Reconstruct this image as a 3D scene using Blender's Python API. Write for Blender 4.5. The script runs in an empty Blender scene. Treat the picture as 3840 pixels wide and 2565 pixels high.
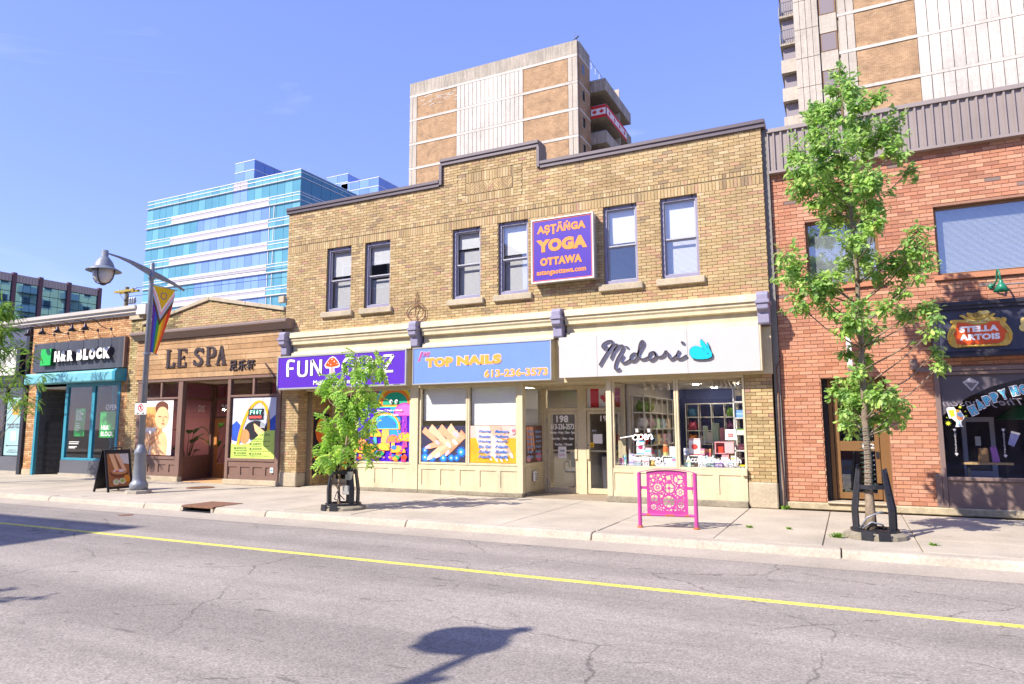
import bpy, math, random
from mathutils import Vector, Matrix
RND = random.Random(11)
sc = bpy.context.scene
COL = sc.collection
R = math.radians

# ---------------------------------------------------------------- camera
cam_d = bpy.data.cameras.new('camera'); cam = bpy.data.objects.new('camera', cam_d); COL.objects.link(cam)
cam_d.lens = 24.03; cam_d.sensor_width = 36; cam_d.clip_end = 3000; cam_d.clip_start = .05
_yaw, _pit, _rol = .4554, .123456, -.0040636
_F = Vector((-math.sin(_yaw)*math.cos(_pit), math.cos(_yaw)*math.cos(_pit), math.sin(_pit)))
_r = Vector((math.cos(_yaw), math.sin(_yaw), 0)); _u = _r.cross(_F)
_r2 = _r*math.cos(_rol)+_u*math.sin(_rol); _u2 = -_r*math.sin(_rol)+_u*math.cos(_rol)
cam.matrix_world = Matrix(((_r2.x,_u2.x,-_F.x,0),(_r2.y,_u2.y,-_F.y,0),(_r2.z,_u2.z,-_F.z,1.6),(0,0,0,1)))
sc.camera = cam
# ---------------------------------------------------------------- sky, sun, exposure
SUN = Vector((.63,.97,-1.0)).normalized()            # direction the light travels
SUN_EL = math.asin(-SUN.z); SUN_AZ = math.atan2(-SUN.x, -SUN.y)
w = bpy.data.worlds.new('World'); sc.world = w; w.use_nodes = True
nt = w.node_tree; bg = nt.nodes['Background']
sky = nt.nodes.new('ShaderNodeTexSky'); sky.sky_type = 'NISHITA'; sky.sun_disc = False
sky.sun_elevation = SUN_EL; sky.sun_rotation = SUN_AZ; sky.air_density = 1.0; sky.dust_density = .2; sky.ozone_density = 5.0
sky.altitude = 100
hs_ = nt.nodes.new('ShaderNodeMix'); hs_.data_type = 'RGBA'; hs_.blend_type = 'MULTIPLY'; hs_.inputs[0].default_value = 1; hs_.inputs[7].default_value = (1.03,.85,1.05,1)
nt.links.new(sky.outputs[0], hs_.inputs[6])
sm_ = nt.nodes.new('ShaderNodeMix'); sm_.data_type = 'RGBA'; sm_.inputs[0].default_value = .5; sm_.inputs[7].default_value = (.80,1.12,3.0,1)   # evens out the white horizon
nt.links.new(hs_.outputs[2], sm_.inputs[6]); tc_ = nt.nodes.new('ShaderNodeTexCoord'); mp_ = nt.nodes.new('ShaderNodeMapping'); mp_.inputs['Scale'].default_value = (1.2,1.2,4.5); mp_.inputs['Rotation'].default_value = (.35,.5,.2)
cn_ = nt.nodes.new('ShaderNodeTexNoise'); cn_.inputs['Scale'].default_value = 1.6; cn_.inputs['Detail'].default_value = 7; cn_.inputs['Roughness'].default_value = .62; cn_.inputs['Distortion'].default_value = .6
cr_ = nt.nodes.new('ShaderNodeMapRange'); cr_.inputs[1].default_value = .56; cr_.inputs[2].default_value = .80; cr_.inputs[3].default_value = 0; cr_.inputs[4].default_value = .5
cm_ = nt.nodes.new('ShaderNodeMix'); cm_.data_type = 'RGBA'; cm_.inputs[7].default_value = (2.6,2.9,3.8,1)        # thin cirrus
nt.links.new(tc_.outputs['Generated'], mp_.inputs[0]); nt.links.new(mp_.outputs[0], cn_.inputs['Vector']); nt.links.new(cn_.outputs[0], cr_.inputs[0]); nt.links.new(cr_.outputs[0], cm_.inputs[0])
nt.links.new(sm_.outputs[2], cm_.inputs[6]); nt.links.new(cm_.outputs[2], bg.inputs[0]); bg.inputs[1].default_value = .15
sun_d = bpy.data.lights.new('sun', 'SUN'); sun_d.energy = 3.5; sun_d.angle = R(.53); sun_d.color = (1.0,.93,.83)
sun = bpy.data.objects.new('sun', sun_d); COL.objects.link(sun); sun.location = (-12,-18,40)
sun.rotation_euler = SUN.to_track_quat('-Z','Y').to_euler()
vs = sc.view_settings; vs.view_transform = 'Standard'; vs.look = 'None'; vs.exposure = 1.22; vs.gamma = 1; vs.use_curve_mapping = False
sc.cycles.max_bounces = 8; sc.cycles.transparent_max_bounces = 16; sc.cycles.use_denoising = True
sc.cycles.caustics_reflective = False; sc.cycles.caustics_refractive = False

# ---------------------------------------------------------------- materials
MATS = {}
def rgb(h):
    h = h.lstrip('#'); c = [int(h[i:i+2],16)/255 for i in (0,2,4)]
    return tuple(x/12.92 if x <= .04045 else ((x+.055)/1.055)**2.4 for x in c)
def mat(name, col, rough=.6, metal=0, nz=0, ns=8, gr=0, gs=.7, bump=0, bs=60, emit=0, spec=.5, tone=False, streak=0, spots=0):
    """procedural: base colour, fine noise nz at scale ns, large grime gr at scale gs, bump; tone = per face colour attribute"""
    if name in MATS: return MATS[name]
    if isinstance(col, str): col = rgb(col)
    m = bpy.data.materials.new(name); m.use_nodes = True; t = m.node_tree; N = t.nodes; Lk = t.links
    b = N['Principled BSDF']; b.inputs['Roughness'].default_value = rough; b.inputs['Metallic'].default_value = metal
    b.inputs['Specular IOR Level'].default_value = spec
    geo = N.new('ShaderNodeNewGeometry'); cur = None
    if tone:
        a = N.new('ShaderNodeAttribute'); a.attribute_name = 'tone'; cur = a.outputs['Color']
        mx = N.new('ShaderNodeMix'); mx.data_type = 'RGBA'; mx.blend_type = 'MULTIPLY'; mx.inputs[0].default_value = 1
        mx.inputs[7].default_value = (*col,1); Lk.new(cur, mx.inputs[6]); cur = mx.outputs[2]
    def mul(cur, scale, amt, det, stretch=None):
        n = N.new('ShaderNodeTexNoise'); n.inputs['Scale'].default_value = scale; n.inputs['Detail'].default_value = det; n.inputs['Roughness'].default_value = .62
        if stretch:
            mp = N.new('ShaderNodeMapping'); mp.inputs['Scale'].default_value = stretch; Lk.new(geo.outputs['Position'], mp.inputs[0]); Lk.new(mp.outputs[0], n.inputs['Vector'])
        else: Lk.new(geo.outputs['Position'], n.inputs['Vector'])
        r = N.new('ShaderNodeMapRange'); r.inputs[1].default_value = .28; r.inputs[2].default_value = .72; r.inputs[3].default_value = 1-amt; r.inputs[4].default_value = 1+amt*.8
        Lk.new(n.outputs['Fac'], r.inputs[0])
        v = N.new('ShaderNodeMix'); v.data_type = 'RGBA'; v.blend_type = 'MULTIPLY'; v.inputs[0].default_value = 1
        if cur is None: v.inputs[6].default_value = (*col,1)
        else: Lk.new(cur, v.inputs[6])
        Lk.new(r.outputs[0], v.inputs[7]); return v.outputs[2]
    if nz: cur = mul(cur, ns, nz, 4)
    if gr: cur = mul(cur, gs, gr, 5)
    if streak: cur = mul(cur, 1.0, streak, 4, (5,5,.35))
    if spots:
        n = N.new('ShaderNodeTexNoise'); n.inputs['Scale'].default_value = 5.5; n.inputs['Detail'].default_value = 3; Lk.new(geo.outputs['Position'], n.inputs['Vector'])
        r = N.new('ShaderNodeMapRange'); r.inputs[1].default_value = .64; r.inputs[2].default_value = .70; r.inputs[3].default_value = 1; r.inputs[4].default_value = 1-spots; Lk.new(n.outputs['Fac'], r.inputs[0])
        v = N.new('ShaderNodeMix'); v.data_type = 'RGBA'; v.blend_type = 'MULTIPLY'; v.inputs[0].default_value = 1
        if cur is None: v.inputs[6].default_value = (*col,1)
        else: Lk.new(cur, v.inputs[6])
        Lk.new(r.outputs[0], v.inputs[7]); cur = v.outputs[2]
    if cur is None: b.inputs['Base Color'].default_value = (*col,1)
    else: Lk.new(cur, b.inputs['Base Color'])
    if bump:
        n = N.new('ShaderNodeTexNoise'); n.inputs['Scale'].default_value = bs; n.inputs['Detail'].default_value = 5; Lk.new(geo.outputs['Position'], n.inputs['Vector'])
        bp = N.new('ShaderNodeBump'); bp.inputs['Strength'].default_value = bump; bp.inputs['Distance'].default_value = .01
        Lk.new(n.outputs['Fac'], bp.inputs['Height']); Lk.new(bp.outputs[0], b.inputs['Normal'])
    if emit:
        b.inputs['Emission Color'].default_value = (*col,1); b.inputs['Emission Strength'].default_value = emit
    MATS[name] = m; return m
def glass(name, tint=(.985,.99,.988), refl=1.0, base=.04, rough=.0, gl=(1,1,1)):
    if name in MATS: return MATS[name]
    m = bpy.data.materials.new(name); m.use_nodes = True; t = m.node_tree; N = t.nodes; N.clear()
    o = N.new('ShaderNodeOutputMaterial'); tr = N.new('ShaderNodeBsdfTransparent'); tr.inputs[0].default_value = (*tint,1)
    g = N.new('ShaderNodeBsdfGlossy'); g.inputs['Roughness'].default_value = rough; g.inputs['Color'].default_value = (*gl,1)
    geo = N.new('ShaderNodeNewGeometry'); nz = N.new('ShaderNodeTexNoise'); nz.inputs['Scale'].default_value = .9; nz.inputs['Detail'].default_value = 2
    t.links.new(geo.outputs['Position'], nz.inputs['Vector'])
    bp = N.new('ShaderNodeBump'); bp.inputs['Strength'].default_value = .02; bp.inputs['Distance'].default_value = .05; t.links.new(nz.outputs[0], bp.inputs['Height']); t.links.new(bp.outputs[0], g.inputs['Normal'])
    # Schlick reflectance on either side of the pane
    dt = N.new('ShaderNodeVectorMath'); dt.operation = 'DOT_PRODUCT'; t.links.new(geo.outputs['Incoming'], dt.inputs[0]); t.links.new(geo.outputs['Normal'], dt.inputs[1])
    ab = N.new('ShaderNodeMath'); ab.operation = 'ABSOLUTE'; t.links.new(dt.outputs['Value'], ab.inputs[0])
    om = N.new('ShaderNodeMath'); om.operation = 'SUBTRACT'; om.inputs[0].default_value = 1; t.links.new(ab.outputs[0], om.inputs[1])
    f = N.new('ShaderNodeMath'); f.operation = 'POWER'; f.inputs[1].default_value = 5; t.links.new(om.outputs[0], f.inputs[0])
    ma = N.new('ShaderNodeMath'); ma.operation = 'MULTIPLY_ADD'; ma.inputs[1].default_value = refl*.9; ma.inputs[2].default_value = base; ma.use_clamp = True
    mx = N.new('ShaderNodeMixShader')
    t.links.new(f.outputs[0], ma.inputs[0]); t.links.new(ma.outputs[0], mx.inputs[0]); t.links.new(tr.outputs[0], mx.inputs[1]); t.links.new(g.outputs[0], mx.inputs[2]); t.links.new(mx.outputs[0], o.inputs[0])
    MATS[name] = m; return m
def leafmat(name, col, var=.35):
    if name in MATS: return MATS[name]
    m = bpy.data.materials.new(name); m.use_nodes = True; t = m.node_tree; N = t.nodes; N.clear(); Lk = t.links
    o = N.new('ShaderNodeOutputMaterial'); geo = N.new('ShaderNodeNewGeometry')
    n = N.new('ShaderNodeTexNoise'); n.inputs['Scale'].default_value = 6; n.inputs['Detail'].default_value = 3; Lk.new(geo.outputs['Position'], n.inputs['Vector'])
    cr = N.new('ShaderNodeValToRGB'); cr.color_ramp.elements[0].position = .3; cr.color_ramp.elements[1].position = .7
    cr.color_ramp.elements[0].color = (col[0]*(1-var),col[1]*(1-var*.7),col[2]*(1-var*.5),1); cr.color_ramp.elements[1].color = (col[0]*(1+var*1.4),col[1]*(1+var),col[2]*(1+var*.2),1)
    Lk.new(n.outputs[0], cr.inputs[0])
    p = N.new('ShaderNodeBsdfPrincipled'); p.inputs['Roughness'].default_value = .45; p.inputs['Specular IOR Level'].default_value = .35; Lk.new(cr.outputs[0], p.inputs['Base Color'])
    tr = N.new('ShaderNodeBsdfTranslucent'); Lk.new(cr.outputs[0], tr.inputs[0])
    mx = N.new('ShaderNodeMixShader'); mx.inputs[0].default_value = .48; Lk.new(p.outputs[0], mx.inputs[1]); Lk.new(tr.outputs[0], mx.inputs[2]); Lk.new(mx.outputs[0], o.inputs[0])
    MATS[name] = m; return m
def flat(h, rough=.5):                       # printed ink or plain paint of one colour
    return mat('print_'+h.lstrip('#'), h, rough, nz=.04, ns=14)

# ---------------------------------------------------------------- object helpers
BASE = {}
def props(o, label=None, cat=None, group=None, kind=None):
    if label: o['label'] = label
    if cat: o['category'] = cat
    if group: o['group'] = group
    if kind: o['kind'] = kind
    return o
def link(o, parent=None):
    COL.objects.link(o)
    if parent is not None:
        o.parent = parent
        if parent.name in BASE: o.location = -BASE[parent.name]
    return o
def thing(name, label, cat, base=(0,0,0), group=None, world=True, rotz=0):
    """an Empty at the base of the thing; with world=True its parts are written in world coordinates"""
    o = bpy.data.objects.new(name, None); COL.objects.link(o); o.location = base; o.rotation_euler = (0,0,rotz)
    o.empty_display_size = .2
    if world: BASE[o.name] = Vector(base)
    return props(o, label, cat, group)
class MB:
    def __init__(s): s.v=[]; s.f=[]; s.m=[]; s.t=[]
    def face(s, pts, m=0, tone=None):
        i = len(s.v); s.v += [tuple(p) for p in pts]; s.f.append(tuple(range(i,i+len(pts)))); s.m.append(m); s.t.append(tone)
    def faces(s, vs, fs, m=0, tone=None):
        i = len(s.v); s.v += [tuple(p) for p in vs]
        for f in fs: s.f.append(tuple(i+k for k in f)); s.m.append(m); s.t.append(tone)
        return s
    def box(s, x0,x1,y0,y1,z0,z1, m=0, tone=None):
        v=[(x0,y0,z0),(x1,y0,z0),(x1,y1,z0),(x0,y1,z0),(x0,y0,z1),(x1,y0,z1),(x1,y1,z1),(x0,y1,z1)]
        return s.faces(v,[(0,3,2,1),(4,5,6,7),(0,1,5,4),(1,2,6,5),(2,3,7,6),(3,0,4,7)],m,tone)
    def prism(s, poly, a, b, axis='y', m=0, tone=None):
        f = {'y':lambda p,w:(p[0],w,p[1]),'x':lambda p,w:(w,p[0],p[1]),'z':lambda p,w:(p[0],p[1],w)}[axis]
        n=len(poly); v=[f(p,a) for p in poly]+[f(p,b) for p in poly]
        return s.faces(v,[tuple(range(n))[::-1],tuple(range(n,2*n))]+[(i,(i+1)%n,n+(i+1)%n,n+i) for i in range(n)],m,tone)
    def hull(s, a, b, m=0, tone=None):       # two loops of equal length joined
        n=len(a); return s.faces(list(a)+list(b),[tuple(range(n))[::-1],tuple(range(n,2*n))]+[(i,(i+1)%n,n+(i+1)%n,n+i) for i in range(n)],m,tone)
    def tube(s, pts, r, n=8, m=0, closed=False):
        pts=[Vector(p) for p in pts]; k=len(pts); rr=r if isinstance(r,(list,tuple)) else [r]*k
        up=None; rings=[]
        for i,p in enumerate(pts):
            d=(pts[min(i+1,k-1)]-pts[max(i-1,0)])
            if closed: d=pts[(i+1)%k]-pts[i-1]
            d=d.normalized() if d.length>1e-9 else Vector((0,0,1))
            if up is None:
                up=d.cross(Vector((0,0,1)) if abs(d.z)<.9 else Vector((1,0,0))).normalized()
            else:
                up=(up-d*up.dot(d)); up=up.normalized() if up.length>1e-6 else d.orthogonal().normalized()
            q=d.cross(up); rings.append([p+(up*math.cos(2*math.pi*j/n)+q*math.sin(2*math.pi*j/n))*rr[i] for j in range(n)])
        v=[x for g in rings for x in g]; f=[]
        for i in range(k if closed else k-1):
            a=i*n; b=((i+1)%k)*n
            f+=[(a+j,a+(j+1)%n,b+(j+1)%n,b+j) for j in range(n)]
        if not closed: f+=[tuple(range(n))[::-1],tuple(range((k-1)*n,k*n))]
        return s.faces(v,f,m)
    def lathe(s, prof, cx=0, cy=0, n=16, m=0, cap=True):
        k=len(prof); v=[(cx+r*math.cos(2*math.pi*j/n),cy+r*math.sin(2*math.pi*j/n),z) for r,z in prof for j in range(n)]
        f=[(i*n+j,i*n+(j+1)%n,(i+1)*n+(j+1)%n,(i+1)*n+j) for i in range(k-1) for j in range(n)]
        if cap: f+=[tuple(range(n))[::-1],tuple(range((k-1)*n,k*n))]
        return s.faces(v,f,m)
    def ball(s, c, r, nu=12, nv=8, m=0):
        r=(r,r,r) if not isinstance(r,(tuple,list)) else r
        v=[(c[0]+r[0]*math.sin(math.pi*i/nv)*math.cos(2*math.pi*j/nu),c[1]+r[1]*math.sin(math.pi*i/nv)*math.sin(2*math.pi*j/nu),c[2]+r[2]*math.cos(math.pi*i/nv)) for i in range(nv+1) for j in range(nu)]
        return s.faces(v,[(i*nu+j,(i+1)*nu+j,(i+1)*nu+(j+1)%nu,i*nu+(j+1)%nu) for i in range(nv) for j in range(nu)],m)
    def mesh(s, name, mats):
        me=bpy.data.meshes.new(name); me.from_pydata(s.v,[],s.f)
        for m in (mats if isinstance(mats,(list,tuple)) else [mats]): me.materials.append(m)
        if any(s.m): me.polygons.foreach_set('material_index', s.m)
        if any(t is not None for t in s.t):
            ca=me.color_attributes.new('tone','FLOAT_COLOR','CORNER'); buf=[]
            for f,t in zip(s.f,s.t):
                t=t or (1,1,1); buf+=[t[0],t[1],t[2],1]*len(f)
            ca.data.foreach_set('color',buf)
        me.update(); return me
    def build(s, name, mats, parent=None, smooth=False, bevel=0, seg=1, **kw):
        me=s.mesh(name,mats)
        if smooth: me.polygons.foreach_set('use_smooth',[True]*len(me.polygons))
        o=link(bpy.data.objects.new(name,me),parent)
        if bevel:
            b=o.modifiers.new('bevel','BEVEL'); b.width=bevel; b.segments=seg; b.limit_method='ANGLE'; b.angle_limit=R(40)
        props(o,**kw); return o
def B(name, m, parent, *box, **kw): return MB().box(*box).build(name, m, parent, **kw)
class Plane:
    """a flat face: origin o, right U, up V, outward N; (u,v,w) -> point"""
    def __init__(s,o,U,V,N): s.o=Vector(o); s.U=Vector(U).normalized(); s.V=Vector(V).normalized(); s.N=Vector(N).normalized()
    def __call__(s,u,v,w=0): return s.o+s.U*u+s.V*v+s.N*w
def FY(y): return Plane((0,y,0),(1,0,0),(0,0,1),(0,-1,0))
def shape(pl, name, pts, w, th, m, parent):
    a=[pl(u,v,w) for u,v in pts]; b=[pl(u,v,w+th) for u,v in pts]
    return MB().hull(a,b).build(name,m,parent)
def rect(pl,name,u0,u1,v0,v1,w,th,m,parent): return shape(pl,name,[(u0,v0),(u1,v0),(u1,v1),(u0,v1)],w,th,m,parent)
def ell(u,v,a,b,n=20,rot=0,s=0,e=2*math.pi):
    c,d=math.cos(rot),math.sin(rot); o=[]
    for i in range(n if e-s>6.28 else n+1):
        t=s+(e-s)*i/n; x,y=a*math.cos(t),b*math.sin(t); o.append((u+x*c-y*d,v+x*d+y*c))
    return o
def text(pl, name, body, u0,u1,v0,v1, w, m, parent, depth=.004, bold=0, shear=0, mirror=False, res=3, warp=None):
    c=bpy.data.curves.new('t','FONT'); c.body=body; c.extrude=.01; c.offset=bold; c.resolution_u=res; c.shear=shear
    if len(body)>1 and bold: c.space_character=1+bold*1.2
    o=bpy.data.objects.new('t',c); me=bpy.data.meshes.new_from_object(o)
    xs=[v.co.x for v in me.vertices]; ys=[v.co.y for v in me.vertices]
    if not xs: return None
    x0,x1,y0,y1=min(xs),max(xs),min(ys),max(ys)
    for v in me.vertices:
        a=(v.co.x-x0)/(x1-x0); b=(v.co.y-y0)/(y1-y0)
        if mirror: a=1-a
        u,vv=u0+(u1-u0)*a, v0+(v1-v0)*b
        if warp: u,vv=warp(u,vv)
        v.co=pl(u,vv,w+(depth if v.co.z>0 else 0))
    me.materials.clear(); me.materials.append(m); me.name=name
    bpy.data.objects.remove(o); bpy.data.curves.remove(c)
    return link(bpy.data.objects.new(name,me),parent)
def stroke(pl,name,paths,rad,w,th,m,parent):
    """flat lettering drawn as rounded strokes standing off the plane"""
    mb=MB()
    for pts in paths:
        # smooth with Catmull-Rom
        P=[pts[0]]+list(pts)+[pts[-1]]; out=[]
        for i in range(1,len(P)-2):
            for k in range(5):
                t=k/5; a,b,c,d=P[i-1],P[i],P[i+1],P[i+2]
                out.append(tuple(.5*((2*b[j])+(-a[j]+c[j])*t+(2*a[j]-5*b[j]+4*c[j]-d[j])*t*t+(-a[j]+3*b[j]-3*c[j]+d[j])*t**3) for j in (0,1)))
        out.append(tuple(P[-2]))
        left=[];right=[]
        for i,p in enumerate(out):
            q=out[min(i+1,len(out)-1)]; o_=out[max(i-1,0)]; dx,dy=q[0]-o_[0],q[1]-o_[1]; l=math.hypot(dx,dy) or 1
            r=rad*(.75+.45*abs(dy)/l)
            left.append((p[0]-dy/l*r,p[1]+dx/l*r)); right.append((p[0]+dy/l*r,p[1]-dx/l*r))
        for i in range(len(out)-1):
            q=[left[i],left[i+1],right[i+1],right[i]]
            mb.hull([pl(u,v,w) for u,v in q],[pl(u,v,w+th) for u,v in q])
    return mb.build(name,m,parent)
def copy_tree(o, parent=None):
    c=o.copy(); COL.objects.link(c)
    if parent is not None: c.parent=parent
    for ch in o.children: copy_tree(ch,c)
    return c

# ---------------------------------------------------------------- brickwork
BM = {}
def subtract(iv, holes):
    for h0,h1 in holes:
        n=[]
        for a,b in iv:
            if h1<=a or h0>=b: n.append((a,b))
            else:
                if h0>a: n.append((a,h0))
                if h1<b: n.append((h1,b))
        iv=n
    return [(a,b) for a,b in iv if b-a>.03]
def tone_of(pal):
    c=RND.choices([p[0] for p in pal],[p[1] for p in pal])[0]; k=RND.uniform(.90,1.08)
    return tuple(min(1,x*k*RND.uniform(.97,1.03)) for x in c)
class Bricks:
    """lays bricks on a facade plane; at most 300 become parts of their own, the rest one joined part"""
    def __init__(s, pl, m, pal, L=.205,H=.060,J=.010,proud=.014,limit=300):
        s.pl=pl; s.m=m; s.pal=[(rgb(c),k) for c,k in pal]; s.L=L; s.H=H; s.J=J; s.p=proud; s.b=[]; s.limit=limit; s.poly=[]
    def stretch(s,u0,u1,v0,v1,holes=(),top=None):
        n=max(1,round((v1-v0)/(s.H+s.J))); h=(v1-v0)/n
        for i in range(n):
            a=v0+i*h+s.J/2; b=v0+(i+1)*h-s.J/2
            iv=subtract([(u0,u1)],[(q[0],q[1]) for q in holes if q[2]<b-.01 and q[3]>a+.01])
            if top: iv=[(max(p,top(b)[0]),min(q,top(b)[1])) for p,q in iv]
            off=(s.L+s.J)/2*(i%2)
            for p,q in iv:
                k=math.floor((p-u0-off)/(s.L+s.J)); x=u0+off+k*(s.L+s.J)
                while x<q:
                    c=max(x,p); d=min(x+s.L,q)
                    if d-c>.025: s.b.append((c,d,a,b))
                    x+=s.L+s.J
    def upright(s,u0,u1,v0,v1,holes=(),wd=.063):
        n=max(1,round((u1-u0)/(wd+s.J))); h=(u1-u0)/n
        for i in range(n):
            a=u0+i*h+s.J/2; b=u0+(i+1)*h-s.J/2
            if any(q[0]<b-.005 and q[1]>a+.005 and q[2]<v1 and q[3]>v0 for q in holes): continue
            s.b.append((a,b,v0+.004,v1-.004))
    def finish(s,parent,name='brick'):
        cam_p=Vector((0,0,1.6))
        full=[b for b in s.b if (b[1]-b[0])*(b[3]-b[2])>s.L*s.H*.8]
        full.sort(key=lambda b:(s.pl((b[0]+b[1])/2,(b[2]+b[3])/2)-cam_p).length)
        solo=set(full[:s.limit]); rest=MB()
        for b in s.b:
            tn=tone_of(s.pal); pr=s.p*RND.uniform(.7,1.15)
            if b in solo:
                q=RND.randrange(10); key=(round(b[1]-b[0],3),round(b[3]-b[2],3),q,id(s.m),tuple(s.pl.U))
                if key not in BM:
                    w2,h2=(b[1]-b[0])/2,(b[3]-b[2])/2; P0=Plane((0,0,0),s.pl.U,s.pl.V,s.pl.N); mb=MB()
                    mb.hull([P0(-w2,-h2,-.005),P0(w2,-h2,-.005),P0(w2,h2,-.005),P0(-w2,h2,-.005)],[P0(-w2,-h2,pr),P0(w2,-h2,pr),P0(w2,h2,pr),P0(-w2,h2,pr)],0,tn)
                    BM[key]=mb.mesh('brick',s.m)
                o=bpy.data.objects.new(name,BM[key]); link(o,parent); o.location=s.pl((b[0]+b[1])/2,(b[2]+b[3])/2)+o.location
            else:
                u0,u1,v0,v1=b
                rest.hull([s.pl(u0,v0,-.005),s.pl(u1,v0,-.005),s.pl(u1,v1,-.005),s.pl(u0,v1,-.005)],[s.pl(u0,v0,pr),s.pl(u1,v0,pr),s.pl(u1,v1,pr),s.pl(u0,v1,pr)],0,tn)
        for poly in s.poly:
            rest.hull([s.pl(u,v,-.005) for u,v in poly],[s.pl(u,v,s.p) for u,v in poly],0,tone_of(s.pal))
        if rest.v: rest.build('brickwork',s.m,parent,kind='stuff')
def slab(mb, x0,x1,z0,z1,y0,y1,holes=(),m=0):
    """wall slab in the XZ plane with rectangular openings"""
    xs=sorted({x0,x1,*[h[0] for h in holes],*[h[1] for h in holes]}); xs=[x for x in xs if x0<=x<=x1]
    for a,b in zip(xs,xs[1:]):
        c=(a+b)/2
        for p,q in subtract([(z0,z1)],[(h[2],h[3]) for h in holes if h[0]<c<h[1]]): mb.box(a,b,y0,y1,p,q,m)
    return mb
def clip(poly,lo,hi):
    for sgn,lim in ((1,lo),(-1,-hi)):
        out=[]
        for i,p in enumerate(poly):
            q=poly[(i+1)%len(poly)]; a=sgn*p[1]-lim; b=sgn*q[1]-lim
            if a>=0: out.append(p)
            if a*b<0: t=a/(a-b); out.append((p[0]+(q[0]-p[0])*t,p[1]+(q[1]-p[1])*t))
        poly=out
        if len(poly)<3: return None
    return poly

# ---------------------------------------------------------------- shared materials
m_brick = mat('buff_brick',(1,1,1),.85,nz=.16,ns=45,gr=.14,gs=.9,bump=.35,bs=130,tone=True,streak=.12)
m_redbrick = mat('red_brick',(1,1,1),.85,nz=.2,ns=70,gr=.08,gs=.9,bump=.6,bs=150,tone=True)
m_mortar = mat('mortar','#8f7d5e',.95,nz=.2,ns=30)
m_redmortar = mat('red_mortar','#9c7460',.95,nz=.2,ns=30)
m_cream = mat('cream_paint','#cabd9b',.55,nz=.07,ns=9,gr=.12,gs=1.6,streak=.12,spots=.05)
m_creamd = mat('cream_board','#c4b795',.6,nz=.06,ns=9,gr=.1,gs=1.4)
m_lav = mat('lavender_paint','#8a869c',.6,nz=.1,ns=12,gr=.12,gs=2.2)
m_coping = mat('dark_metal_coping','#574d52',.45,metal=.2,nz=.08,ns=5)
m_stone = mat('cast_stone','#b3a58c',.9,nz=.18,ns=25,gr=.2,gs=2,bump=.3,bs=80)
m_conc = mat('concrete','#aaa294',.9,nz=.14,ns=20,gr=.2,gs=1.2,bump=.25,bs=60)
m_plinth = mat('plinth_concrete','#8d8472',.95,nz=.25,ns=14,gr=.3,gs=2.5,bump=.4,bs=50)
m_white = mat('white_paint','#d9d6d0',.5,nz=.03,ns=6)
m_alu = mat('aluminium','#b9b9b7',.4,metal=.5,nz=.05,ns=8)
m_black = mat('black_metal','#22232a',.45,nz=.25,ns=20,gr=.2,gs=5)
m_darkroom = mat('dark_interior','#5a565c',.9,nz=.2,ns=2)
m_pane = glass('window_glass',refl=.8,base=.035)
m_paneup = glass('upper_window_glass',(.965,.975,.985),refl=1.2,base=.11)
m_brown = mat('brown_paint','#7b6054',.5,nz=.08,ns=10,gr=.12,gs=2)
m_wood = mat('varnished_wood','#cf8a4a',.45,nz=.2,ns=9,streak=.2)
m_teal = mat('teal_paint','#2f8aa0',.45,nz=.08,ns=8,gr=.12,gs=2)
m_bronze = mat('bronze_metal','#8a6640',.4,metal=.3,nz=.08,ns=8)
m_lgrey = mat('light_grey_metal','#8b8f96',.45,metal=.35,nz=.1,ns=10)
m_navy = mat('navy_board','#3a3b4c',.5,nz=.1,ns=4,gr=.12,gs=1.5)
m_plinw = mat('paper_white','#e6e4e0',.8,nz=.02,ns=5)

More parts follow.
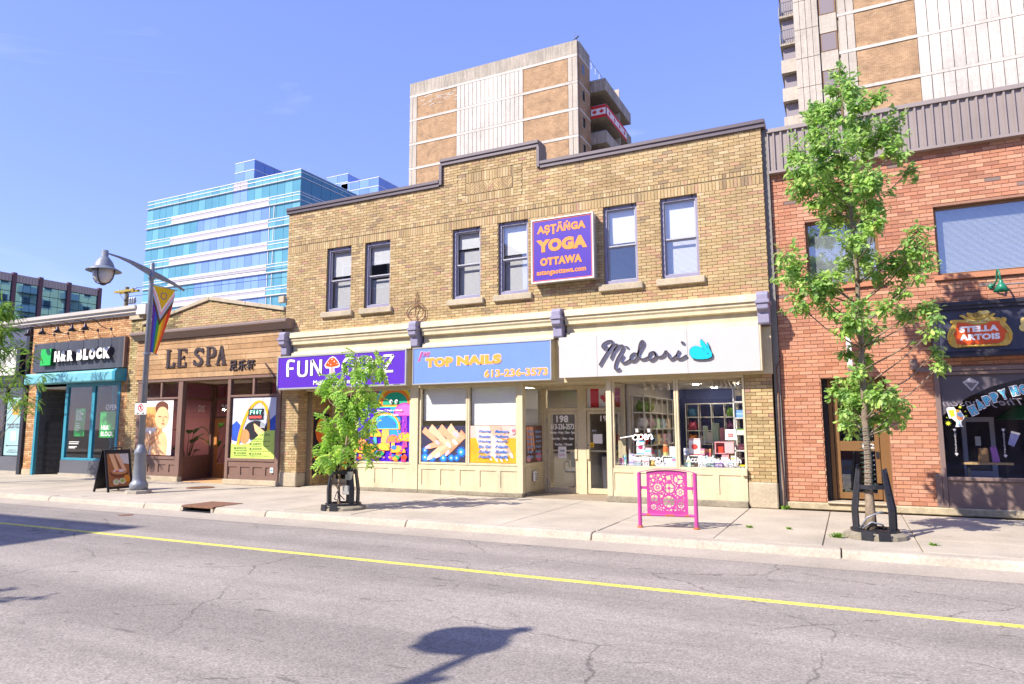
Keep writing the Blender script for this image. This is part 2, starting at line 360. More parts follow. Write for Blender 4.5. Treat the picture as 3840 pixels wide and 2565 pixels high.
# ---------------------------------------------------------------- ground, road, pavement
def asphalt():
    m=bpy.data.materials.new('asphalt'); m.use_nodes=True; t=m.node_tree; N=t.nodes; Lk=t.links; b=N['Principled BSDF']; b.inputs['Roughness'].default_value=.9; b.inputs['Specular IOR Level'].default_value=.25
    g=N.new('ShaderNodeNewGeometry')
    def noise(sc_,det,vec=None,stretch=None):
        n=N.new('ShaderNodeTexNoise'); n.inputs['Scale'].default_value=sc_; n.inputs['Detail'].default_value=det; n.inputs['Roughness'].default_value=.65
        src=g.outputs['Position']
        if stretch:
            mp=N.new('ShaderNodeMapping'); mp.inputs['Scale'].default_value=stretch; Lk.new(src,mp.inputs[0]); src=mp.outputs[0]
        Lk.new(src,n.inputs['Vector']); return n
    def rng(s,a,b_,c,d):
        r=N.new('ShaderNodeMapRange'); r.inputs[1].default_value=a; r.inputs[2].default_value=b_; r.inputs[3].default_value=c; r.inputs[4].default_value=d; Lk.new(s,r.inputs[0]); return r.outputs[0]
    def mul(a,b_):
        x=N.new('ShaderNodeMath'); x.operation='MULTIPLY'; Lk.new(a,x.inputs[0]); Lk.new(b_,x.inputs[1]); return x.outputs[0]
    speck=rng(noise(46,4).outputs[0],.32,.68,.62,1.38)
    mid=rng(noise(14,5).outputs[0],.3,.7,.84,1.14)
    big=rng(noise(.55,4).outputs[0],.3,.7,.86,1.1)
    wheel=rng(noise(1.0,3,stretch=(.04,1.2,1)).outputs[0],.35,.65,.80,1.10)
    stain=mul(rng(noise(2.6,2,stretch=(.8,2.6,1)).outputs[0],.66,.74,1,.6),rng(noise(9,2,stretch=(.7,1.6,1)).outputs[0],.70,.76,1,.5))
    val=mul(mul(mul(speck,mid),mul(big,wheel)),stain)
    # cracks: bent cell borders, only here and there
    dn=noise(1.3,6); mxv=N.new('ShaderNodeMix'); mxv.data_type='RGBA'; mxv.inputs[0].default_value=.30; Lk.new(g.outputs['Position'],mxv.inputs[6]); Lk.new(dn.outputs['Color'],mxv.inputs[7])
    vo=N.new('ShaderNodeTexVoronoi'); vo.feature='DISTANCE_TO_EDGE'; vo.inputs['Scale'].default_value=.62; Lk.new(mxv.outputs[2],vo.inputs['Vector'])
    line=rng(vo.outputs['Distance'],.0010,.0060,.55,1)
    mask=rng(noise(.7,3).outputs[0],.43,.52,0,1)
    cm=N.new('ShaderNodeMix'); cm.data_type='FLOAT'; Lk.new(mask,cm.inputs[0]); cm.inputs[2].default_value=1; Lk.new(line,cm.inputs[3])
    val=mul(val,cm.outputs[0])
    c=N.new('ShaderNodeMix'); c.data_type='RGBA'; c.blend_type='MULTIPLY'; c.inputs[0].default_value=1; c.inputs[6].default_value=(.325,.287,.25,1); Lk.new(val,c.inputs[7]); Lk.new(c.outputs[2],b.inputs['Base Color'])
    bp=N.new('ShaderNodeBump'); bp.inputs['Strength'].default_value=.5; bp.inputs['Distance'].default_value=.006; Lk.new(noise(130,3).outputs[0],bp.inputs['Height']); Lk.new(bp.outputs[0],b.inputs['Normal'])
    return m
m_asph = asphalt()
m_slab = mat('pavement_concrete','#b5aa98',.92,nz=.16,ns=30,gr=.22,gs=.8,bump=.25,bs=90,spots=.16)
m_kerb = mat('kerb_concrete','#b3a897',.92,nz=.2,ns=26,gr=.2,gs=1.4,bump=.5,bs=45)
m_dirt = mat('dirt','#7c6d58',1,nz=.3,ns=20)
B('ground', mat('far_ground','#77706a',1,nz=.1,ns=.3), None, -900,900,-700,1100,-1.2,-.42, kind='structure')
road=MB().box(-120,90,-1.2,9.9,-.4,-.15).build('road',m_asph,kind='structure')
gut=MB().prism([(9.55,-.4),(9.55,-.147),(9.75,-.138),(10.12,-.095),(10.12,-.4)],-120,90,'x').build('gutter',mat('gutter_concrete','#a69b8d',.92,nz=.16,ns=30,gr=.16,gs=.9,bump=.3,bs=50),kind='structure')
# yellow centre line with the ghost of an older line beside it
def paint(name,col,lo,hi):
    m=bpy.data.materials.new(name); m.use_nodes=True; t=m.node_tree; N=t.nodes; Lk=t.links; b=N['Principled BSDF']; b.inputs['Base Color'].default_value=(*col,1); b.inputs['Roughness'].default_value=.7
    o=N['Material Output']; tr=N.new('ShaderNodeBsdfTransparent'); mx=N.new('ShaderNodeMixShader'); g=N.new('ShaderNodeNewGeometry'); n=N.new('ShaderNodeTexNoise'); n.inputs['Scale'].default_value=38; n.inputs['Detail'].default_value=6; n.inputs['Roughness'].default_value=.75
    Lk.new(g.outputs['Position'],n.inputs['Vector']); r=N.new('ShaderNodeMapRange'); r.inputs[1].default_value=lo; r.inputs[2].default_value=hi; Lk.new(n.outputs[0],r.inputs[0])
    Lk.new(r.outputs[0],mx.inputs[0]); Lk.new(tr.outputs[0],mx.inputs[1]); Lk.new(b.outputs[0],mx.inputs[2]); Lk.new(mx.outputs[0],o.inputs[0]); return m
B('centre_line',paint('yellow_road_paint',(.74,.66,.13),.36,.47),None,-120,90,7.50,7.60,-.15,-.145,kind='structure')
B('worn_centre_line',paint('old_yellow_paint',(.5,.44,.2),.6,.72),None,-9,60,7.12,7.49,-.15,-.147,kind='structure')
# pavement: slabs with open joints
pv=B('pavement',m_dirt,None,-120,90,10.3,15.2,-.4,-.02,kind='structure')
xj=[-44+1.62*i for i in range(16)]
xj=[-120,-80,-60]+[x for x in xj if x<-19]+[-18.0,-16.4,-14.8,-13.2,-11.6,-10.0,-8.40,-6.82,-5.25,-3.59,-1.85,-.42,.75,2.3,3.9,5.5,7.1,9,12,20,40,90]
for a,b in zip(xj,xj[1:]):
    for y0,y1,nm in ((10.33,11.44,'paving_slab'),(11.452,14.395,'paving_slab')):
        z=RND.uniform(-.004,.003); holes=[]
        MB().box(a+.006,b-.006,y0,y1,-.3,z).build(nm,m_slab,pv,bevel=.006)
kj=[-120,-60,-45,-38,-31,-27.5,-24.1,-20.7,-17.2,-13.79,-12.62]; kj2=[-11.66,-10.25,-6.98,-3.60,-.19,3.2,6.6,10,20,90]
for lst in (kj,kj2):
    for a,b in zip(lst,lst[1:]):
        dz=RND.uniform(-.006,.006)
        MB().prism([(10.02,-.3),(10.02,-.12),(10.06,-.02),(10.10,.002+dz),(10.318,.004+dz),(10.318,-.3)],a+.008,b-.008,'x').build('kerb_stone',m_kerb,pv,bevel=.012)
B('near_pavement',m_slab,None,-120,90,-5.6,-1.35,-.4,0,kind='structure')
B('near_kerb',m_kerb,None,-120,90,-1.345,-1.15,-.4,.003,kind='structure')
B('back_lots',mat('gravel_lot','#8d8478',1,nz=.2,ns=3),None,-160,90,22,320,-.45,-.05,kind='structure')

# catch basin let into the kerb, manhole cover
m_rust=mat('rusty_iron','#7d5840',.8,nz=.3,ns=18,gr=.2,gs=4,bump=.4,bs=60)
t=thing('storm_drain','rusty iron kerb inlet with a dark mouth set into the pavement edge','storm drain',(-12.14,10.4,-.15))
MB().prism([(10.03,-.03),(10.03,.008),(10.82,.012),(10.82,-.03)],-12.60,-11.68,'x').build('cover_plate',m_rust,t,bevel=.006)
B('side_cheek',m_kerb,t,-12.61,-12.55,10.03,10.3,-.15,-.03); B('side_cheek',m_kerb,t,-11.73,-11.67,10.03,10.3,-.15,-.03)
B('throat',m_black,t,-12.55,-11.73,10.22,10.3,-.15,-.03); B('drain_sump',m_black,t,-12.55,-11.73,10.0,10.215,-.15,-.09)
t=thing('manhole_cover','small round iron cover flush with the pavement before the wooden shopfront','manhole cover',(-15.87,13.2,0))
mb=MB(); mb.lathe([(.36,.003),(.36,.010),(.30,.010)],-15.87,13.2,24); mb.build('frame_ring',m_rust,t)
mb=MB()
for i in range(-4,5):
    for j in range(-4,5):
        if i*i+j*j<15: mb.box(-15.87+i*.07-.022,-15.87+i*.07+.022,13.2+j*.07-.022,13.2+j*.07+.022,.008,.015)
mb.build('tread_studs',m_rust,t,kind='stuff')

# ================================================================ MAIN BUILDING (buff brick, two storeys)
PAL=[('#b2986c',6),('#b89f74',4),('#ab9166',4),('#bfa87e',2.2),('#a28960',1.6),('#b3906e',1.0),('#a8826c',.3),('#957e60',.7)]
main=thing('brick_shop_building','two storey buff brick shop row with stepped parapet and cream shopfronts','building',(-7.8,14.4,0))
WIN=[(-12.75,-11.90),(-11.44,-10.61),(-8.70,-7.90),(-7.41,-6.61),(-4.74,-3.96),(-3.44,-2.64)]
holes=[(a,b,4.73,6.53) for a,b in WIN]
mb=MB(); slab(mb,-14.2,-1.3,3.5,7.74,14.4,14.72,holes); mb.box(-9.0,-6.35,14.4,14.72,7.74,8.28); wall=mb.build('wall',m_mortar,main)
bk=Bricks(FY(14.4),m_brick,PAL)
bk.stretch(-14.2,-1.3,4.18,6.53,holes)
bk.upright(-14.2,-1.3,6.53,6.73)
bk.upright(-14.2,-1.3,6.757,6.857)
pan=[(-8.56,-6.74,7.14,7.95)]
bk.stretch(-14.2,-1.3,6.86,7.73,pan); bk.stretch(-9.0,-6.35,7.73,8.28,pan)
bk.upright(-8.54,-6.76,7.68,7.93,[(-8.54,-8.33,0,9),(-7.0,-6.76,0,9)]); bk.upright(-8.33,-6.99,7.16,7.36)
bk.stretch(-8.54,-8.33,7.16,7.93); bk.stretch(-6.99,-6.76,7.16,7.93)
cw=.13; n=10
for i in range(n):                                  # herringbone panel
    u0=-8.32+i*cw; u1=u0+cw-.006; k=1 if i%2 else -1
    for j in range(-4,9):
        z=7.37+j*.062*1.42
        p=clip([(u0,z),(u1,z+k*cw),(u1,z+k*cw+.075),(u0,z+.075)],7.375,7.67)
        if p: bk.poly.append(p)
bk.finish(wall)
m_side=mat('side_brick','#7d6748',.9,nz=.15,ns=20,gr=.15)
MB().box(-14.2,-13.9,14.72,24,0,7.6).box(-1.6,-1.3,14.72,24,0,7.6).box(-14.2,-1.3,23.7,24,0,7.6).build('side_wall',m_side,main)
B('roof',mat('roof_felt','#55504c',.95,nz=.1),main,-13.9,-1.6,14.73,23.7,7.0,7.15)
B('upper_floor',m_darkroom,main,-13.9,-1.6,14.73,23.7,3.6,3.75)
B('room_wall',mat('room_wall','#a09c98',.9,nz=.1),main,-13.9,-1.6,16.6,16.7,3.76,6.99)
def coping(x0,x1,z,nm='coping'):
    MB().prism([(14.34,z-.02),(14.34,z+.06),(14.31,z+.07),(14.31,z+.15),(14.55,z+.17),(14.80,z+.15),(14.80,z-.02)],x0,x1,'x').build(nm,m_coping,main,bevel=.006)
coping(-14.26,-9.09,7.73); coping(-9.06,-6.30,8.27); coping(-6.27,-1.22,7.73)
for x0,x1 in ((-9.085,-9.0),(-6.35,-6.275)): B('coping',m_coping,main,x0,x1,14.32,14.79,7.74,8.265,bevel=.006)
# upper windows
m_sash=mat('sash_paint','#a9a7ac',.5,nz=.06)
m_blind=mat('blind_slats','#d8d6d2',.7,nz=.04)
def sash_window(x0,x1,z0,z1,blind,mid=None):
    mid=mid or (z0+z1)/2-.02
    wn=MB().box(x0,x0+.06,14.46,14.6,z0,z1).box(x1-.06,x1,14.46,14.6,z0,z1).box(x0+.06,x1-.06,14.46,14.6,z1-.08,z1).box(x0+.06,x1-.06,14.46,14.6,z0,z0+.1).build('window',m_lav,main)
    a,b,c,d=x0+.06,x1-.06,z0+.1,z1-.08
    s=MB()
    for p,q,y in ((mid,d,14.50),(c,mid,14.53)):
        s.box(a,a+.03,y,y+.035,p,q).box(b-.03,b,y,y+.035,p,q).box(a+.03,b-.03,y,y+.035,q-.03,q).box(a+.03,b-.03,y,y+.035,p,p+.03)
    s.build('sash',m_sash,wn)
    B('pane',m_paneup,wn,a+.03,b-.03,14.515,14.519,mid+.03,d-.03); B('pane',m_paneup,wn,a+.03,b-.03,14.545,14.549,c+.03,mid-.03)
    MB().box(x0-.11,x1+.11,14.30,14.5,z0-.15,z0-.001).build('sill',m_stone,wn,bevel=.012)
    h=MB()
    for xx in (x0+.12,x1-.12): h.box(xx-.012,xx+.012,14.43,14.46,z1-.04,z1-.01)
    h.build('bracket',m_black,wn)
    if blind:
        s=MB(); z=blind[0]
        while z<blind[1]: s.faces([(a,14.66,z),(b,14.66,z),(b,14.667,z+.024),(a,14.667,z+.024)],[(0,1,2,3)]); z+=.026
        s.build('blind',m_blind,wn,kind='stuff')
for (a,b),bl in zip(WIN,((4.85,5.7),(4.85,5.55),(4.85,6.0),(4.85,6.4),None,(4.85,5.6))): sash_window(a,b,4.73,6.53,bl)
for i in (0,1,2,3,4,5): # white sheets added behind the upper sashes to imitate bright sky reflection
    a,b=WIN[i]; B('sky_reflection_sheet',m_plinw,main,a+.08,b-.08,14.60,14.604,(5.75,5.95,6.05,5.75,5.70,5.66)[i],6.44)
# cornice over the shopfronts
for x0,x1 in ((-13.78,-9.80),(-9.46,-5.92),(-5.62,-1.52)):
    MB().prism([(14.402,3.57),(14.402,4.26),(14.30,4.235),(14.15,4.20),(14.13,4.06),(14.17,4.05),(14.17,3.99),(14.2,3.95),(14.2,3.88),(14.30,3.86),(14.30,3.70),(14.24,3.68),(14.22,3.60),(14.22,3.57)],x0,x1,'x').build('cornice',m_cream,main)
B('sign_board',m_creamd,main,-14.2,-1.3,14.33,14.41,2.62,3.565)
B('soffit',m_creamd,main,-13.3,-1.86,14.33,15.62,2.585,2.618)
for x in (-13.95,-9.63,-5.77,-1.40):
    k=MB().prism([(14.40,3.585),(14.12,3.585),(14.10,3.62),(14.10,3.82),(14.0,3.88),(14.0,4.16),(14.05,4.23),(14.40,4.26)],x-.11,x+.11,'x').build('bracket',m_lav,main,bevel=.012)
    B('bracket_cap',m_lav,k,x-.135,x+.135,13.97,14.40,3.985,4.06,bevel=.01)
# brick piers on stone bases
def pier(x0,x1,y0,y1,zb,zt,side=True):
    p=MB().box(x0,x1,y0,y1,zb,zt).build('pier',m_mortar,main)
    q=Bricks(FY(y0),m_brick,PAL,limit=90); q.stretch(x0,x1,zb,zt); q.finish(p)
    if side:
        q=Bricks(Plane((x1,0,0),(0,1,0),(0,0,1),(1,0,0)),m_brick,PAL,limit=60); q.stretch(y0,y1,zb,zt); q.finish(p)
    MB().box(x0-.012,x1+.012,y0-.03,y1,0,zb-.001).build('pier_base',m_stone,p,bevel=.02)
pier(-14.22,-13.62,14.4,14.75,.38,2.62); pier(-1.85,-1.33,14.4,14.75,.5,2.62,False)
sw=B('recess_wall',m_mortar,main,-13.80,-13.46,14.76,15.6,0,2.58)
q=Bricks(Plane((-13.46,0,0),(0,1,0),(0,0,1),(1,0,0)),m_brick,PAL,limit=120); q.stretch(14.76,15.6,.0,2.58); q.finish(sw)
# shopfront joinery
def panels(x0,x1,z0,z1,n,y=14.36,pw=.43,first=None,m=None,pz=(.2,.58)):
    """a stall riser with n sunk panels"""
    m=m or m_cream; first=first if first is not None else x0+.12; step=(x1-first)/n
    hs=[(first+i*step,first+i*step+step-.12,pz[0],pz[1]) for i in range(n)]
    mb=MB(); slab(mb,x0,x1,z0,z1,y,y+.03,hs); s=mb.build('stall_riser',m,main)
    for a,b,c,d in hs: B('sunk_panel',m,s,a,b,y+.018,y+.034,c,d)
    return s
def glazing(x0,x1,z0,z1,y=14.40,fr=.05,m=None,pane=None,parent=None,nm='shop_window'):
    m=m or m_cream
    wn=MB().box(x0,x0+fr,y-.02,y+.06,z0,z1).box(x1-fr,x1,y-.02,y+.06,z0,z1).box(x0+fr,x1-fr,y-.02,y+.06,z1-fr,z1).box(x0+fr,x1-fr,y-.02,y+.06,z0,z0+fr).build(nm,m,parent or main,bevel=.004)
    B('pane',pane or m_pane,wn,x0+fr,x1-fr,y+.012,y+.018,z0+fr,z1-fr); return wn
# bay one (purple sign)
panels(-11.62,-9.87,.09,.68,3); MB().box(-11.66,-9.60,14.30,14.5,0,.09).build('plinth',m_plinth,main,bevel=.01)
glazing(-11.62,-9.87,.69,2.58)
MB().box(-11.64,-11.62,14.42,15.6,0,2.58).build('recess_side_panel',m_cream,main)
B('pilaster',m_cream,main,-9.86,-9.64,14.34,14.42,.0,2.6,bevel=.006)
# bay two (blue sign)
panels(-9.63,-6.80,.09,.69,5,first=-9.53); MB().box(-9.595,-6.76,14.29,14.5,0,.09).build('plinth',m_plinth,main,bevel=.01)
glazing(-9.62,-8.245,.70,2.60); glazing(-8.24,-6.90,.70,2.60)
B('corner_post',m_cream,main,-6.895,-6.76,14.34,14.47,.09,2.6,bevel=.006)
# side of bay two, facing the recess
PX=Plane((-6.78,0,0),(0,1,0),(0,0,1),(1,0,0))
s=MB().box(-6.82,-6.78,14.48,15.58,.09,.70).build('stall_riser',m_cream,main)
for y0 in (14.56,15.06): MB().box(-6.781,-6.77,y0-.05,y0,.2,.58).box(-6.781,-6.77,y0+.42,y0+.47,.2,.58).box(-6.781,-6.77,y0-.05,y0+.47,.581,.66).box(-6.781,-6.77,y0-.05,y0+.47,.12,.199).build('panel_moulding',m_cream,s)
B('plinth',m_plinth,main,-6.9,-6.74,14.51,15.58,0,.085)
sd=MB().box(-6.84,-6.77,14.48,14.53,.70,2.58).box(-6.84,-6.77,15.53,15.58,.70,2.58).box(-6.84,-6.77,14.53,15.53,2.53,2.58).box(-6.84,-6.77,14.53,15.53,.70,.76).build('side_window',m_cream,main)
B('pane',m_pane,sd,-6.81,-6.805,14.53,15.53,.76,2.53)
vt=thing('wall_vent','small white louvred vent cap on the cream side panel beside the glass door','vent',(-6.77,14.95,.3))
mb=MB().box(-6.765,-6.70,14.87,15.03,.32,.56); mb.build('housing',m_white,vt,bevel=.02)
for i in range(4): B('louvre',m_lgrey,vt,-6.70,-6.69,14.90,15.02,.36+i*.045,.38+i*.045)
# doors in the recess
def glass_door(x0,x1,y,z0,z1,m,parent,fr=.075,hinge_left=True,bar=True):
    d=MB().box(x0,x0+fr,y,y+.045,z0,z1).box(x1-fr,x1,y,y+.045,z0,z1).box(x0+fr,x1-fr,y,y+.045,z1-fr,z1).box(x0+fr,x1-fr,y,y+.045,z0,z0+.13).build('door',m,parent,bevel=.004)
    B('pane',m_pane,d,x0+fr,x1-fr,y+.02,y+.026,z0+.13,z1-fr)
    hx=(x1-fr*.9,x1-.0) if hinge_left else (x0,x0+fr*.9)
    B('handle',m,d,hx[0],hx[1],y-.05,y-.004,.82,1.06,bevel=.008)
    MB().lathe([(.02,0),(.02,.01)],0,0,10).build('lock',m_lgrey,d).matrix_local=Matrix.Translation(((hx[0]+hx[1])/2,y-.002,1.16))@Matrix.Rotation(R(90),4,'X')
    if bar: B('push_bar',m_cream,d,x0+fr,x1-fr,y+.06,y+.09,1.0,1.04)
    for z in (.3,1.0,1.75):
        xx=x0 if hinge_left else x1
        B('hinge',m_lgrey,d,xx-.01,xx+.01,y-.012,y-.001,z-.05,z+.05)
    return d
Yd=15.6
fr=MB().box(-6.77,-6.70,Yd-.03,Yd+.07,0,2.58).box(-5.88,-5.66,Yd-.03,Yd+.07,0,2.58).box(-4.80,-4.73,Yd-.03,Yd+.07,0,2.58)
for a,b in ((-6.70,-5.88),(-5.66,-4.80)): fr.box(a,b,Yd-.03,Yd+.07,2.50,2.58).box(a,b,Yd-.03,Yd+.07,1.975,2.045)
fr.build('door_frame',m_cream,main,bevel=.004)
for a,b in ((-6.70,-5.88),(-5.66,-4.80)): B('transom_pane',m_pane,main,a,b,Yd+.02,Yd+.026,2.045,2.50)
d198=glass_door(-6.69,-5.89,Yd,.02,1.97,m_cream,main); d196=glass_door(-5.65,-4.81,Yd,.02,1.97,m_cream,main,hinge_left=False)
B('recess_floor',mat('terrazzo','#9a8a76',.8,nz=.2,ns=40,gr=.15),main,-6.74,-4.76,14.40,Yd+.07,-.1,.012)
B('recess_floor',m_slab,main,-13.45,-11.64,14.40,Yd+.07,-.1,.010)
# bay three (white sign)
panels(-4.73,-1.87,.12,.72,5,first=-4.60,pz=(.23,.62)); MB().box(-4.76,-1.87,14.29,14.5,0,.118).build('plinth',m_plinth,main,bevel=.01)
B('corner_post',m_cream,main,-4.75,-4.63,14.34,14.47,.118,2.6,bevel=.006)
glazing(-4.628,-3.235,.72,2.62,fr=.045); glazing(-3.23,-1.86,.72,2.62,fr=.045)
sd=MB().box(-4.74,-4.68,14.48,14.53,.72,2.58).box(-4.74,-4.68,15.52,15.56,.72,2.58).box(-4.74,-4.68,14.53,15.52,2.53,2.58).box(-4.74,-4.68,14.53,15.52,.0,.77).build('side_window',m_cream,main)
B('pane',m_pane,sd,-4.715,-4.71,14.53,15.52,.77,2.53)
# left recess: cream door frame and stair door
fr=MB().box(-13.45,-13.38,15.58,15.66,0,2.58).box(-12.50,-12.42,15.58,15.66,0,2.58).box(-13.38,-12.50,15.58,15.66,1.94,2.0).box(-13.38,-12.50,15.58,15.66,2.5,2.58).box(-12.42,-11.64,15.60,15.64,0,2.58)
fr.build('door_frame',m_cream,main); B('transom_pane',m_pane,main,-13.38,-12.50,15.61,15.616,2.0,2.5)
d=glass_door(-13.37,-12.51,15.6,.02,1.93,m_cream,main,bar=False)
B('door_notice',mat('yellow_notice','#d9a417',.5),d,-13.1,-12.75,15.56,15.575,.4,.75)
# rooms behind the glass
m_wallw=mat('room_paint','#b9b2a8',.9,nz=.05); m_blueroom=mat('shop_dark_blue','#4a568a',.9,nz=.15,ns=3); m_floor=mat('shop_floor','#8f8373',.6,nz=.1)
MB().box(-14.0,-1.5,20.0,20.1,0,3.55).box(-11.60,-11.5,14.7,20,0,3.55).box(-5.80,-5.70,15.7,20,0,3.55).build('partition',m_wallw,main)
MB().box(-4.66,-4.60,15.6,20,0,3.55).build('partition',m_wallw,main)
B('back_wall',m_blueroom,main,-4.59,-1.62,19.8,19.9,0,3.5)
B('shop_floor',m_floor,main,-14.0,-1.5,15.68,20.1,-.1,.02); B('shop_floor',m_floor,main,-11.5,-6.85,14.55,15.67,-.1,.02)
MB().box(-11.5,-5.81,14.72,20,2.70,2.76).box(-5.7,-4.67,15.68,20,2.70,2.76).build('shop_ceiling',m_white,main)
B('shop_ceiling',m_plinw,main,-4.59,-1.62,14.48,19.8,2.64,2.70)
for x,y in ((-3.2,15.6),(-2.5,15.8),(-3.4,17.4),(-2.4,17.6),(-3.2,18.9)): MB().lathe([(.07,2.625),(.07,2.638)],x,y,14).build('downlight',mat('lit_downlight','#fff2e0',.5,emit=80),main)
m_panel=mat('lit_ceiling_panel','#fff4e2',.5,emit=5)
for x,y in ((-6.6,16.4),(-7.9,17.2),(-6.4,18.3)): B('ceiling_light',m_panel,main,x-.3,x+.3,y-.6,y+.6,2.685,2.698)
for x0,x1,z0 in ((-9.56,-8.29,1.76),(-8.19,-6.95,1.64)): B('window_blind',m_plinw,main,x0,x1,14.50,14.51,z0,2.56)
B('window_blind',mat('grey_sheet','#b9bcc0',.8),main,-6.90,-6.89,14.55,15.5,.75,2.5)

# ================================================================ SIGNS ON THE BUFF BUILDING
S1=FY(14.05)
def boxsign(name,label,x0,x1,z0,z1,face,m_frame,yf=14.05,yb=14.325,fw=.045):
    t=thing(name,label,'sign',((x0+x1)/2,yb,z0))
    MB().box(x0+.01,x1-.01,yf+.03,yb,z0+.01,z1-.01).build('cabinet',m_creamd,t)
    for a,b,c,d in ((x0,x1,z0,z0+fw),(x0,x1,z1-fw,z1),(x0,x0+fw,z0+fw,z1-fw),(x1-fw,x1,z0+fw,z1-fw)): B('frame_rail',m_frame,t,a,b,yf-.015,yf+.06,c,d,bevel=.004)
    f=B('face',face,t,x0+fw,x1-fw,yf,yf+.02,z0+fw,z1-fw); return t,f
# purple mushroom sign
m_purple=mat('purple_acrylic','#5a2fb0',.35,nz=.1,ns=1.2)
t,f=boxsign('shop_sign','purple lightbox sign with white rounded letters and a red mushroom',-14.10,-9.80,2.63,3.55,m_purple,m_alu)
mw=flat('#eceae6'); mo=flat('#3a2230')
def rounded(nm,paths,parent,r=.037):
    stroke(S1,nm+'_outline',paths,r+.012,.002,.003,mo,parent); stroke(S1,nm,paths,r,.007,.004,mw,parent)
def L_(*p): return [list(p)]
rounded('letter_f',[[(-13.70,2.98),(-13.70,3.39),(-13.46,3.395)],[(-13.70,3.2),(-13.50,3.2)]],f)
rounded('letter_u',[[(-13.32,3.40),(-13.32,3.1),(-13.28,3.01),(-13.18,2.985),(-13.08,3.01),(-13.04,3.1),(-13.04,3.40)]],f)
rounded('letter_n',[[(-12.86,2.98),(-12.86,3.2),(-12.86,3.40)],[(-12.85,3.40),(-12.55,2.98)],[(-12.55,2.98),(-12.55,3.2),(-12.55,3.40)]],f)
rounded('letter_g',[[(-11.45,3.37),(-11.56,3.40),(-11.7,3.37),(-11.8,3.2),(-11.74,3.03),(-11.6,2.98),(-11.47,3.03),(-11.45,3.19)],[(-11.45,3.19),(-11.58,3.19)]],f)
rounded('letter_u',[[(-11.30,3.40),(-11.30,3.1),(-11.26,3.01),(-11.16,2.985),(-11.06,3.01),(-11.02,3.1),(-11.02,3.40)]],f)
rounded('letter_y',[[(-10.93,3.40),(-10.79,3.2),(-10.65,3.40)],[(-10.79,3.2),(-10.79,2.98)]],f)
rounded('letter_z',[[(-10.50,3.40),(-10.2,3.40)],[(-10.2,3.40),(-10.51,3.0)],[(-10.51,3.0),(-10.2,3.0)]],f)
mush=[(-12.427,3.241),(-12.357,3.336),(-12.257,3.430),(-12.165,3.467),(-12.07,3.438),(-11.964,3.335),(-11.900,3.235),(-11.928,3.172),(-12.091,3.154),(-12.065,2.975),(-12.240,2.982),(-12.246,3.152),(-12.371,3.158)]
mu=shape(S1,'mushroom_outline',mush,.002,.003,mw,f)
shape(S1,'mushroom_cap',[(-12.40,3.235),(-12.33,3.33),(-12.25,3.41),(-12.165,3.44),(-12.08,3.415),(-11.99,3.33),(-11.925,3.235),(-12.0,3.20),(-12.16,3.185),(-12.32,3.20)],.006,.003,mat('mushroom_red','#e2531c',.4,nz=.25,ns=9),mu)
shape(S1,'mushroom_stem',[(-12.21,3.185),(-12.12,3.185),(-12.09,3.0),(-12.22,3.0)],.006,.003,mat('mushroom_stem','#d9a0a0',.5,nz=.15,ns=12),mu)
for u,v,r in ((-12.29,3.30,.016),(-12.17,3.39,.018),(-12.09,3.33,.02),(-12.0,3.27,.014),(-12.21,3.25,.016)): shape(S1,'mushroom_spot',ell(u,v,r,r*.8,10),.0095,.002,mw,mu)
text(S1,'lettering','Magic Mushroom Store',-12.79,-11.05,2.70,2.85,.003,mw,f,bold=.03)
B('maker_plate',flat('#c83a3a'),f,-10.18,-9.98,14.035,14.049,2.655,2.67)
# blue nails sign
m_bluef=mat('blue_acrylic','#6d8bd6',.4,nz=.05,ns=1.5)
t,f=boxsign('shop_sign','light blue lightbox sign with orange block lettering and a phone number',-9.62,-5.90,2.63,3.55,m_bluef,m_alu,fw=.03)
mor=flat('#f09a35'); mpk=flat('#f3d3cf'); mma=flat('#b03a86')
def outlined(pl,nm,s,a,b,c,d,parent,m,mo_,bold=.05,shear=0,o=.012,w=.002):
    text(pl,nm+'_outline',s,a-o,b+o,c-o,d+o,w,mo_,parent,.003,bold=bold+.035,shear=shear); text(pl,nm,s,a,b,c,d,w+.005,m,parent,.003,bold=bold,shear=shear)
outlined(S1,'lettering','TOP',-9.235,-8.46,3.05,3.275,f,mor,mpk,.07); outlined(S1,'lettering','NAILS',-8.35,-7.155,3.06,3.28,f,mor,mpk,.07)
outlined(S1,'phone_number','613-236-3573',-7.60,-5.99,2.745,2.92,f,mor,mpk,.03)
outlined(S1,'numeral','1',-9.46,-9.32,3.21,3.44,f,mma,mpk,.02,.35,.008); outlined(S1,'numeral','98',-9.32,-9.11,3.31,3.43,f,mma,mpk,.01,.35,.008)
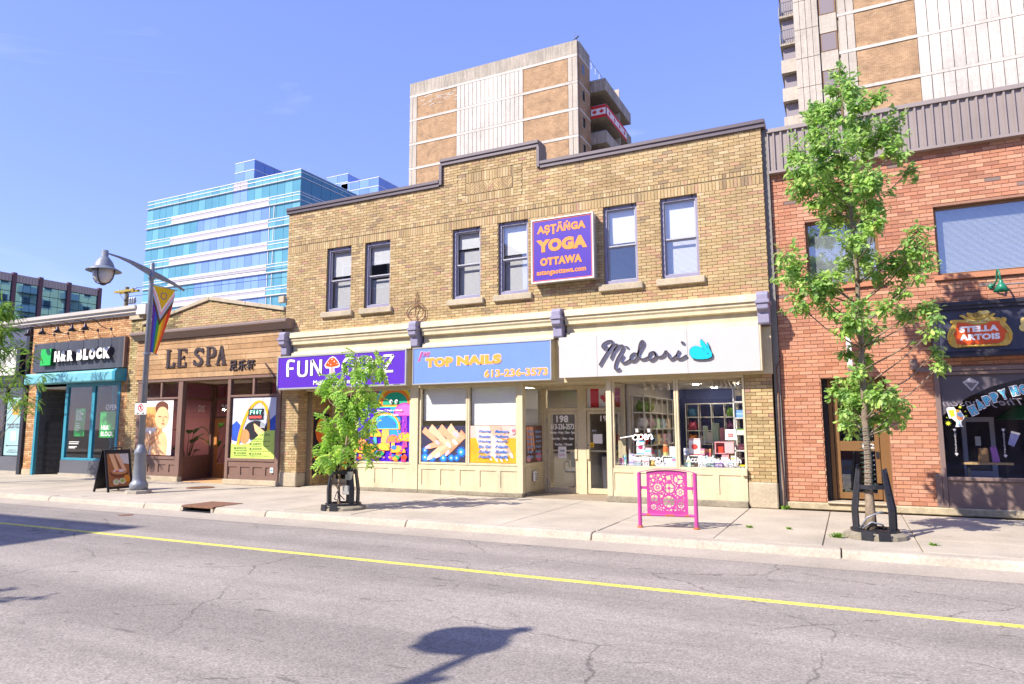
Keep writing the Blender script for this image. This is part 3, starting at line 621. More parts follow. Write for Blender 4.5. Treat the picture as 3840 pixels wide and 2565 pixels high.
# white script sign
t=thing('shop_sign','long white fascia sign with grey script lettering and a turquoise rabbit','sign',(-3.6,14.325,2.66))
xs=[-5.72,-4.83,-2.89,-1.49]
for a,b in zip(xs,xs[1:]): B('fascia_panel',mat('white_aluminium_sheet','#bdb9b6',.45,nz=.03,ns=2),t,a+.003,b-.003,14.05,14.07,2.67,3.57)
MB().box(-5.70,-1.51,14.071,14.325,2.69,3.55).build('cabinet',m_creamd,t)
B('corner_trim',m_cream,t,-1.488,-1.46,14.05,14.32,2.67,3.57)
mgr=flat('#3d3337'); mla=mat('letter_return','#a9afcc',.5)
P={'letter_m':[[(-4.590,3.322),(-4.643,3.268),(-4.694,3.300),(-4.670,3.370),(-4.580,3.422),(-4.499,3.431),(-4.456,3.393),(-4.487,3.317),(-4.570,3.207),(-4.677,3.056),(-4.769,2.911)],[(-4.570,3.207),(-4.465,3.315),(-4.384,3.346),(-4.363,3.317),(-4.438,3.201),(-4.515,3.041)],[(-4.438,3.201),(-4.334,3.301),(-4.254,3.318),(-4.233,3.274),(-4.279,3.178),(-4.370,3.027),(-4.416,2.903),(-4.418,2.818),(-4.368,2.795),(-4.309,2.828)]],
'letter_i':[[(-4.230,3.105),(-4.283,3.023),(-4.270,2.960),(-4.212,2.943),(-4.082,3.000)]],
'letter_d':[[(-4.082,3.000),(-4.065,3.083),(-3.993,3.135),(-3.923,3.104),(-3.931,3.049),(-3.997,2.982),(-4.061,2.978),(-4.082,3.014)],[(-3.922,3.111),(-3.856,3.212),(-3.789,3.333),(-3.809,3.390),(-3.860,3.337),(-3.891,3.214),(-3.902,3.089),(-3.868,3.018),(-3.799,3.001),(-3.685,3.043)]],
'letter_o':[[(-3.685,3.043),(-3.655,3.118),(-3.578,3.142),(-3.531,3.084),(-3.561,3.017),(-3.639,2.972),(-3.693,3.009)],[(-3.578,3.142),(-3.532,3.064),(-3.464,3.033),(-3.381,3.063),(-3.323,3.149)]],
'letter_r':[[(-3.323,3.149),(-3.297,3.113),(-3.264,3.078),(-3.266,3.016),(-3.220,2.973),(-3.151,3.011),(-3.096,3.055)]],
'letter_i2':[[(-3.052,3.141),(-3.095,3.062),(-3.104,2.995),(-3.045,2.972),(-2.977,2.995),(-2.902,3.039)]],
'dot':[[(-4.160,3.265),(-4.148,3.29)]],'dot2':[[(-2.985,3.285),(-2.97,3.32)]]}
for k,pp in P.items():
    k=k.rstrip('2'); r=.016 if k!='dot' else .024
    a=stroke(S1,k,pp,r+.003,.0,.05,mla,t); stroke(S1,'face',pp,r,.0505,.004,mgr,a)
bun=[(-2.842,3.049),(-2.839,3.144),(-2.784,3.201),(-2.704,3.217),(-2.626,3.193),(-2.588,3.170),(-2.618,3.239),(-2.622,3.306),(-2.597,3.355),(-2.544,3.289),(-2.489,3.198),(-2.487,3.258),(-2.477,3.278),(-2.450,3.216),(-2.433,3.135),(-2.386,3.040),(-2.395,2.974),(-2.467,2.938),(-2.571,2.929),(-2.701,2.935),(-2.792,2.966)]
cx=sum(p[0] for p in bun)/len(bun); cz=sum(p[1] for p in bun)/len(bun)
ra=shape(S1,'rabbit_emblem',bun,0,.05,flat('#174a58'),t); shape(S1,'rabbit_face',[(cx+(u-cx)*.965,cz+(v-cz)*.965) for u,v in bun],.051,.004,mat('turquoise_acrylic','#12b4cf',.35),ra)
shape(S1,'eye',ell(-2.476,3.044,.012,.014,10),.056,.002,flat('#10303a'),ra); stroke(S1,'ear_line',[[(-2.585,3.165),(-2.55,3.13),(-2.53,3.11)],[(-2.487,3.2),(-2.475,3.15)]],.004,.056,.002,flat('#174a58'),ra)
# orange on purple yoga sign, upper storey
t=thing('box_sign','square blue lightbox sign with orange yoga lettering mounted between upper windows','sign',(-5.66,14.4,4.88))
SY=FY(14.14)
MB().box(-6.40,-4.90,14.16,14.39,4.885,6.37).build('cabinet',m_alu,t)
for a,b,c,d in ((-6.41,-4.89,4.875,4.905),(-6.41,-4.89,6.35,6.38),(-6.41,-6.38,4.905,6.35),(-4.92,-4.89,4.905,6.35)): B('frame_rail',mat('white_trim','#d9d2c6',.5),t,a,b,14.12,14.2,c,d)
f=B('face',mat('indigo_acrylic','#4a2f9c',.35,nz=.08,ns=2),t,-6.38,-4.92,14.14,14.158,4.905,6.35); myo=flat('#ec8a2c')
for a,b,c,d in ((-6.365,-4.935,4.92,4.932),(-6.365,-4.935,6.323,6.335),(-6.365,-6.353,4.932,6.323),(-4.947,-4.935,4.932,6.323)): rect(SY,'border_line',a,b,c,d,.001,.003,flat('#e06a35'),f)
text(SY,'lettering','AṢṬĀṄGA',-6.265,-5.07,5.985,6.27,.002,myo,f,bold=.055); text(SY,'lettering','YOGA',-6.285,-5.04,5.585,5.885,.002,myo,f,bold=.075)
text(SY,'lettering','OTTAWA',-6.19,-5.17,5.265,5.455,.002,myo,f,bold=.06); text(SY,'lettering','astangaottawa.com',-6.28,-5.075,5.02,5.16,.002,myo,f,bold=.03)
# iron hoops left on the wall
mb=MB(); mb.tube([(-9.77+.25*math.cos(a),14.34,4.5+.2*math.sin(a)) for a in [i*2*math.pi/20 for i in range(20)]],.010,6,closed=True)
t=thing('wire_hoops','rusty wire hoops and loop hanging on the brick above the shop cornice','wire',(-9.75,14.36,4.3)); mb.build('hoop',m_rust,t)
MB().tube([(-9.60+.15*math.cos(a),14.34-.03*math.sin(a),4.47+.24*math.sin(a)) for a in [i*2*math.pi/20 for i in range(20)]],.010,6,closed=True).build('hoop',m_rust,t)
MB().tube([(-9.78,14.36,4.6),(-9.76,14.35,4.8),(-9.72,14.35,5.04),(-9.68,14.35,4.8),(-9.66,14.36,4.6)],.009,6).build('loop',m_rust,t)

# ================================================================ PRINTS IN THE SHOP WINDOWS
SW=FY(14.408)
sk=[flat(c) for c in ('#e8a27c','#d98a66','#f0b794','#f6d0b8')]
def finger(pl,nm,p,q,r0,r1,w,m,parent,nail=None):
    (a,b),(c,d)=p,q; l=math.hypot(c-a,d-b); ux,uy=(c-a)/l,(d-b)/l
    pts=[(a-uy*r0,b+ux*r0)]
    for i in range(9):
        t_=math.pi/2-math.pi*i/8; pts.append((c+ux*r1*math.cos(t_)*1.2-uy*r1*math.sin(t_),d+uy*r1*math.cos(t_)*1.2+ux*r1*math.sin(t_)))
    pts.append((a+uy*r0,b-ux*r0)); o=shape(pl,nm,pts,w,.002,m,parent)
    if nail: shape(pl,'nail',ell(c+ux*r1*.7,d+uy*r1*.7,r1*1.5,r1*.72,14,math.atan2(uy,ux)),w+.003,.002,nail,o)
    return o
def flower(pl,u,v,r,w,ms,parent,n=12):
    for k,(rr,m) in enumerate(((r,ms[0]),(r*.68,ms[1]))):
        for i in range(n):
            a=2*math.pi*(i+.5*k)/n; shape(pl,'petal',ell(u+rr*.55*math.cos(a),v+rr*.55*math.sin(a),rr*.5,rr*.17,8,a),w+k*.0025+i*.0001,.002,m,parent)
    shape(pl,'flower_centre',ell(u,v,r*.2,r*.2,10),w+.006,.002,flat('#e6d27a'),parent)
# hands
t=thing('window_poster','photo print of manicured hands over blue flowers in left nail salon window','poster',(-8.92,14.41,.76))
x0,x1,z0,z1=-9.56,-8.30,.76,1.63; W,H=x1-x0,z1-z0
bk_=rect(SW,'sheet',x0,x1,z0,z1,0,.002,mat('poster_dark','#33304c',.5,nz=.3,ns=9),t)
U=lambda a,b:(x0+a*W,z0+b*H)
nw=flat('#f1e4e4'); np_=flat('#e9b3bd')
for u,v,r in ((.06,.12,.2),(.24,.06,.2),(.5,.1,.2),(.68,.06,.16),(.92,.28,.22),(.08,.32,.14),(.8,.06,.14)):
    a=U(u,v); flower(SW,min(max(a[0],x0+.1),x1-.13),max(a[1],z0+.1),r*.62,.003,(flat('#1f63c9'),flat('#2f9be0')),bk_)
finger(SW,'finger',U(.97,.8),U(.62,.28),.11,.06,.012,sk[1],bk_,np_); finger(SW,'finger',U(.95,.75),U(.40,.2),.10,.062,.0135,sk[0],bk_,nw); finger(SW,'finger',U(.85,.8),U(.22,.14),.09,.06,.015,sk[2],bk_,nw); finger(SW,'finger',U(.5,.55),U(.18,.42),.09,.058,.0165,sk[0],bk_,np_)
finger(SW,'finger',U(.62,.96),U(.76,.80),.12,.07,.018,sk[2],bk_,np_); finger(SW,'finger',U(.42,.96),U(.74,.58),.10,.062,.0195,sk[0],bk_,nw); finger(SW,'finger',U(.2,.96),U(.60,.50),.10,.06,.021,sk[2],bk_,nw); finger(SW,'finger',U(.05,.9),U(.35,.56),.08,.055,.0225,sk[0],bk_,np_)
# feet with price list
t=thing('window_poster','photo print of feet on yellow mat with blue script price list','poster',(-7.56,14.41,.76))
x0,x1=-8.19,-6.95; W=x1-x0
bk_=rect(SW,'sheet',x0,x1,z0,z1,0,.002,flat('#d8b3a6'),t); rect(SW,'mat_print',x0,x1,z0,z0+.62*H+.04,.0025,.002,mat('bamboo_print','#e0a01f',.5,nz=.15,ns=5,streak=.1),bk_)
fo=flat('#e9c9b8'); fd=flat('#d6a58e')
shape(SW,'foot',[U(.12,1),U(.15,.62),U(.25,.3),U(.42,.18),U(.62,.16),U(.86,.22),U(.88,.34),U(.75,.55),U(.62,.75),U(.6,1)],.005,.002,fo,bk_)
for i,(a,b) in enumerate(((.45,.13),(.58,.1),(.68,.1),(.79,.13),(.89,.23))): finger(SW,'toe',U(a-.1,b+.22),U(a,b),.05,.032+.012*(i==4),.0075+.0015*i,fo if i%2 else fd,bk_,nw)
shape(SW,'second_foot',[U(.42,1),U(.5,.75),U(.78,.62),U(.86,.66),U(.7,.85),U(.66,1)],.016,.002,fd,bk_)
shape(SW,'blossom',ell(*U(.93,.86),.08,.09,16),.018,.002,flat('#e6b9b9'),bk_); shape(SW,'blossom_heart',ell(*U(.95,.86),.05,.04,12),.0205,.002,flat('#d4707a'),bk_)
mbl=flat('#2f74c4')
def lst(pl,parent,xa,xb,zt,st,w,mats,words):
    for i,(a,b) in enumerate(words):
        z=zt-i*st
        text(pl,'lettering',a,xa,xa+(xb-xa)*.43,z,z+st*.62,w,mats,parent,.002,bold=.03,shear=.35); text(pl,'lettering',b,xa+(xb-xa)*.56,xb,z,z+st*.62,w,mats,parent,.002,bold=.03,shear=.35)
WD=(('Dipping','Manicure'),('Powder','Pedicure'),('Waxing','Acrylic'),('Bio Gel','Nails'),('Solar','Shellac'),('Nails','Nails'))
lst(SW,bk_,x0+.24,x0+1.04,1.46,.118,.024,mbl,WD)
# side window list
SS=Plane((-6.80,0,0),(0,1,0),(0,0,1),(1,0,0))
t=thing('window_poster','narrow brown hand print with blue price list in side window beside door','poster',(-6.80,15.02,.76))
bk_=rect(SS,'sheet',14.54,15.52,.77,1.63,.003,.002,mat('brown_print','#6d4535',.5,nz=.4,ns=5),t)
for i in range(4): finger(SS,'finger',(14.66+.09*i,1.6),(14.72+.11*i,1.0+.05*(i%2)),.05,.035,.006+.002*i,sk[i%3],bk_,flat('#5a2f2f'))
shape(SS,'blossom',ell(15.3,.88,.16,.1,14),.016,.002,flat('#d9738b'),bk_); shape(SS,'blossom',ell(14.72,.86,.12,.08,14),.016,.002,flat('#e4a0a6'),bk_)
lst(SS,bk_,14.62,15.44,1.45,.118,.02,flat('#86a9d8'),WD)
# psychedelic mushroom print
t=thing('window_poster','large rainbow coloured mushroom forest print filling the window behind sapling','poster',(-10.72,14.41,.72))
x0,x1,z0,z1=-11.57,-9.92,.74,2.53; W,H=x1-x0,z1-z0
bk_=rect(SW,'sheet',x0,x1,z0,z1,0,.002,mat('violet_print','#4a12b8',.4,nz=.5,ns=3),t)
rect(SW,'sky_band',x0,x1,z0+.88*H,z1,.0025,.001,mat('magenta_print','#8a0f6e',.4,nz=.3,ns=4),bk_)
def mshroom(u,v,r,h,c,stem,w,squash=.55):
    a,b=U(u,v); rr=r*W
    st=shape(SW,'stem',[(a-rr*.22,b),(a+rr*.22,b),(a+rr*.32,b-h*H),(a-rr*.32,b-h*H)],w,.0012,flat(stem),bk_)
    for k,cc in enumerate(c): shape(SW,'cap_band',[(a+(x-a)*(1-.13*k),b+(y-b)*(1-.17*k)+.012*k) for x,y in [(a-rr,b-rr*.12)]+ell(a,b,rr,rr*squash*1.5,16,0,0,math.pi)[::-1]+[(a+rr,b-rr*.12)]],w+.0015+.0012*k,.001,flat(cc),st)
mshroom(.72,.80,.38,.5,('#1fb6c9','#e0d02a','#e07a1c','#18a37c'),'#2a9ad0',.004,.62)
mshroom(.90,.66,.2,.35,('#c7399f','#d96ac0'),'#8f2fb3',.010,.6); mshroom(.55,.48,.28,.3,('#e8a52a','#24c3d9','#2a7fd0'),'#d9b25a',.014); mshroom(.70,.28,.13,.14,('#d94fae','#f08a3a'),'#f0c83a',.020)
mshroom(.36,.36,.12,.12,('#f0932a','#f7c23a'),'#4ab0c0',.022); mshroom(.92,.30,.15,.1,('#f0802a','#f0b53a'),'#c04a8a',.024); mshroom(.20,.14,.24,.1,('#f2a91f','#f7c93a'),'#d98a2a',.026,.35); mshroom(.5,.17,.14,.06,('#f0a020','#f5c542'),'#d04a2a',.028,.45); mshroom(.80,.14,.14,.08,('#f08a24','#f4b23c'),'#e04a2a',.030,.45); mshroom(.10,.24,.11,.08,('#ef7a4a','#f0a060'),'#d05a4a',.032)
for i in range(46):
    a,b=U(RND.uniform(.03,.97),RND.uniform(.02,.2)**1.0); r=RND.uniform(.02,.06)
    shape(SW,'mound',[(min(max(x,x0),x1),max(y,z0)) for x,y in ell(a,b,r*1.5,r,8)],.034+i*.0003,.0006,flat(RND.choice(['#e0431f','#f07a1f','#d93a7a','#f0a52a','#28a35f','#c72f9f','#3a7fd0'])),bk_)
for i in range(26):
    a,b=U(RND.uniform(.7,.98),RND.uniform(.2,.6)); shape(SW,'spore',ell(a,b,.025,.012,6,RND.uniform(0,3)),.0345+i*.0003,.0005,flat(RND.choice(['#d93a9f','#f06ac0','#8a3ad9'])),bk_)
for u in (.66,.76):
    e=shape(SW,'googly_eye',ell(*U(u,.845),.05,.05,16),.046,.004,flat('#eceae6'),bk_); shape(SW,'pupil',ell(*U(u+.012,.84),.022,.024,12),.051,.003,flat('#101014'),e)
text(SW,'lettering','Open 7 Days a Week',*U(.40,0)[:1],*U(.88,0)[:1],*U(0,.70)[1:],*U(0,.735)[1:],.048,mw,bk_,.002,bold=.03); text(SW,'lettering','11am - 11pm',*U(.48,0)[:1],*U(.80,0)[:1],*U(0,.635)[1:],*U(0,.672)[1:],.048,mw,bk_,.002,bold=.03)
# yoga posters on the recess side wall
SR=Plane((-13.445,0,0),(0,1,0),(0,0,1),(1,0,0))
t=thing('wall_poster','dark poster with orange lotus emblem on brick side wall of the recess','poster',(-13.44,15.1,.95))
s=rect(SR,'sheet',14.82,15.45,.98,2.0,.006,.006,flat('#22182c'),t)
rect(SR,'border',14.82,15.45,1.985,2.0,.0125,.002,m_alu,s)
shape(SR,'emblem',ell(15.16,1.6,.22,.28,20),.0125,.002,flat('#f0a23a'),s); shape(SR,'emblem_leaf',[(14.88,1.55),(14.95,1.3),(15.1,1.12),(15.25,1.3),(15.12,1.45),(15.0,1.52)],.0155,.002,flat('#f07a3a'),s); shape(SR,'figure',[(15.1,1.42),(15.22,1.42),(15.25,1.6),(15.2,1.75),(15.1,1.72),(15.06,1.55)],.0185,.002,flat('#d98a5a'),s); text(SR,'lettering','yoga',15.22,15.40,1.14,1.24,.0185,flat('#f0953a'),s,.002,shear=.3)
t=thing('wall_poster','low dark poster with orange yoga studio address on recess side wall','poster',(-13.44,15.1,.3))
s=rect(SR,'sheet',14.82,15.45,.30,.96,.006,.006,flat('#22182c'),t); mo2=flat('#e8703a')
text(SR,'lettering','AṢṬĀṄGA YOGA',14.86,15.42,.70,.84,.0125,mo2,s,.002,bold=.03); text(SR,'lettering','OTTAWA',14.98,15.30,.57,.66,.0125,mo2,s,.002,bold=.03); text(SR,'lettering','astangaottawa.com 613 722 8888',14.86,15.42,.40,.44,.0125,mo2,s,.002)
stroke(Plane((-11.615,0,0),(0,1,0),(0,0,1),(-1,0,0)),'graffiti',[[(14.6,1.5),(14.75,1.6),(14.7,1.3)]],.012,.002,.002,flat('#241a2c'),main)
stroke(FY(14.34),'graffiti',[[(-11.60,1.30),(-11.52,1.36),(-11.50,1.2),(-11.58,1.12),(-11.50,1.05)],[(-11.6,1.0),(-11.5,.95),(-11.53,.75),(-11.59,.9)]],.008,.002,.002,flat('#241a2c'),main)
# door lettering and stickers
SD=FY(Yd+.014)
t=thing('door_lettering','white hours and phone number lettering on the left glass door','lettering',(-6.29,15.61,1.3))
for s_,a,b,c,d in (('198',-6.44,-6.13,1.70,1.87),('613-236-3573',-6.59,-5.98,1.53,1.67),('Monday - Friday : 10am - 7pm',-6.60,-5.97,1.41,1.49),('Saturday : 10am - 5pm',-6.57,-6.0,1.27,1.345),('Sunday : Closed',-6.49,-6.04,1.13,1.205)): text(SD,'lettering',s_,a,b,c,d,.012,mw,t,.002,bold=.03)
t=thing('door_notice','white closed notice with red script taped inside the left glass door','notice',(-6.3,15.6,.84))
s=rect(SD,'sheet',-6.40,-6.19,.84,1.12,.012,.002,m_plinw,t); text(SD,'lettering','CLOSED',-6.36,-6.23,1.0,1.045,.0145,flat('#2c3550'),s,.001,bold=.04); text(SD,'lettering','Canada Day',-6.37,-6.22,.89,.95,.0145,flat('#b5343c'),s,.001,shear=.3)
text(SD,'door_number','196',-5.31,-5.05,1.72,1.86,.012,mw,d196,.002,bold=.02)
t=thing('door_notice','small white sheet and yellow warning sticker inside the right glass door','notice',(-5.4,15.6,1.2))
rect(SD,'sheet',-5.50,-5.27,1.20,1.42,.012,.002,m_plinw,t); s=rect(SD,'sticker',-5.585,-5.48,1.11,1.22,.0135,.002,flat('#e8b718'),t); shape(SD,'warning_mark',[(-5.56,1.14),(-5.505,1.14),(-5.53,1.19)],.016,.001,flat('#1c1a18'),s); s=rect(SD,'strip',-5.54,-5.40,1.46,1.54,.0135,.001,flat('#26282e'),t); text(SD,'lettering','BE ON',-5.52,-5.42,1.48,1.52,.016,mw,s,.001)
# flag in the transom
SF=FY(15.62)
t=thing('flag','red and white maple leaf flag hung inside transom above the right door','flag',(-5.2,15.65,2.05))
SF=FY(15.66); rd=mat('flag_red','#c9201c',.7,nz=.08,ns=6); wf=mat('flag_white','#e4e0dc',.8)
rect(SF,'white_field',-5.66,-4.82,2.05,2.50,0,.003,wf,t); rect(SF,'red_bar',-5.57,-5.36,2.05,2.50,.004,.002,rd,t); rect(SF,'red_bar',-4.98,-4.82,2.05,2.50,.004,.002,rd,t)
LEAF=[(0,.5),(.09,.31),(.2,.37),(.15,.08),(.29,.23),(.33,.16),(.5,.19),(.44,.05),(.5,0),(.26,-.22),(.3,-.31),(.03,-.26),(.025,-.5)]
LEAF=LEAF+[(-x,y) for x,y in LEAF[::-1][:-1]]
shape(SF,'maple_leaf',[(-5.15+.36*x,2.28+.34*y) for x,y in LEAF],.004,.002,rd,t)
# extinguisher and leaning boards beyond the right door
t=thing('fire_extinguisher','red fire extinguisher on the wall behind the right glass door','extinguisher',(-5.0,16.6,.75))
MB().lathe([(.055,.75),(.06,.78),(.06,1.06),(.03,1.11),(.02,1.13)],-5.0,16.6,12).build('cylinder',mat('extinguisher_red','#b5161a',.35),t,smooth=True); MB().box(-5.03,-4.97,16.56,16.62,1.131,1.17).build('valve',m_black,t); B('label_band',m_white,t,-5.045,-4.955,16.53,16.545,.86,.96)
t=thing('leaning_board','white printed display boards leaning on the corridor wall behind the door','board',(-5.35,16.3,.02))
for i in range(2): MB().hull([(-5.5+i*.12,16.3+i*.1,.03),(-5.2+i*.12,16.3+i*.1,.03),(-5.2+i*.12,16.34+i*.1,.03),(-5.5+i*.12,16.34+i*.1,.03)],[(-5.6+i*.12,16.5+i*.1,.85),(-5.3+i*.12,16.5+i*.1,.85),(-5.3+i*.12,16.54+i*.1,.85),(-5.6+i*.12,16.54+i*.1,.85)]).build('board',m_plinw,t)
B('corridor_wall',m_wallw,main,-5.69,-4.67,17.6,17.7,.02,2.7)
t=thing('wall_cabinet','dark cabinet with framed pictures seen behind the door lettering','cabinet',(-6.6,17.2,.02)); B('carcass',mat('dark_cabinet','#37333a',.6,nz=.1),t,-7.2,-6.15,17.2,17.6,.9,2.1); B('plinth',m_white,t,-7.2,-6.15,17.25,17.6,.02,.899); B('picture',mat('wood_panel','#7a4a34',.6),t,-6.45,-6.2,17.17,17.199,1.2,1.9)
# salon chair inside
t=thing('salon_chair','grey office chair on castors seen through the left glass door','chair',(-6.3,16.5,.02))
MB().box(-6.52,-6.08,16.28,16.72,.45,.53).build('seat',mat('chair_grey','#8f9294',.6),t,bevel=.03); MB().hull([(-6.50,16.72,.56),(-6.46,16.76,.56),(-6.10,16.76,.56),(-6.14,16.72,.56)],[(-6.56,16.8,1.0),(-6.52,16.84,1.0),(-6.08,16.84,1.0),(-6.12,16.8,1.0)]).build('backrest',MATS['chair_grey'],t)
MB().tube([(-6.3,16.5,.1),(-6.3,16.5,.45)],.03,8).build('column',m_lgrey,t)
for i in range(5):
    a=i*2*math.pi/5; MB().tube([(-6.3,16.5,.11),(-6.3+.26*math.cos(a),16.5+.26*math.sin(a),.06)],.018,6).ball((-6.3+.26*math.cos(a),16.5+.26*math.sin(a),.045),.025,8,6).build('castor_arm',m_black,t)
for s_ in (-1,1): MB().tube([(-6.3+.24*s_,16.35,.5),(-6.3+.26*s_,16.35,.7),(-6.3+.26*s_,16.65,.72),(-6.3+.24*s_,16.7,.55)],.014,6).build('armrest',m_alu,t)

# ================================================================ GIFT SHOP DISPLAY
m_shelf=mat('white_shelf','#d5d2cc',.6,nz=.03)
B('display_deck',m_shelf,main,-4.60,-1.88,14.47,15.25,.66,.755)
# letters on the glass
SG=FY(14.408); t=thing('window_lettering','white words along the bottom of the gift shop window','lettering',(-3.2,14.41,.85))
for s_,a,b in (('Stationery',-4.28,-3.55),('Accessories',-3.07,-2.40),('Plush',-2.36,-1.98)): text(SG,'lettering',s_,a,b,.86,.985 if s_!='Plush' else .975,.002,mw,t,.001,bold=.02)
t=thing('neon_sign','white script open sign hung inside the gift shop window','sign',(-4.12,14.52,1.3))
SO=FY(14.52)
stroke(SO,'tube',[[(-4.50,1.35),(-4.2,1.40),(-4.16,1.42)],[(-4.16,1.42),(-4.22,1.36),(-4.17,1.31),(-4.10,1.35),(-4.13,1.42),(-4.18,1.42)],[(-4.08,1.42),(-4.09,1.33),(-4.10,1.24)],[(-4.08,1.4),(-4.03,1.43),(-3.99,1.38),(-4.03,1.32),(-4.07,1.34)],[(-3.99,1.36),(-3.92,1.37),(-3.92,1.43),(-3.96,1.40),(-3.94,1.32),(-3.88,1.34)],[(-3.87,1.42),(-3.88,1.33)],[(-3.87,1.38),(-3.83,1.43),(-3.80,1.40),(-3.81,1.33),(-3.77,1.35)]],.0075,0,.015,mat('neon_white','#fff6f0',.4,emit=1.2),t)
for x in (-4.12,-3.86): B('mount',m_white,t,x-.03,x+.03,14.50,14.54,1.47,1.55)
t=thing('window_notice','small white red-lettered notice stuck at right of the gift shop window','notice',(-2.18,14.41,1.34)); s=rect(SG,'sheet',-2.27,-2.05,1.32,1.53,.002,.001,m_plinw,t); rect(SG,'logo_patch',-2.21,-2.11,1.38,1.45,.0035,.001,flat('#c9403a'),s); text(SG,'lettering','INTERAC',-2.2,-2.12,1.40,1.43,.005,mw,s,.001)
# shelving against the left wall and back, soft toys
def shelf_unit(label,x0,x1,y0,y1,cols,rows,z0,z1):
    t=thing('shelf_unit',label,'shelf',((x0+x1)/2,(y0+y1)/2,.02)); along_y=(y1-y0)>(x1-x0)
    for i in range(rows+1):
        z=z0+(z1-z0)*i/rows; B('shelf_board',m_shelf,t,x0,x1,y0,y1,z,z+.025)
    for i in range(cols+1):
        if along_y:
            y=y0+(y1-y0-.025)*i/cols
            for xx in (x0+.002,x1-.027): B('upright',m_shelf,t,xx,xx+.025,y,y+.025,.02,z1+.024)
        else:
            x=x0+(x1-x0-.025)*i/cols
            for yy in (y0+.002,y1-.027): B('upright',m_shelf,t,x,x+.025,yy,yy+.025,.02,z1+.024)
    return t
shelf_unit('white cube shelving along left wall inside gift shop',-4.58,-4.28,15.75,19.25,6,5,.35,2.3)
shelf_unit('white cube shelving across the back of gift shop',-4.1,-2.0,19.35,19.65,6,5,.35,2.2)
shelf_unit('narrow white display rack at right edge of gift shop window',-2.12,-1.88,14.55,14.85,1,5,.76,2.4)
def plush(name,label,c,r,col,ears=True,face=True,kind='round'):
    m=mat('plush_'+col.lstrip('#'),col,.95,nz=.1,ns=30,bump=.3,bs=90); t=thing(name,label,'plush toy',(c[0],c[1],c[2]))
    MB().ball((c[0],c[1],c[2]+r*.85),(r,r*.9,r*.85),14,10).build('body',m,t,smooth=True)
    if kind=='tall': MB().ball((c[0],c[1],c[2]+r*2.1),(r*.75,r*.7,r*.7),14,10).build('head',m,t,smooth=True)
    hz=c[2]+(r*2.1 if kind=='tall' else r*1.0)
    if ears:
        for s_ in (-1,1): MB().ball((c[0]+s_*r*.5,c[1],hz+r*.68),(r*.2,r*.16,r*.26),8,6).build('ear',m,t,smooth=True)
    if face:
        for s_ in (-1,1): MB().ball((c[0]+s_*r*.3,c[1]-r*.82,hz+r*.15),r*.07,8,6).build('eye',m_black,t,smooth=True)
    for s_ in (-1,1): MB().ball((c[0]+s_*r*.55,c[1]-r*.5,c[2]+r*.22),(r*.28,r*.34,r*.2),8,6).build('foot',m,t,smooth=True)
    return t
def pack(name,label,x0,x1,y0,y1,z0,z1,col,bands=(),cat='box',dot=None):
    t=thing(name,label,cat,((x0+x1)/2,(y0+y1)/2,z0)); B('carton',flat(col),t,x0,x1,y0,y1,z0,z1,bevel=.006)
    pl=FY(y0)
    for a,b,c in bands: rect(pl,'printed_band',x0+.006,x1-.006,z0+(z1-z0)*a,z0+(z1-z0)*b,.001,.001,flat(c),t)
    if dot: shape(pl,'printed_motif',ell((x0+x1)/2,(z0+z1)/2*1.0,min(x1-x0,z1-z0)*.28,min(x1-x0,z1-z0)*.24,14),.003,.001,flat(dot),t)
    return t
zz=.757
def stand(label,x0,x1,y0,y1,h):
    t=thing('riser_stand',label,'stand',((x0+x1)/2,(y0+y1)/2,zz)); MB().box(x0,x1,y0,y1,zz+h-.02,zz+h).build('top',m_shelf,t); B('side',m_shelf,t,x0,x0+.02,y0,y1,zz,zz+h-.021); B('side',m_shelf,t,x1-.02,x1,y0,y1,zz,zz+h-.021); return zz+h+.002
h1=stand('white riser at left end of the gift shop display',-4.22,-3.84,14.62,14.92,.24)
h2=stand('white riser near the middle of the left display pane',-3.63,-3.33,14.66,14.92,.22)
h3=stand('white riser at left of the right display pane',-3.16,-2.78,14.62,14.92,.24)
pack('toy_box','white and blue toy box with pink flower on left riser',-4.20,-4.02,14.72,14.80,h1,h1+.29,'#e6e4e6',((.9,1,'#3aa0d8'),(.0,.08,'#3aa0d8')),'box','#d6336c')
pack('gift_box','pink and turquoise candy gift box on left riser',-4.01,-3.86,14.66,14.74,h1,h1+.14,'#e8b9cc',((.3,.75,'#8fd0e0'),))
pack('striped_bags','lilac striped paper bags standing left of the display',-4.36,-4.25,14.66,14.8,zz,zz+.25,'#b9b3d0',((.2,.3,'#8f86b8'),(.5,.6,'#8f86b8'),(.8,.9,'#8f86b8')))
pack('white_box','white stationery box with red and green dots under left riser',-4.02,-3.88,14.52,14.6,zz,zz+.2,'#e8e6e6',((.45,.55,'#d88a9a'),))
pack('note_set','pale blue and pink note set lying before left riser',-4.20,-4.06,14.53,14.6,zz,zz+.18,'#c9d8e4',((.5,.9,'#e6b8c0'),))
pack('flat_box','long flat white box at the front of the left pane',-3.72,-3.30,14.50,14.6,zz,zz+.08,'#eae8ea')
pack('grey_case','pale grey pencil case box under the middle riser',-3.59,-3.38,14.67,14.76,zz,zz+.17,'#c9ccd2',((.35,.45,'#6a6f7a'),))
pack('phone_case','white rounded clock box on the middle riser',-3.48,-3.34,14.72,14.76,h2,h2+.19,'#e6e2ea',(),'box','#c9c2e0')
pack('poster_box','tall white and red bouquet toy box on right riser',-3.07,-2.83,14.72,14.8,h3,h3+.34,'#efe6e4',((.0,.06,'#d8473a'),(.9,.96,'#e0a0a0')),'box','#d4443c')
pack('small_box','small white box with blue print beside the bouquet box',-3.17,-3.08,14.68,14.74,h3,h3+.14,'#e8e8ec',((.3,.6,'#8fa6c8'),))
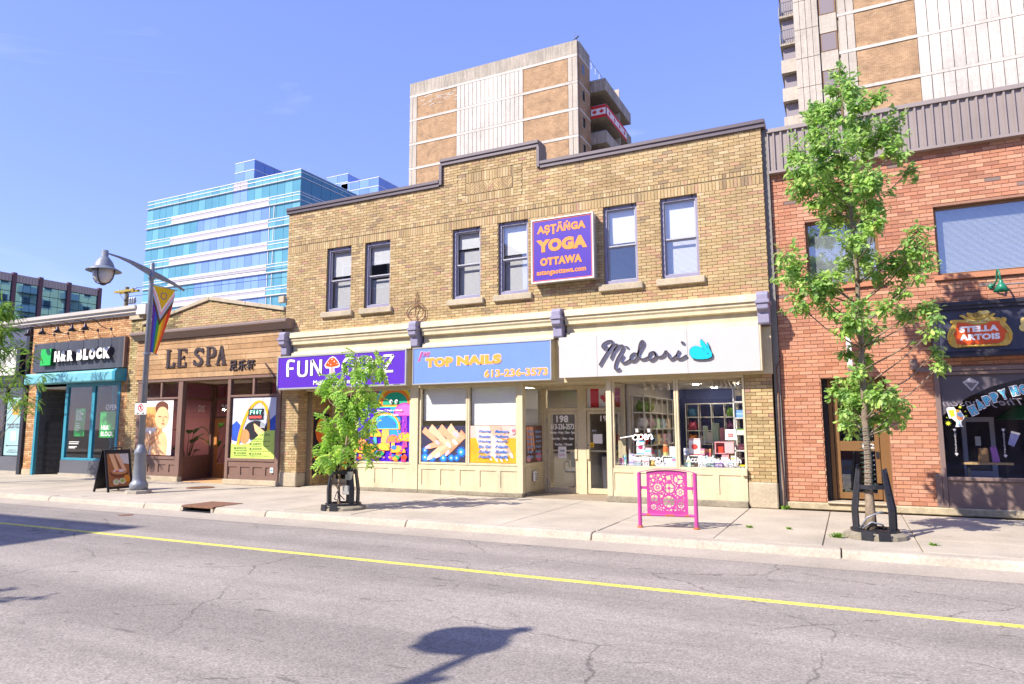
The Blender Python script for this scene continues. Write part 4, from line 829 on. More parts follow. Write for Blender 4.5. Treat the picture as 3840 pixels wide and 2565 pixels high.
pack('candy_box','pink candy box right of the bouquet toy box',-2.82,-2.74,14.68,14.76,h3,h3+.13,'#e88fae',((.3,.7,'#f3d9a0'),))
pack('animal_box','white box with grey cat print below the right riser',-2.85,-2.70,14.52,14.6,zz,zz+.23,'#eceaea',(),'box','#8a8f98')
pack('purple_bag','lilac gift bag at the front of the right pane',-2.50,-2.36,14.50,14.58,zz,zz+.11,'#9a7fc0',((.3,.7,'#e4dcf0'),))
pk=mat('pink_plastic','#e0a0a4',.35); t=thing('toy_house','pink open plastic play case raised on a pink block','toy',(-2.33,14.75,zz))
B('pedestal',pk,t,-2.40,-2.26,14.70,14.84,zz,zz+.27); MB().box(-2.53,-2.15,14.68,14.86,zz+.272,zz+.29).box(-2.53,-2.15,14.68,14.86,zz+.50,zz+.52).box(-2.53,-2.51,14.68,14.86,zz+.29,zz+.50).box(-2.17,-2.15,14.68,14.86,zz+.29,zz+.50).box(-2.51,-2.17,14.84,14.86,zz+.29,zz+.50).build('case',pk,t); B('case_door',mat('pink_panel','#eab7b9',.35),t,-2.33,-2.15,14.66,14.678,zz+.29,zz+.50)
B('figure',flat('#d8442a'),t,-2.47,-2.37,14.74,14.80,zz+.291,zz+.42)
plush('penguin_plush','round pale blue penguin plush at the front of the right pane',(-2.62,14.60,zz),.125,'#c3d8dc')
plush('bear_plush','white seal plush lying right of the penguin plush',(-2.30,14.60,zz),.075,'#e2e0e2',ears=False); plush('small_plush','little white plush beside the pink pedestal',(-2.47,14.72,zz+.0),.08,'#e6d4dc')
plush('elephant_plush','grey white round plush on the left pane deck',(-3.71,14.62,zz),.07,'#dcdce2'); plush('snow_plush','cream plush with orange cheeks by the pane mullion',(-3.30,14.66,zz),.06,'#e6dcc8')
plush('duck_plush','white duck plush with orange beak on top of right rack',(-2.0,14.68,2.21),.09,'#e8dcb8',kind='tall')
plush('pink_plush','pink plush on the low shelf of right rack',(-2.0,14.66,1.0+.115),.07,'#d98a98'); 
pack('blue_boxes','pair of blue boxes on the middle shelf of right rack',-2.09,-1.92,14.6,14.7,1.77,1.92,'#6f9fd0',((.4,.6,'#a8c8e8'),)); pack('plant_pots','white pots with green and red figurines on right rack',-2.08,-1.92,14.6,14.68,1.442,1.54,'#e6e4e0',((.7,1,'#7fae5a'),)); pack('yellow_car','small yellow toy on the deck beneath right rack',-2.04,-1.93,14.6,14.66,.787,.82,'#e0cf1a')
# figurine tower and snow globe
t=thing('figurine','orange and green stacked figurine on the middle riser','figurine',(-3.56,14.72,h2)); MB().lathe([(.05,h2),(.055,h2+.07)],-3.56,14.72,10).build('base',flat('#c9c87a'),t); MB().lathe([(.055,h2+.071),(.06,h2+.16),(.04,h2+.18)],-3.56,14.72,10).build('torso',flat('#d8703a'),t); MB().ball((-3.56,14.72,h2+.225),.05,10,8).build('head',flat('#e6b98a'),t,smooth=True); MB().ball((-3.56,14.72,h2+.245),(.053,.053,.035),10,6).build('hair',flat('#6a3a20'),t,smooth=True)
t=thing('snow_globe','clear glass globe over a gold figurine on the left deck','globe',(-3.82,14.62,zz)); MB().ball((-3.82,14.62,zz+.19),.065,14,10).build('globe',glass('globe_glass',refl=1.5,base=.1),t,smooth=True); MB().lathe([(.05,zz),(.06,zz+.05),(.03,zz+.12)],-3.82,14.62,10).build('base',flat('#c9a24a'),t)
# model castle of card on a shelf in the middle of the shop
t=thing('paper_castle','pale green stationery tower display standing on a white shelf','display',(-2.75,15.6,1.26)); B('shelf_board',m_shelf,t,-3.05,-2.35,15.5,15.8,1.24,1.26)
gg=flat('#b9c9a8'); 
for i,(x,h,wd) in enumerate(((-2.98,.12,.1),(-2.88,.34,.09),(-2.78,.2,.12),(-2.66,.40,.14),(-2.52,.3,.1),(-2.42,.16,.09))): MB().box(x-wd/2,x+wd/2,15.55+.01*i,15.7,1.262,1.262+h).build('tower',flat(['#c9c0ac','#b9c9a8','#dad6b8','#a8c0a0','#c98a8a','#9ab8a8'][i]),t,bevel=.005)
MB().tube([(-2.7,15.6,.02),(-2.7,15.6,1.24)],.02,6).build('post',m_lgrey,t)
tc=['#5a7f3a','#d8b83a','#c9302f','#d8d4d0','#6f8f4a','#d9854a','#b0506a','#3f6a8f','#caa6b4','#8a9a5a','#d4d0c0','#7a4a7a']
nm_=['green','yellow','red','white','olive','orange','rose','navy','pink','moss','cream','violet']
rows_=['bottom','second','third','fourth','top']
for k in range(10):
    i=RND.randrange(2); r_=k%5; col=k//5
    plush('shelf_plush','%s plush toy on %s shelf, %s bay of the left wall shelving'%(nm_[k],rows_[r_],['front','second'][col]),(-4.42,16.05+col*.58,.377+.39*r_),.15,tc[k])
for k in range(10):
    r_=k%5; col=k//5
    plush('shelf_plush','%s plush toy on %s shelf, %s column of the rear shelving'%(nm_[(k+3)%12],rows_[r_],['far left','centre'][col]),(-3.93+col*1.05,19.5,.377+.37*r_),.14,tc[(k+3)%12])
more=[('candy_jar','round pink tin at far left of the display deck',-4.50,.10,.16,'#e0a8b8'),('pencil_tin','mint pencil tin beside the lilac bags',-4.44,.07,.22,'#a8d4c0'),('cube_puzzle','yellow cube box before the snow globe',-3.90,.10,.11,'#e6cf6a'),('tea_set','white cup set with pink lid near left mullion',-3.42,.12,.10,'#ecdfe4'),('robot_toy','sky blue robot toy under the clock box',-3.36,.09,.2,'#8fb8e0'),('sticker_pack','tall peach sticker pack left of the cat box',-2.97,.09,.3,'#f0c0a0'),('mug_box','mint mug box beneath the right riser',-3.08,.13,.17,'#b4dccb'),('soap_box','lavender soap box beside the penguin plush',-2.80,.08,.12,'#c9b4e0'),('rainbow_box','orange striped box behind the penguin plush',-2.72,.12,.36,'#f0a878'),('lunch_box','white lunch box at right beneath the pink case',-2.22,.12,.14,'#e8e6ea'),('photo_frame','cream photo frame right of the seal plush',-2.16,.09,.24,'#e6dcc4')]
for k_,(nm,lb,x,wd,h,c) in enumerate(more):
    y=14.84+.05*(k_%3) if h>.25 else 14.56+.03*(k_%3)
    pack(nm,lb,x-wd/2,x+wd/2,y,y+.08,zz,zz+h,c,((.15,.3,'#ffffff'),(.6,.8,['#d86a8a','#5aa0d8','#e0b040','#6ab88a'][k_%4])))
for k_ in range(12):
    c_=['#e8b8c4','#b8d4e8','#f0dca0','#c4e0b8','#dcc4e8','#f0c8a8'][k_%6]; nmc=['rose','sky blue','butter','pistachio','lilac','apricot'][k_%6]
    pack('shelf_box','%s carton on %s shelf, %s bay of left wall shelving'%(nmc,rows_[k_%4] if 'rows_' in globals() else ['bottom','second','third','fourth'][k_%4],['third','fourth','fifth'][k_//4]),-4.52,-4.32,17.0+.58*(k_//4),17.32+.58*(k_//4),.377+.39*(k_%4),.62+.39*(k_%4),c_,((.3,.6,'#ffffff'),))
# track lights
t=thing('track_light','white ceiling track with five spotlights left inside gift shop','light',(-3.9,15.3,2.64)); 
def track(t,x0,y0,x1,y1,n):
    MB().tube([(x0,y0,2.62),(x1,y1,2.62)],.016,6).build('rail',m_white,t)
    for i in range(n):
        f_=(i+.5)/n; x,y=x0+(x1-x0)*f_,y0+(y1-y0)*f_; MB().tube([(x,y,2.61),(x,y,2.55)],.008,6).tube([(x-.01,y+.02,2.56),(x+.04,y-.05,2.43)],.035,10).build('spot_head',m_white,t)
track(t,-4.15,15.0,-3.5,15.9,5)
t=thing('track_light','white ceiling track crowded with spotlights right inside gift shop','light',(-2.3,15.3,2.64)); track(t,-2.62,15.0,-2.1,15.9,7)
# electrical box on the pier
t=thing('junction_box','small cream junction box on the riser beside the right brick pier','box',(-1.9,14.35,.62)); MB().box(-1.96,-1.86,14.29,14.358,.62,.76).build('box',m_cream,t,bevel=.008)

# ================================================================ SPA BUILDING (gabled parapet, timber fascia)
PAL2=[('#9b8a5c',4),('#a89766',4),('#847248',3),('#b3a272',2),('#6f6243',2),('#7d6248',1)]
spa=thing('gabled_shop','single storey brick shop with gabled parapet and timber plank fascia','building',(-17.3,14.4,0))
def gab(x):
    if x<-20.2: return 4.93
    return 4.93+(x+20.2)/2.91*.55 if x<-17.29 else 5.48-(x+17.29)/3.0*.55
ap=[(-20.3,4.5),(-14.22,4.5),(-14.22,4.90),(-17.29,5.46),(-20.3,4.90)]
mb=MB().prism(ap,14.4,14.7); mb.box(-20.3,-14.22,14.4,14.7,3.0,4.5); wall=mb.build('wall',m_mortar,spa)
bk=Bricks(FY(14.4),m_brick,PAL2,limit=200)
def gtop(z):
    k=max(0,min(1,(z-4.91)/.55)); return (-20.3+.001+2.95*k,-14.22-3.03*k)
bk.stretch(-20.3,-14.22,4.5,5.46,(),gtop); bk.finish(wall)
for a,b in (((-20.3,4.9),(-18.8,5.17)),((-18.8,5.17),(-17.29,5.465)),((-17.29,5.465),(-15.75,5.18)),((-15.75,5.18),(-14.22,4.9))):
    MB().prism([(a[0]+.004,a[1]),(b[0]-.004,b[1]),(b[0]-.004,b[1]+.115),(a[0]+.004,a[1]+.115)],14.33,14.78).build('coping_stone',m_stone,spa,bevel=.01)
p=B('pier',m_mortar,spa,-20.86,-20.31,14.38,14.72,0,5.10); q=Bricks(FY(14.38),m_brick,PAL2,limit=110); q.stretch(-20.86,-20.31,0,5.1); q.finish(p)
MB().box(-20.92,-20.24,14.30,14.78,5.10,5.24).build('pier_cap',m_stone,p,bevel=.012)
B('pier_stone',m_stone,spa,-14.42,-14.21,14.30,14.40,5.13,5.32,bevel=.01)
MB().prism([(14.41,4.36),(14.41,4.64),(14.14,4.64),(14.05,4.60),(14.05,4.53),(14.12,4.50),(14.2,4.42),(14.26,4.36)],-20.5,-13.86,'x').build('cornice',mat('brown_metal','#86756e',.45,metal=.2,nz=.08),spa,bevel=.008)
# planks
m_plank=mat('cedar_plank',(1,1,1),.6,nz=.2,ns=14,gr=.2,gs=2.2,streak=.15,tone=True,bump=.2,bs=40)
pb=B('fascia_backing',m_darkroom,spa,-20.42,-14.24,14.345,14.40,3.11,4.36)
edges=[3.115,3.27,3.42,3.575,3.73,3.885,4.04,4.195,4.35]
for i,(a,b) in enumerate(zip(edges,edges[1:])):
    cuts=[-20.42]+sorted(RND.uniform(-19.8,-14.9) for _ in range(2))+[-14.24]
    for c,d in zip(cuts,cuts[1:]):
        tn=rgb(RND.choice(['#b08a60','#ba966c','#a57f55','#c2a078'])); MB().box(c+.002,d-.002,14.30,14.344,a+.006,b-.003,0,tn).build('plank',m_plank,pb,bevel=.004)
# serif letters
SL=FY(14.30)
def serif(ch,u0,u1,v0,v1,w,th,m,parent):
    W=u1-u0; H=v1-v0; mb=MB()
    def bar(a,b,c,d):
        q=[(u0+a*W,v0+c*H),(u0+b*W,v0+c*H),(u0+b*W,v0+d*H),(u0+a*W,v0+d*H)]; mb.hull([SL(*p,w) for p in q],[SL(*p,w+th) for p in q])
    def pg(*pts):
        q=[(u0+a*W,v0+b*H) for a,b in pts]; mb.hull([SL(*p,w) for p in q],[SL(*p,w+th) for p in q])
    def arc(cx,cy,rx,ry,s_,e_,t0,n=12):
        for i in range(n):
            a=s_+(e_-s_)*i/n; b=s_+(e_-s_)*(i+1)/n
            pg((cx+rx*math.cos(a),cy+ry*math.sin(a)),(cx+rx*math.cos(b),cy+ry*math.sin(b)),(cx+(rx-t0)*math.cos(b),cy+(ry-t0*.6)*math.sin(b)),(cx+(rx-t0)*math.cos(a),cy+(ry-t0*.6)*math.sin(a)))
    if ch in 'LEP': bar(.12,.36,.06,.94); bar(0,.5,0,.06); bar(0,.5,.94,1)
    if ch=='L': pg((.36,0),(.98,0),(1,.28),(.9,.28),(.8,.1),(.36,.1))
    if ch=='E': bar(.5,.95,0,.08); bar(.5,.95,.92,1); bar(.36,.75,.47,.54); bar(.86,.95,.08,.26); bar(.86,.95,.75,.92); bar(.68,.75,.38,.62)
    if ch=='P': bar(.5,.6,.93,1); bar(.36,.6,.42,.49); arc(.6,.71,.4,.29,-math.pi/2,math.pi/2,.24)
    if ch=='A': pg((.12,.06),(.22,.06),(.53,.86),(.5,1),(.46,1)); pg((.44,1),(.58,1),(.92,.06),(.68,.06)); bar(.27,.72,.32,.38); bar(0,.36,0,.06); bar(.56,1,0,.06)
    if ch=='S': arc(.5,.74,.42,.26,math.pi*.12,math.pi*1.5,.24); arc(.5,.26,.44,.26,-math.pi*.88,math.pi*.5,.24); bar(.86,.95,.68,.95); bar(.05,.14,.05,.34)
    return mb.build('letter_'+ch.lower(),m,parent)
m_let=mat('dark_letter','#3b3033',.5); m_letf=mat('letter_edge','#8a8087',.5)
t=thing('raised_lettering','dark raised serif letters and three Chinese characters on the plank fascia','lettering',(-17.1,14.3,3.3))
for ch,a,b in (('L',-18.98,-18.58),('E',-18.48,-18.05),('S',-17.75,-17.32),('P',-17.22,-16.80),('A',-16.79,-16.36)):
    l=serif(ch,a,b,3.46,4.02,.01,.03,m_letf,t); serif(ch,a,b,3.46,4.02,.0405,.006,m_let,l)
for ch,a,b in (('足',-16.21,-15.90),('乐',-15.87,-15.55),('轩',-15.52,-15.20)): text(SL,'character',ch,a,b,3.26,3.56,.01,m_let,t,.03,bold=.02)
# shopfront
MB().box(-20.3,-14.24,14.32,14.42,3.03,3.11).build('fascia_beam',m_brown,spa)
for a,b,pp_,qq_ in ((-19.98,-18.42,-20.30,-18.22),(-16.18,-14.38,-16.30,-14.23)):
    fr=MB().box(pp_,a,14.335,14.445,.15,3.03).box(b,qq_,14.335,14.445,.15,3.03); fr.box(a,b,14.34,14.44,2.49,2.55).box(a,b,14.33,14.45,.66,.74).box((a+b)/2-.04,(a+b)/2+.04,14.34,14.44,2.55,3.03); fr.build('shopfront_frame',m_brown,spa,bevel=.005)
for a,b in ((-19.98,-18.42),(-16.18,-14.38)):
    B('pane',m_pane,spa,a,b,14.39,14.396,.74,2.49); B('transom_pane',m_pane,spa,a,(a+b)/2-.04,14.39,14.396,2.55,3.03); B('transom_pane',m_pane,spa,(a+b)/2+.04,b,14.39,14.396,2.55,3.03)
def rpanels(x0,x1,n,y=14.36):
    st=(x1-x0-.1)/n; hs=[(x0+.12+i*st,x0+.12+i*st+st-.13,.27,.50) for i in range(n)]; mb=MB(); slab(mb,x0,x1,.15,.66,y,y+.04,hs); s=mb.build('stall_riser',m_brown,spa)
    for a,b,c,d in hs: B('sunk_panel',m_brown,s,a,b,y+.025,y+.045,c,d)
    B('plinth',m_stone,spa,x0-.02,x1+.02,y-.07,y+.1,0,.148,bevel=.012)
rpanels(-20.28,-18.23,4); rpanels(-16.29,-14.25,4)
# splayed recess side and door
A0,A1=Vector((-18.23,14.45,0)),Vector((-18.80,15.98,0)); dv=(A1-A0); ln=dv.length; PSp=Plane(A0,dv,(0,0,1),(dv.y,-dv.x,0))
def pbox(pl,name,u0,u1,v0,v1,w0,w1,m,parent): return MB().hull([pl(u0,v0,w0),pl(u1,v0,w0),pl(u1,v1,w0),pl(u0,v1,w0)],[pl(u0,v0,w1),pl(u1,v0,w1),pl(u1,v1,w1),pl(u0,v1,w1)]).build(name,m,parent)
pbox(PSp,'recess_riser',0,ln,.0,.70,-.05,0,m_brown,spa)
for u in (.14,.86): 
    for a,b,c,d in ((u,u+.6,.22,.25),(u,u+.6,.52,.55),(u,u+.03,.25,.52),(u+.57,u+.6,.25,.52)): pbox(PSp,'panel_moulding',a,b,c,d,.001,.015,m_brown,spa)
for a,b,c,d in ((0,.05,.70,3.03),(ln-.07,ln,.70,3.03),(.05,ln-.07,2.48,2.55),(.05,ln-.07,.70,.75),(.05,ln-.07,2.97,3.03)): pbox(PSp,'recess_frame',a,b,c,d,-.05,.01,m_brown,spa)
pbox(PSp,'pane',.05,ln-.07,.75,2.48,-.02,-.014,m_pane,spa); pbox(PSp,'transom_pane',.05,ln-.07,2.55,2.97,-.02,-.014,m_pane,spa)
Ys=15.98
MB().box(-18.80,-18.72,Ys,Ys+.08,0,3.03).box(-17.86,-17.78,Ys,Ys+.08,0,3.03).box(-18.72,-17.86,Ys,Ys+.08,2.50,2.58).box(-18.72,-17.86,Ys,Ys+.08,1.92,1.98).box(-18.72,-17.86,Ys,Ys+.08,2.97,3.03).box(-17.78,-16.30,Ys,Ys+.08,0,.7).box(-17.78,-16.30,Ys,Ys+.08,2.5,3.03).build('door_frame',m_brown,spa)
B('transom_pane',m_pane,spa,-18.72,-17.86,Ys+.03,Ys+.036,2.58,2.97); tp=B('transom_pane',m_pane,spa,-18.72,-17.86,Ys+.03,Ys+.036,1.98,2.50)
text(FY(Ys+.028),'door_number','202',-18.46,-18.0,2.14,2.36,.002,mw,tp,.002,bold=.03); text(PSp,'door_number_reflection','202',.75,1.15,2.12,2.32,-.012,mw,spa,.002,mirror=True)
dd=MB().box(-18.71,-18.58,Ys+.01,Ys+.06,.02,1.91).box(-18.0,-17.87,Ys+.01,Ys+.06,.02,1.91).box(-18.58,-18.0,Ys+.01,Ys+.06,1.78,1.91).box(-18.58,-18.0,Ys+.01,Ys+.06,.02,.45).build('door',m_wood,spa,bevel=.004)
B('pane',m_pane,dd,-18.58,-18.0,Ys+.03,Ys+.036,.45,1.78); MB().tube([(-17.93,Ys-.01,.9),(-17.93,Ys-.05,.92),(-17.93,Ys-.05,1.06),(-17.93,Ys-.01,1.08)],.012,6).build('handle',m_black,dd)
B('pane',m_pane,spa,-17.78,-16.30,Ys+.03,Ys+.036,.7,2.5)
B('recess_floor',mat('orange_tile','#cfa070',.7,nz=.15,ns=20),spa,-18.78,-16.32,14.42,Ys+.05,-.1,.012); B('recess_ceiling',m_white,spa,-18.78,-16.3,14.45,Ys+.05,3.031,3.06)
MB().box(-20.86,-20.6,14.72,24,0,5).box(-14.5,-14.25,14.72,24,0,5).box(-20.8,-14.3,23.7,24,0,5).build('side_wall',m_side,spa); B('roof',MATS['roof_felt'],spa,-20.6,-14.5,14.71,23.7,4.3,4.4)
m_mauve=mat('mauve_wall','#b988a8',.9,nz=.08); MB().box(-20.55,-14.55,18.6,18.7,0,4.2).build('back_wall',m_mauve,spa); B('side_room_wall',m_mauve,spa,-20.59,-20.5,14.5,18.6,0,4.2); B('shop_floor',m_floor,spa,-20.5,-14.55,16.06,18.6,-.1,.02); B('shop_floor',m_floor,spa,-20.5,-18.9,14.46,16.05,-.1,.02); B('shop_floor',m_floor,spa,-16.2,-14.55,14.46,16.05,-.1,.02); B('shop_ceiling',m_white,spa,-20.5,-14.55,14.46,18.6,3.2,3.25)
# posters in the spa windows
SP=FY(14.385)
t=thing('window_poster','photo print of woman having a shoulder massage in spa window','poster',(-19.3,14.38,.78))
x0,x1,z0,z1=-19.96,-18.66,.78,2.47; W,H=x1-x0,z1-z0
s=rect(SP,'sheet',x0,x1,z0,z1,0,.002,mat('pale_print','#eee3da',.5,nz=.06,ns=3),t)
skn=mat('skin_print','#f0ba86',.5,nz=.12,ns=3); sks=mat('skin_shade_print','#d98f58',.5,nz=.12,ns=4); hr_=mat('hair_print','#6b3d28',.5,nz=.2,ns=9)
rect(SP,'towel_print',x0+.02,x0+.42*W,z0+.5*H,z0+.88*H,.0025,.001,mat('orange_print','#f0a55a',.5,nz=.3,ns=2),s)
shape(SP,'shoulder',[U(.28,0),U(.28,.2),U(.42,.38),U(.62,.44),U(.78,.40),U(.86,.25),U(.84,0)],.004,.001,skn,s); shape(SP,'neck',[U(.44,.36),U(.44,.58),U(.66,.5),U(.66,.40)],.0055,.001,sks,s)
shape(SP,'hair',ell(*U(.60,.86),.23*W,.12*H,18),.006,.001,hr_,s); shape(SP,'face',ell(*U(.62,.68),.245*W,.20*H,22,-.1),.0075,.001,skn,s); shape(SP,'hairline',[U(.40,.76),U(.44,.92),U(.62,.985),U(.80,.93),U(.84,.84),U(.66,.89),U(.50,.86)],.009,.001,hr_,s)
for u,v,r in ((.55,.70,.07),(.76,.69,.06)): shape(SP,'closed_eye',ell(*U(u,v),r*W,.008*H,10,-.15),.0105,.001,hr_,s)
shape(SP,'nose',[U(.66,.71),U(.72,.61),U(.65,.605)],.0105,.001,sks,s); shape(SP,'lips',ell(*U(.68,.565),.07*W,.013*H,12,-.1),.0105,.001,flat('#c25a4a'),s)
for i in range(4): finger(SP,'finger',U(.05,.12+.05*i),U(.46+.02*i,.30+.045*i),.075,.05,.0125+.002*i,skn if i%2 else sks,s)
shape(SP,'back_of_hand',[U(0,0),U(0,.42),U(.2,.40),U(.26,.22),U(.2,0)],.0215,.001,skn,s)
t=thing('window_poster','spa treatment poster with yellow hoop, blue cloth and green price list','poster',(-15.2,14.38,.72))
x0,x1,z0,z1=-16.10,-14.42,.74,2.46; W,H=x1-x0,z1-z0
s=rect(SP,'sheet',x0,x1,z0,z1,0,.002,mat('cool_print','#c4c8d8',.5,nz=.12,ns=2),t)
shape(SP,'blue_cloth',[U(.65,.25),U(1,.25),U(1,.72),U(.86,.62),U(.74,.55)],.0025,.001,mat('blue_cloth_print','#2a52b8',.5,nz=.25,ns=5),s); shape(SP,'blue_cloth',[U(0,.3),U(.22,.25),U(.25,.5),U(.1,.62),U(0,.55)],.0025,.001,MATS['blue_cloth_print'],s)
shape(SP,'hair',ell(*U(.56,.46),.27*W,.16*H,18),.004,.001,flat('#1d1c22'),s); shape(SP,'face',ell(*U(.30,.36),.12*W,.12*H,16),.0055,.001,sks,s)
for i in range(4): finger(SP,'finger',U(.78,.30+.03*i),U(.56-.01*i,.46+.03*i),.06,.035,.007+.001*i,skn,s)
stroke(SP,'yellow_hoop',[[U(.12,.02),U(.2,.42),U(.36,.76),U(.58,.93),U(.76,.86),U(.84,.62),U(.85,.45)]],.045,.012,.002,flat('#e8a91c'),s)
for i in range(9): stroke(SP,'bristle',[[U(.66+.012*i,.5),U(.72+.016*i,.85-.02*i)]],.004,.0145,.0008,flat('#dfe4ee'),s)
shape(SP,'green_panel',[U(0,0),U(1,0),U(1,.46),U(.82,.46),U(.62,.37),U(.42,.25),U(.2,.22),U(0,.24)],.016,.001,mat('green_print','#b6cf62',.5,nz=.15,ns=1.5),s)
mdk=flat('#2b3a22'); text(SP,'lettering','LE SPA',*U(.68,0)[:1],*U(.90,0)[:1],*U(0,.37)[1:],*U(0,.405)[1:],.018,mdk,s,.001)
for i,(u,v) in enumerate(((.44,.30),(.44,.22),(.44,.14),(.44,.06),(.08,.15),(.08,.07))):
    a,b=U(u,v); text(SP,'lettering',['■ 舒压足浴','■ 拔罐理疗','■ 肩颈按摩','■ 全身推拿','■ 修甲护理','■ 活血通络'][i],a,a+.28*W,b,b+.032*H,.018,mdk,s,.001); text(SP,'lettering',['Foot massage and acupressure','Cupping pain reliever','Improve body relaxation','Healthy body and balance','Nourish skin health','Boost blood circulation'][i],a+.02,a+.46*W if u>.4 else a+.3*W,b-.03*H,b-.008*H,.018,mdk,s,.001)
t=thing('led_sign','small black foot massage sign hanging in the spa window','sign',(-15.17,14.34,1.84)); s=B('panel',m_black,t,-15.45,-14.88,14.352,14.375,1.84,2.14)
SE=FY(14.352); me_=mat('led_green','#8fe0c8',.4,emit=.8); text(SE,'lettering','F',-15.38,-15.29,1.98,2.10,.002,me_,s,.002,bold=.02); text(SE,'lettering','T',-15.03,-14.94,1.98,2.10,.002,me_,s,.002,bold=.02); text(SE,'lettering','MASSAGE',-15.40,-14.93,1.87,1.94,.002,mat('led_red','#e0504a',.4,emit=.8),s,.002,bold=.02)
for u in (-15.22,-15.10):
    shape(SE,'foot_symbol',ell(u,2.035,.032,.05,12),.002,.002,me_,s)
    for k in range(4): shape(SE,'toe_symbol',ell(u-.024+.016*k,2.10,.007,.008,8),.002,.002,me_,s)
for x in (-15.40,-14.93): MB().tube([(x,14.36,2.14),(x,14.37,2.48)],.004,4).build('chain',m_lgrey,t)
# plants and pendant lamp inside the spa
lf=leafmat('houseplant_leaf',(.03,.11,.035)); 
def houseplant(label,x,y,h,n,seed):
    r=random.Random(seed); t=thing('potted_plant',label,'plant',(x,y,.02)); MB().lathe([(.12,.02),(.16,.3),(.17,.32),(.13,.32)],x,y,12).build('pot',mat('clay_pot','#8a6a4a',.8),t)
    for i in range(n):
        a=r.uniform(0,6.28); hh=h*r.uniform(.55,1); dx,dy=math.cos(a)*.3*r.uniform(.4,1),math.sin(a)*.3*r.uniform(.4,1)
        P_=[Vector((x,y,.3)),Vector((x+dx*.4,y+dy*.4,hh*.6)),Vector((x+dx,y+dy,hh))]; MB().tube(P_,[.018,.014,.008],6).build('stem',lf,t)
        q=P_[2]; s_=Vector((-dy,dx,0)).normalized(); d_=Vector((dx,dy,.35)).normalized(); L2=.42*r.uniform(.7,1.1)
        pts=[(0,.01),(.2,.09),(.5,.12),(.8,.07),(1,0)]
        mb=MB(); up=[q+d_*L2*a_+s_*b_+Vector((0,0,-.18*a_*a_)) for a_,b_ in pts]; dn=[q+d_*L2*a_-s_*b_+Vector((0,0,-.18*a_*a_)) for a_,b_ in pts]; ce=[q+d_*L2*a_+Vector((0,0,-.18*a_*a_-.03)) for a_,b_ in pts]
        for k in range(4): mb.face([up[k],up[k+1],ce[k+1],ce[k]]); mb.face([ce[k],ce[k+1],dn[k+1],dn[k]])
        mb.build('leaf',lf,t,smooth=True)
houseplant('tall broad leaved plant in a pot behind the spa side window',-19.1,15.3,1.5,9,3); houseplant('second broad leaved potted plant farther back inside the spa',-19.3,16.6,1.7,8,5)
t=thing('pendant_lamp','small lit cone pendant lamp hanging inside the spa entrance','lamp',(-18.9,16.5,2.2)); MB().lathe([(.03,2.38),(.14,2.22),(.135,2.22),(.02,2.37)],-18.9,16.5,14).build('shade',m_brown,t); MB().tube([(-18.9,16.5,2.38),(-18.9,16.5,3.2)],.006,5).build('cable',m_black,t); MB().ball((-18.9,16.5,2.24),.06,10,8).build('bulb',mat('warm_bulb','#ffd9a0',.5,emit=220),t,smooth=True)
t=thing('utility_plate','little white socket plate on the brown riser by the brick pier','plate',(-14.45,14.36,.4)); s=B('plate',m_white,t,-14.52,-14.40,14.335,14.358,.36,.50); rect(FY(14.335),'label',-14.50,-14.42,.41,.45,.001,.001,flat('#3f8fc0'),s)

# ================================================================ TAN BRICK BUILDING WITH TEAL SHOPFRONT
PAL3=[('#b98a5c',4),('#c59a6c',4),('#a87a4e',2),('#cda67c',2),('#b3835a',2)]
tan=thing('tan_brick_shop','single storey tan brick shop with teal window frames and white cornice','building',(-23.6,14.4,0))
hs=[(-25.80,-21.22,0,3.55)]
mb=MB(); slab(mb,-26.32,-20.87,0,5.30,14.4,14.7,hs); wall=mb.build('wall',m_mortar,tan); bk=Bricks(FY(14.4),m_brick,PAL3,L=.23,limit=300); bk.stretch(-26.32,-20.87,.2,5.12,hs); bk.upright(-26.32,-20.87,5.12,5.29); bk.finish(wall)
MB().box(-26.34,-25.80,14.36,14.5,0,.2).build('pier_base',m_stone,tan,bevel=.01); MB().box(-21.22,-20.87,14.37,14.5,0,.2).build('pier_base',m_stone,tan,bevel=.01)
m_wc=mat('white_cornice','#cfc8c0',.5,nz=.05,gr=.08)
MB().prism([(14.41,5.26),(14.30,5.26),(14.30,5.32),(14.22,5.34),(14.22,5.42),(14.15,5.44),(14.13,5.55),(14.75,5.57),(14.75,5.26)],-40,-20.45,'x').build('cornice',m_wc,tan); B('cornice_end',m_wc,tan,-20.449,-20.0,14.2,14.8,5.24,5.56)
MB().box(-26.2,-26.0,14.7,24,0,5.2).box(-21.1,-20.9,14.72,24,0,5.2).box(-26.2,-20.9,23.8,24,0,5.2).build('side_wall',m_side,tan); B('roof',MATS['roof_felt'],tan,-26.3,-20.9,14.7,23.8,4.9,5.0)
# teal awning box and frames
m_tl=mat('pale_teal','#6fb4c0',.5,nz=.08,ns=5,gr=.15,gs=1.5)
MB().prism([(14.40,3.13),(14.02,3.13),(14.0,3.17),(14.0,3.42),(14.06,3.50),(14.40,3.52)],-25.95,-21.12,'x').build('awning_box',m_tl,tan,bevel=.01); MB().prism([(14.41,3.125),(14.0,3.125),(13.985,3.17),(13.985,3.43),(14.06,3.515),(14.41,3.53)],-21.118,-20.98,'x').build('awning_end',m_teal,tan)
B('recess_post',m_teal,tan,-25.80,-25.68,14.36,14.46,0,3.12); fr=MB().box(-24.10,-23.95,14.36,14.46,.55,3.12).box(-22.66,-22.50,14.36,14.46,.55,3.12).box(-21.34,-21.22,14.36,14.46,.55,3.12)
for a,b in ((-23.95,-22.66),(-22.50,-21.34)): fr.box(a,b,14.36,14.46,.55,.63).box(a,b,14.36,14.46,3.0,3.12)
fr.build('shopfront_frame',m_teal,tan,bevel=.005)
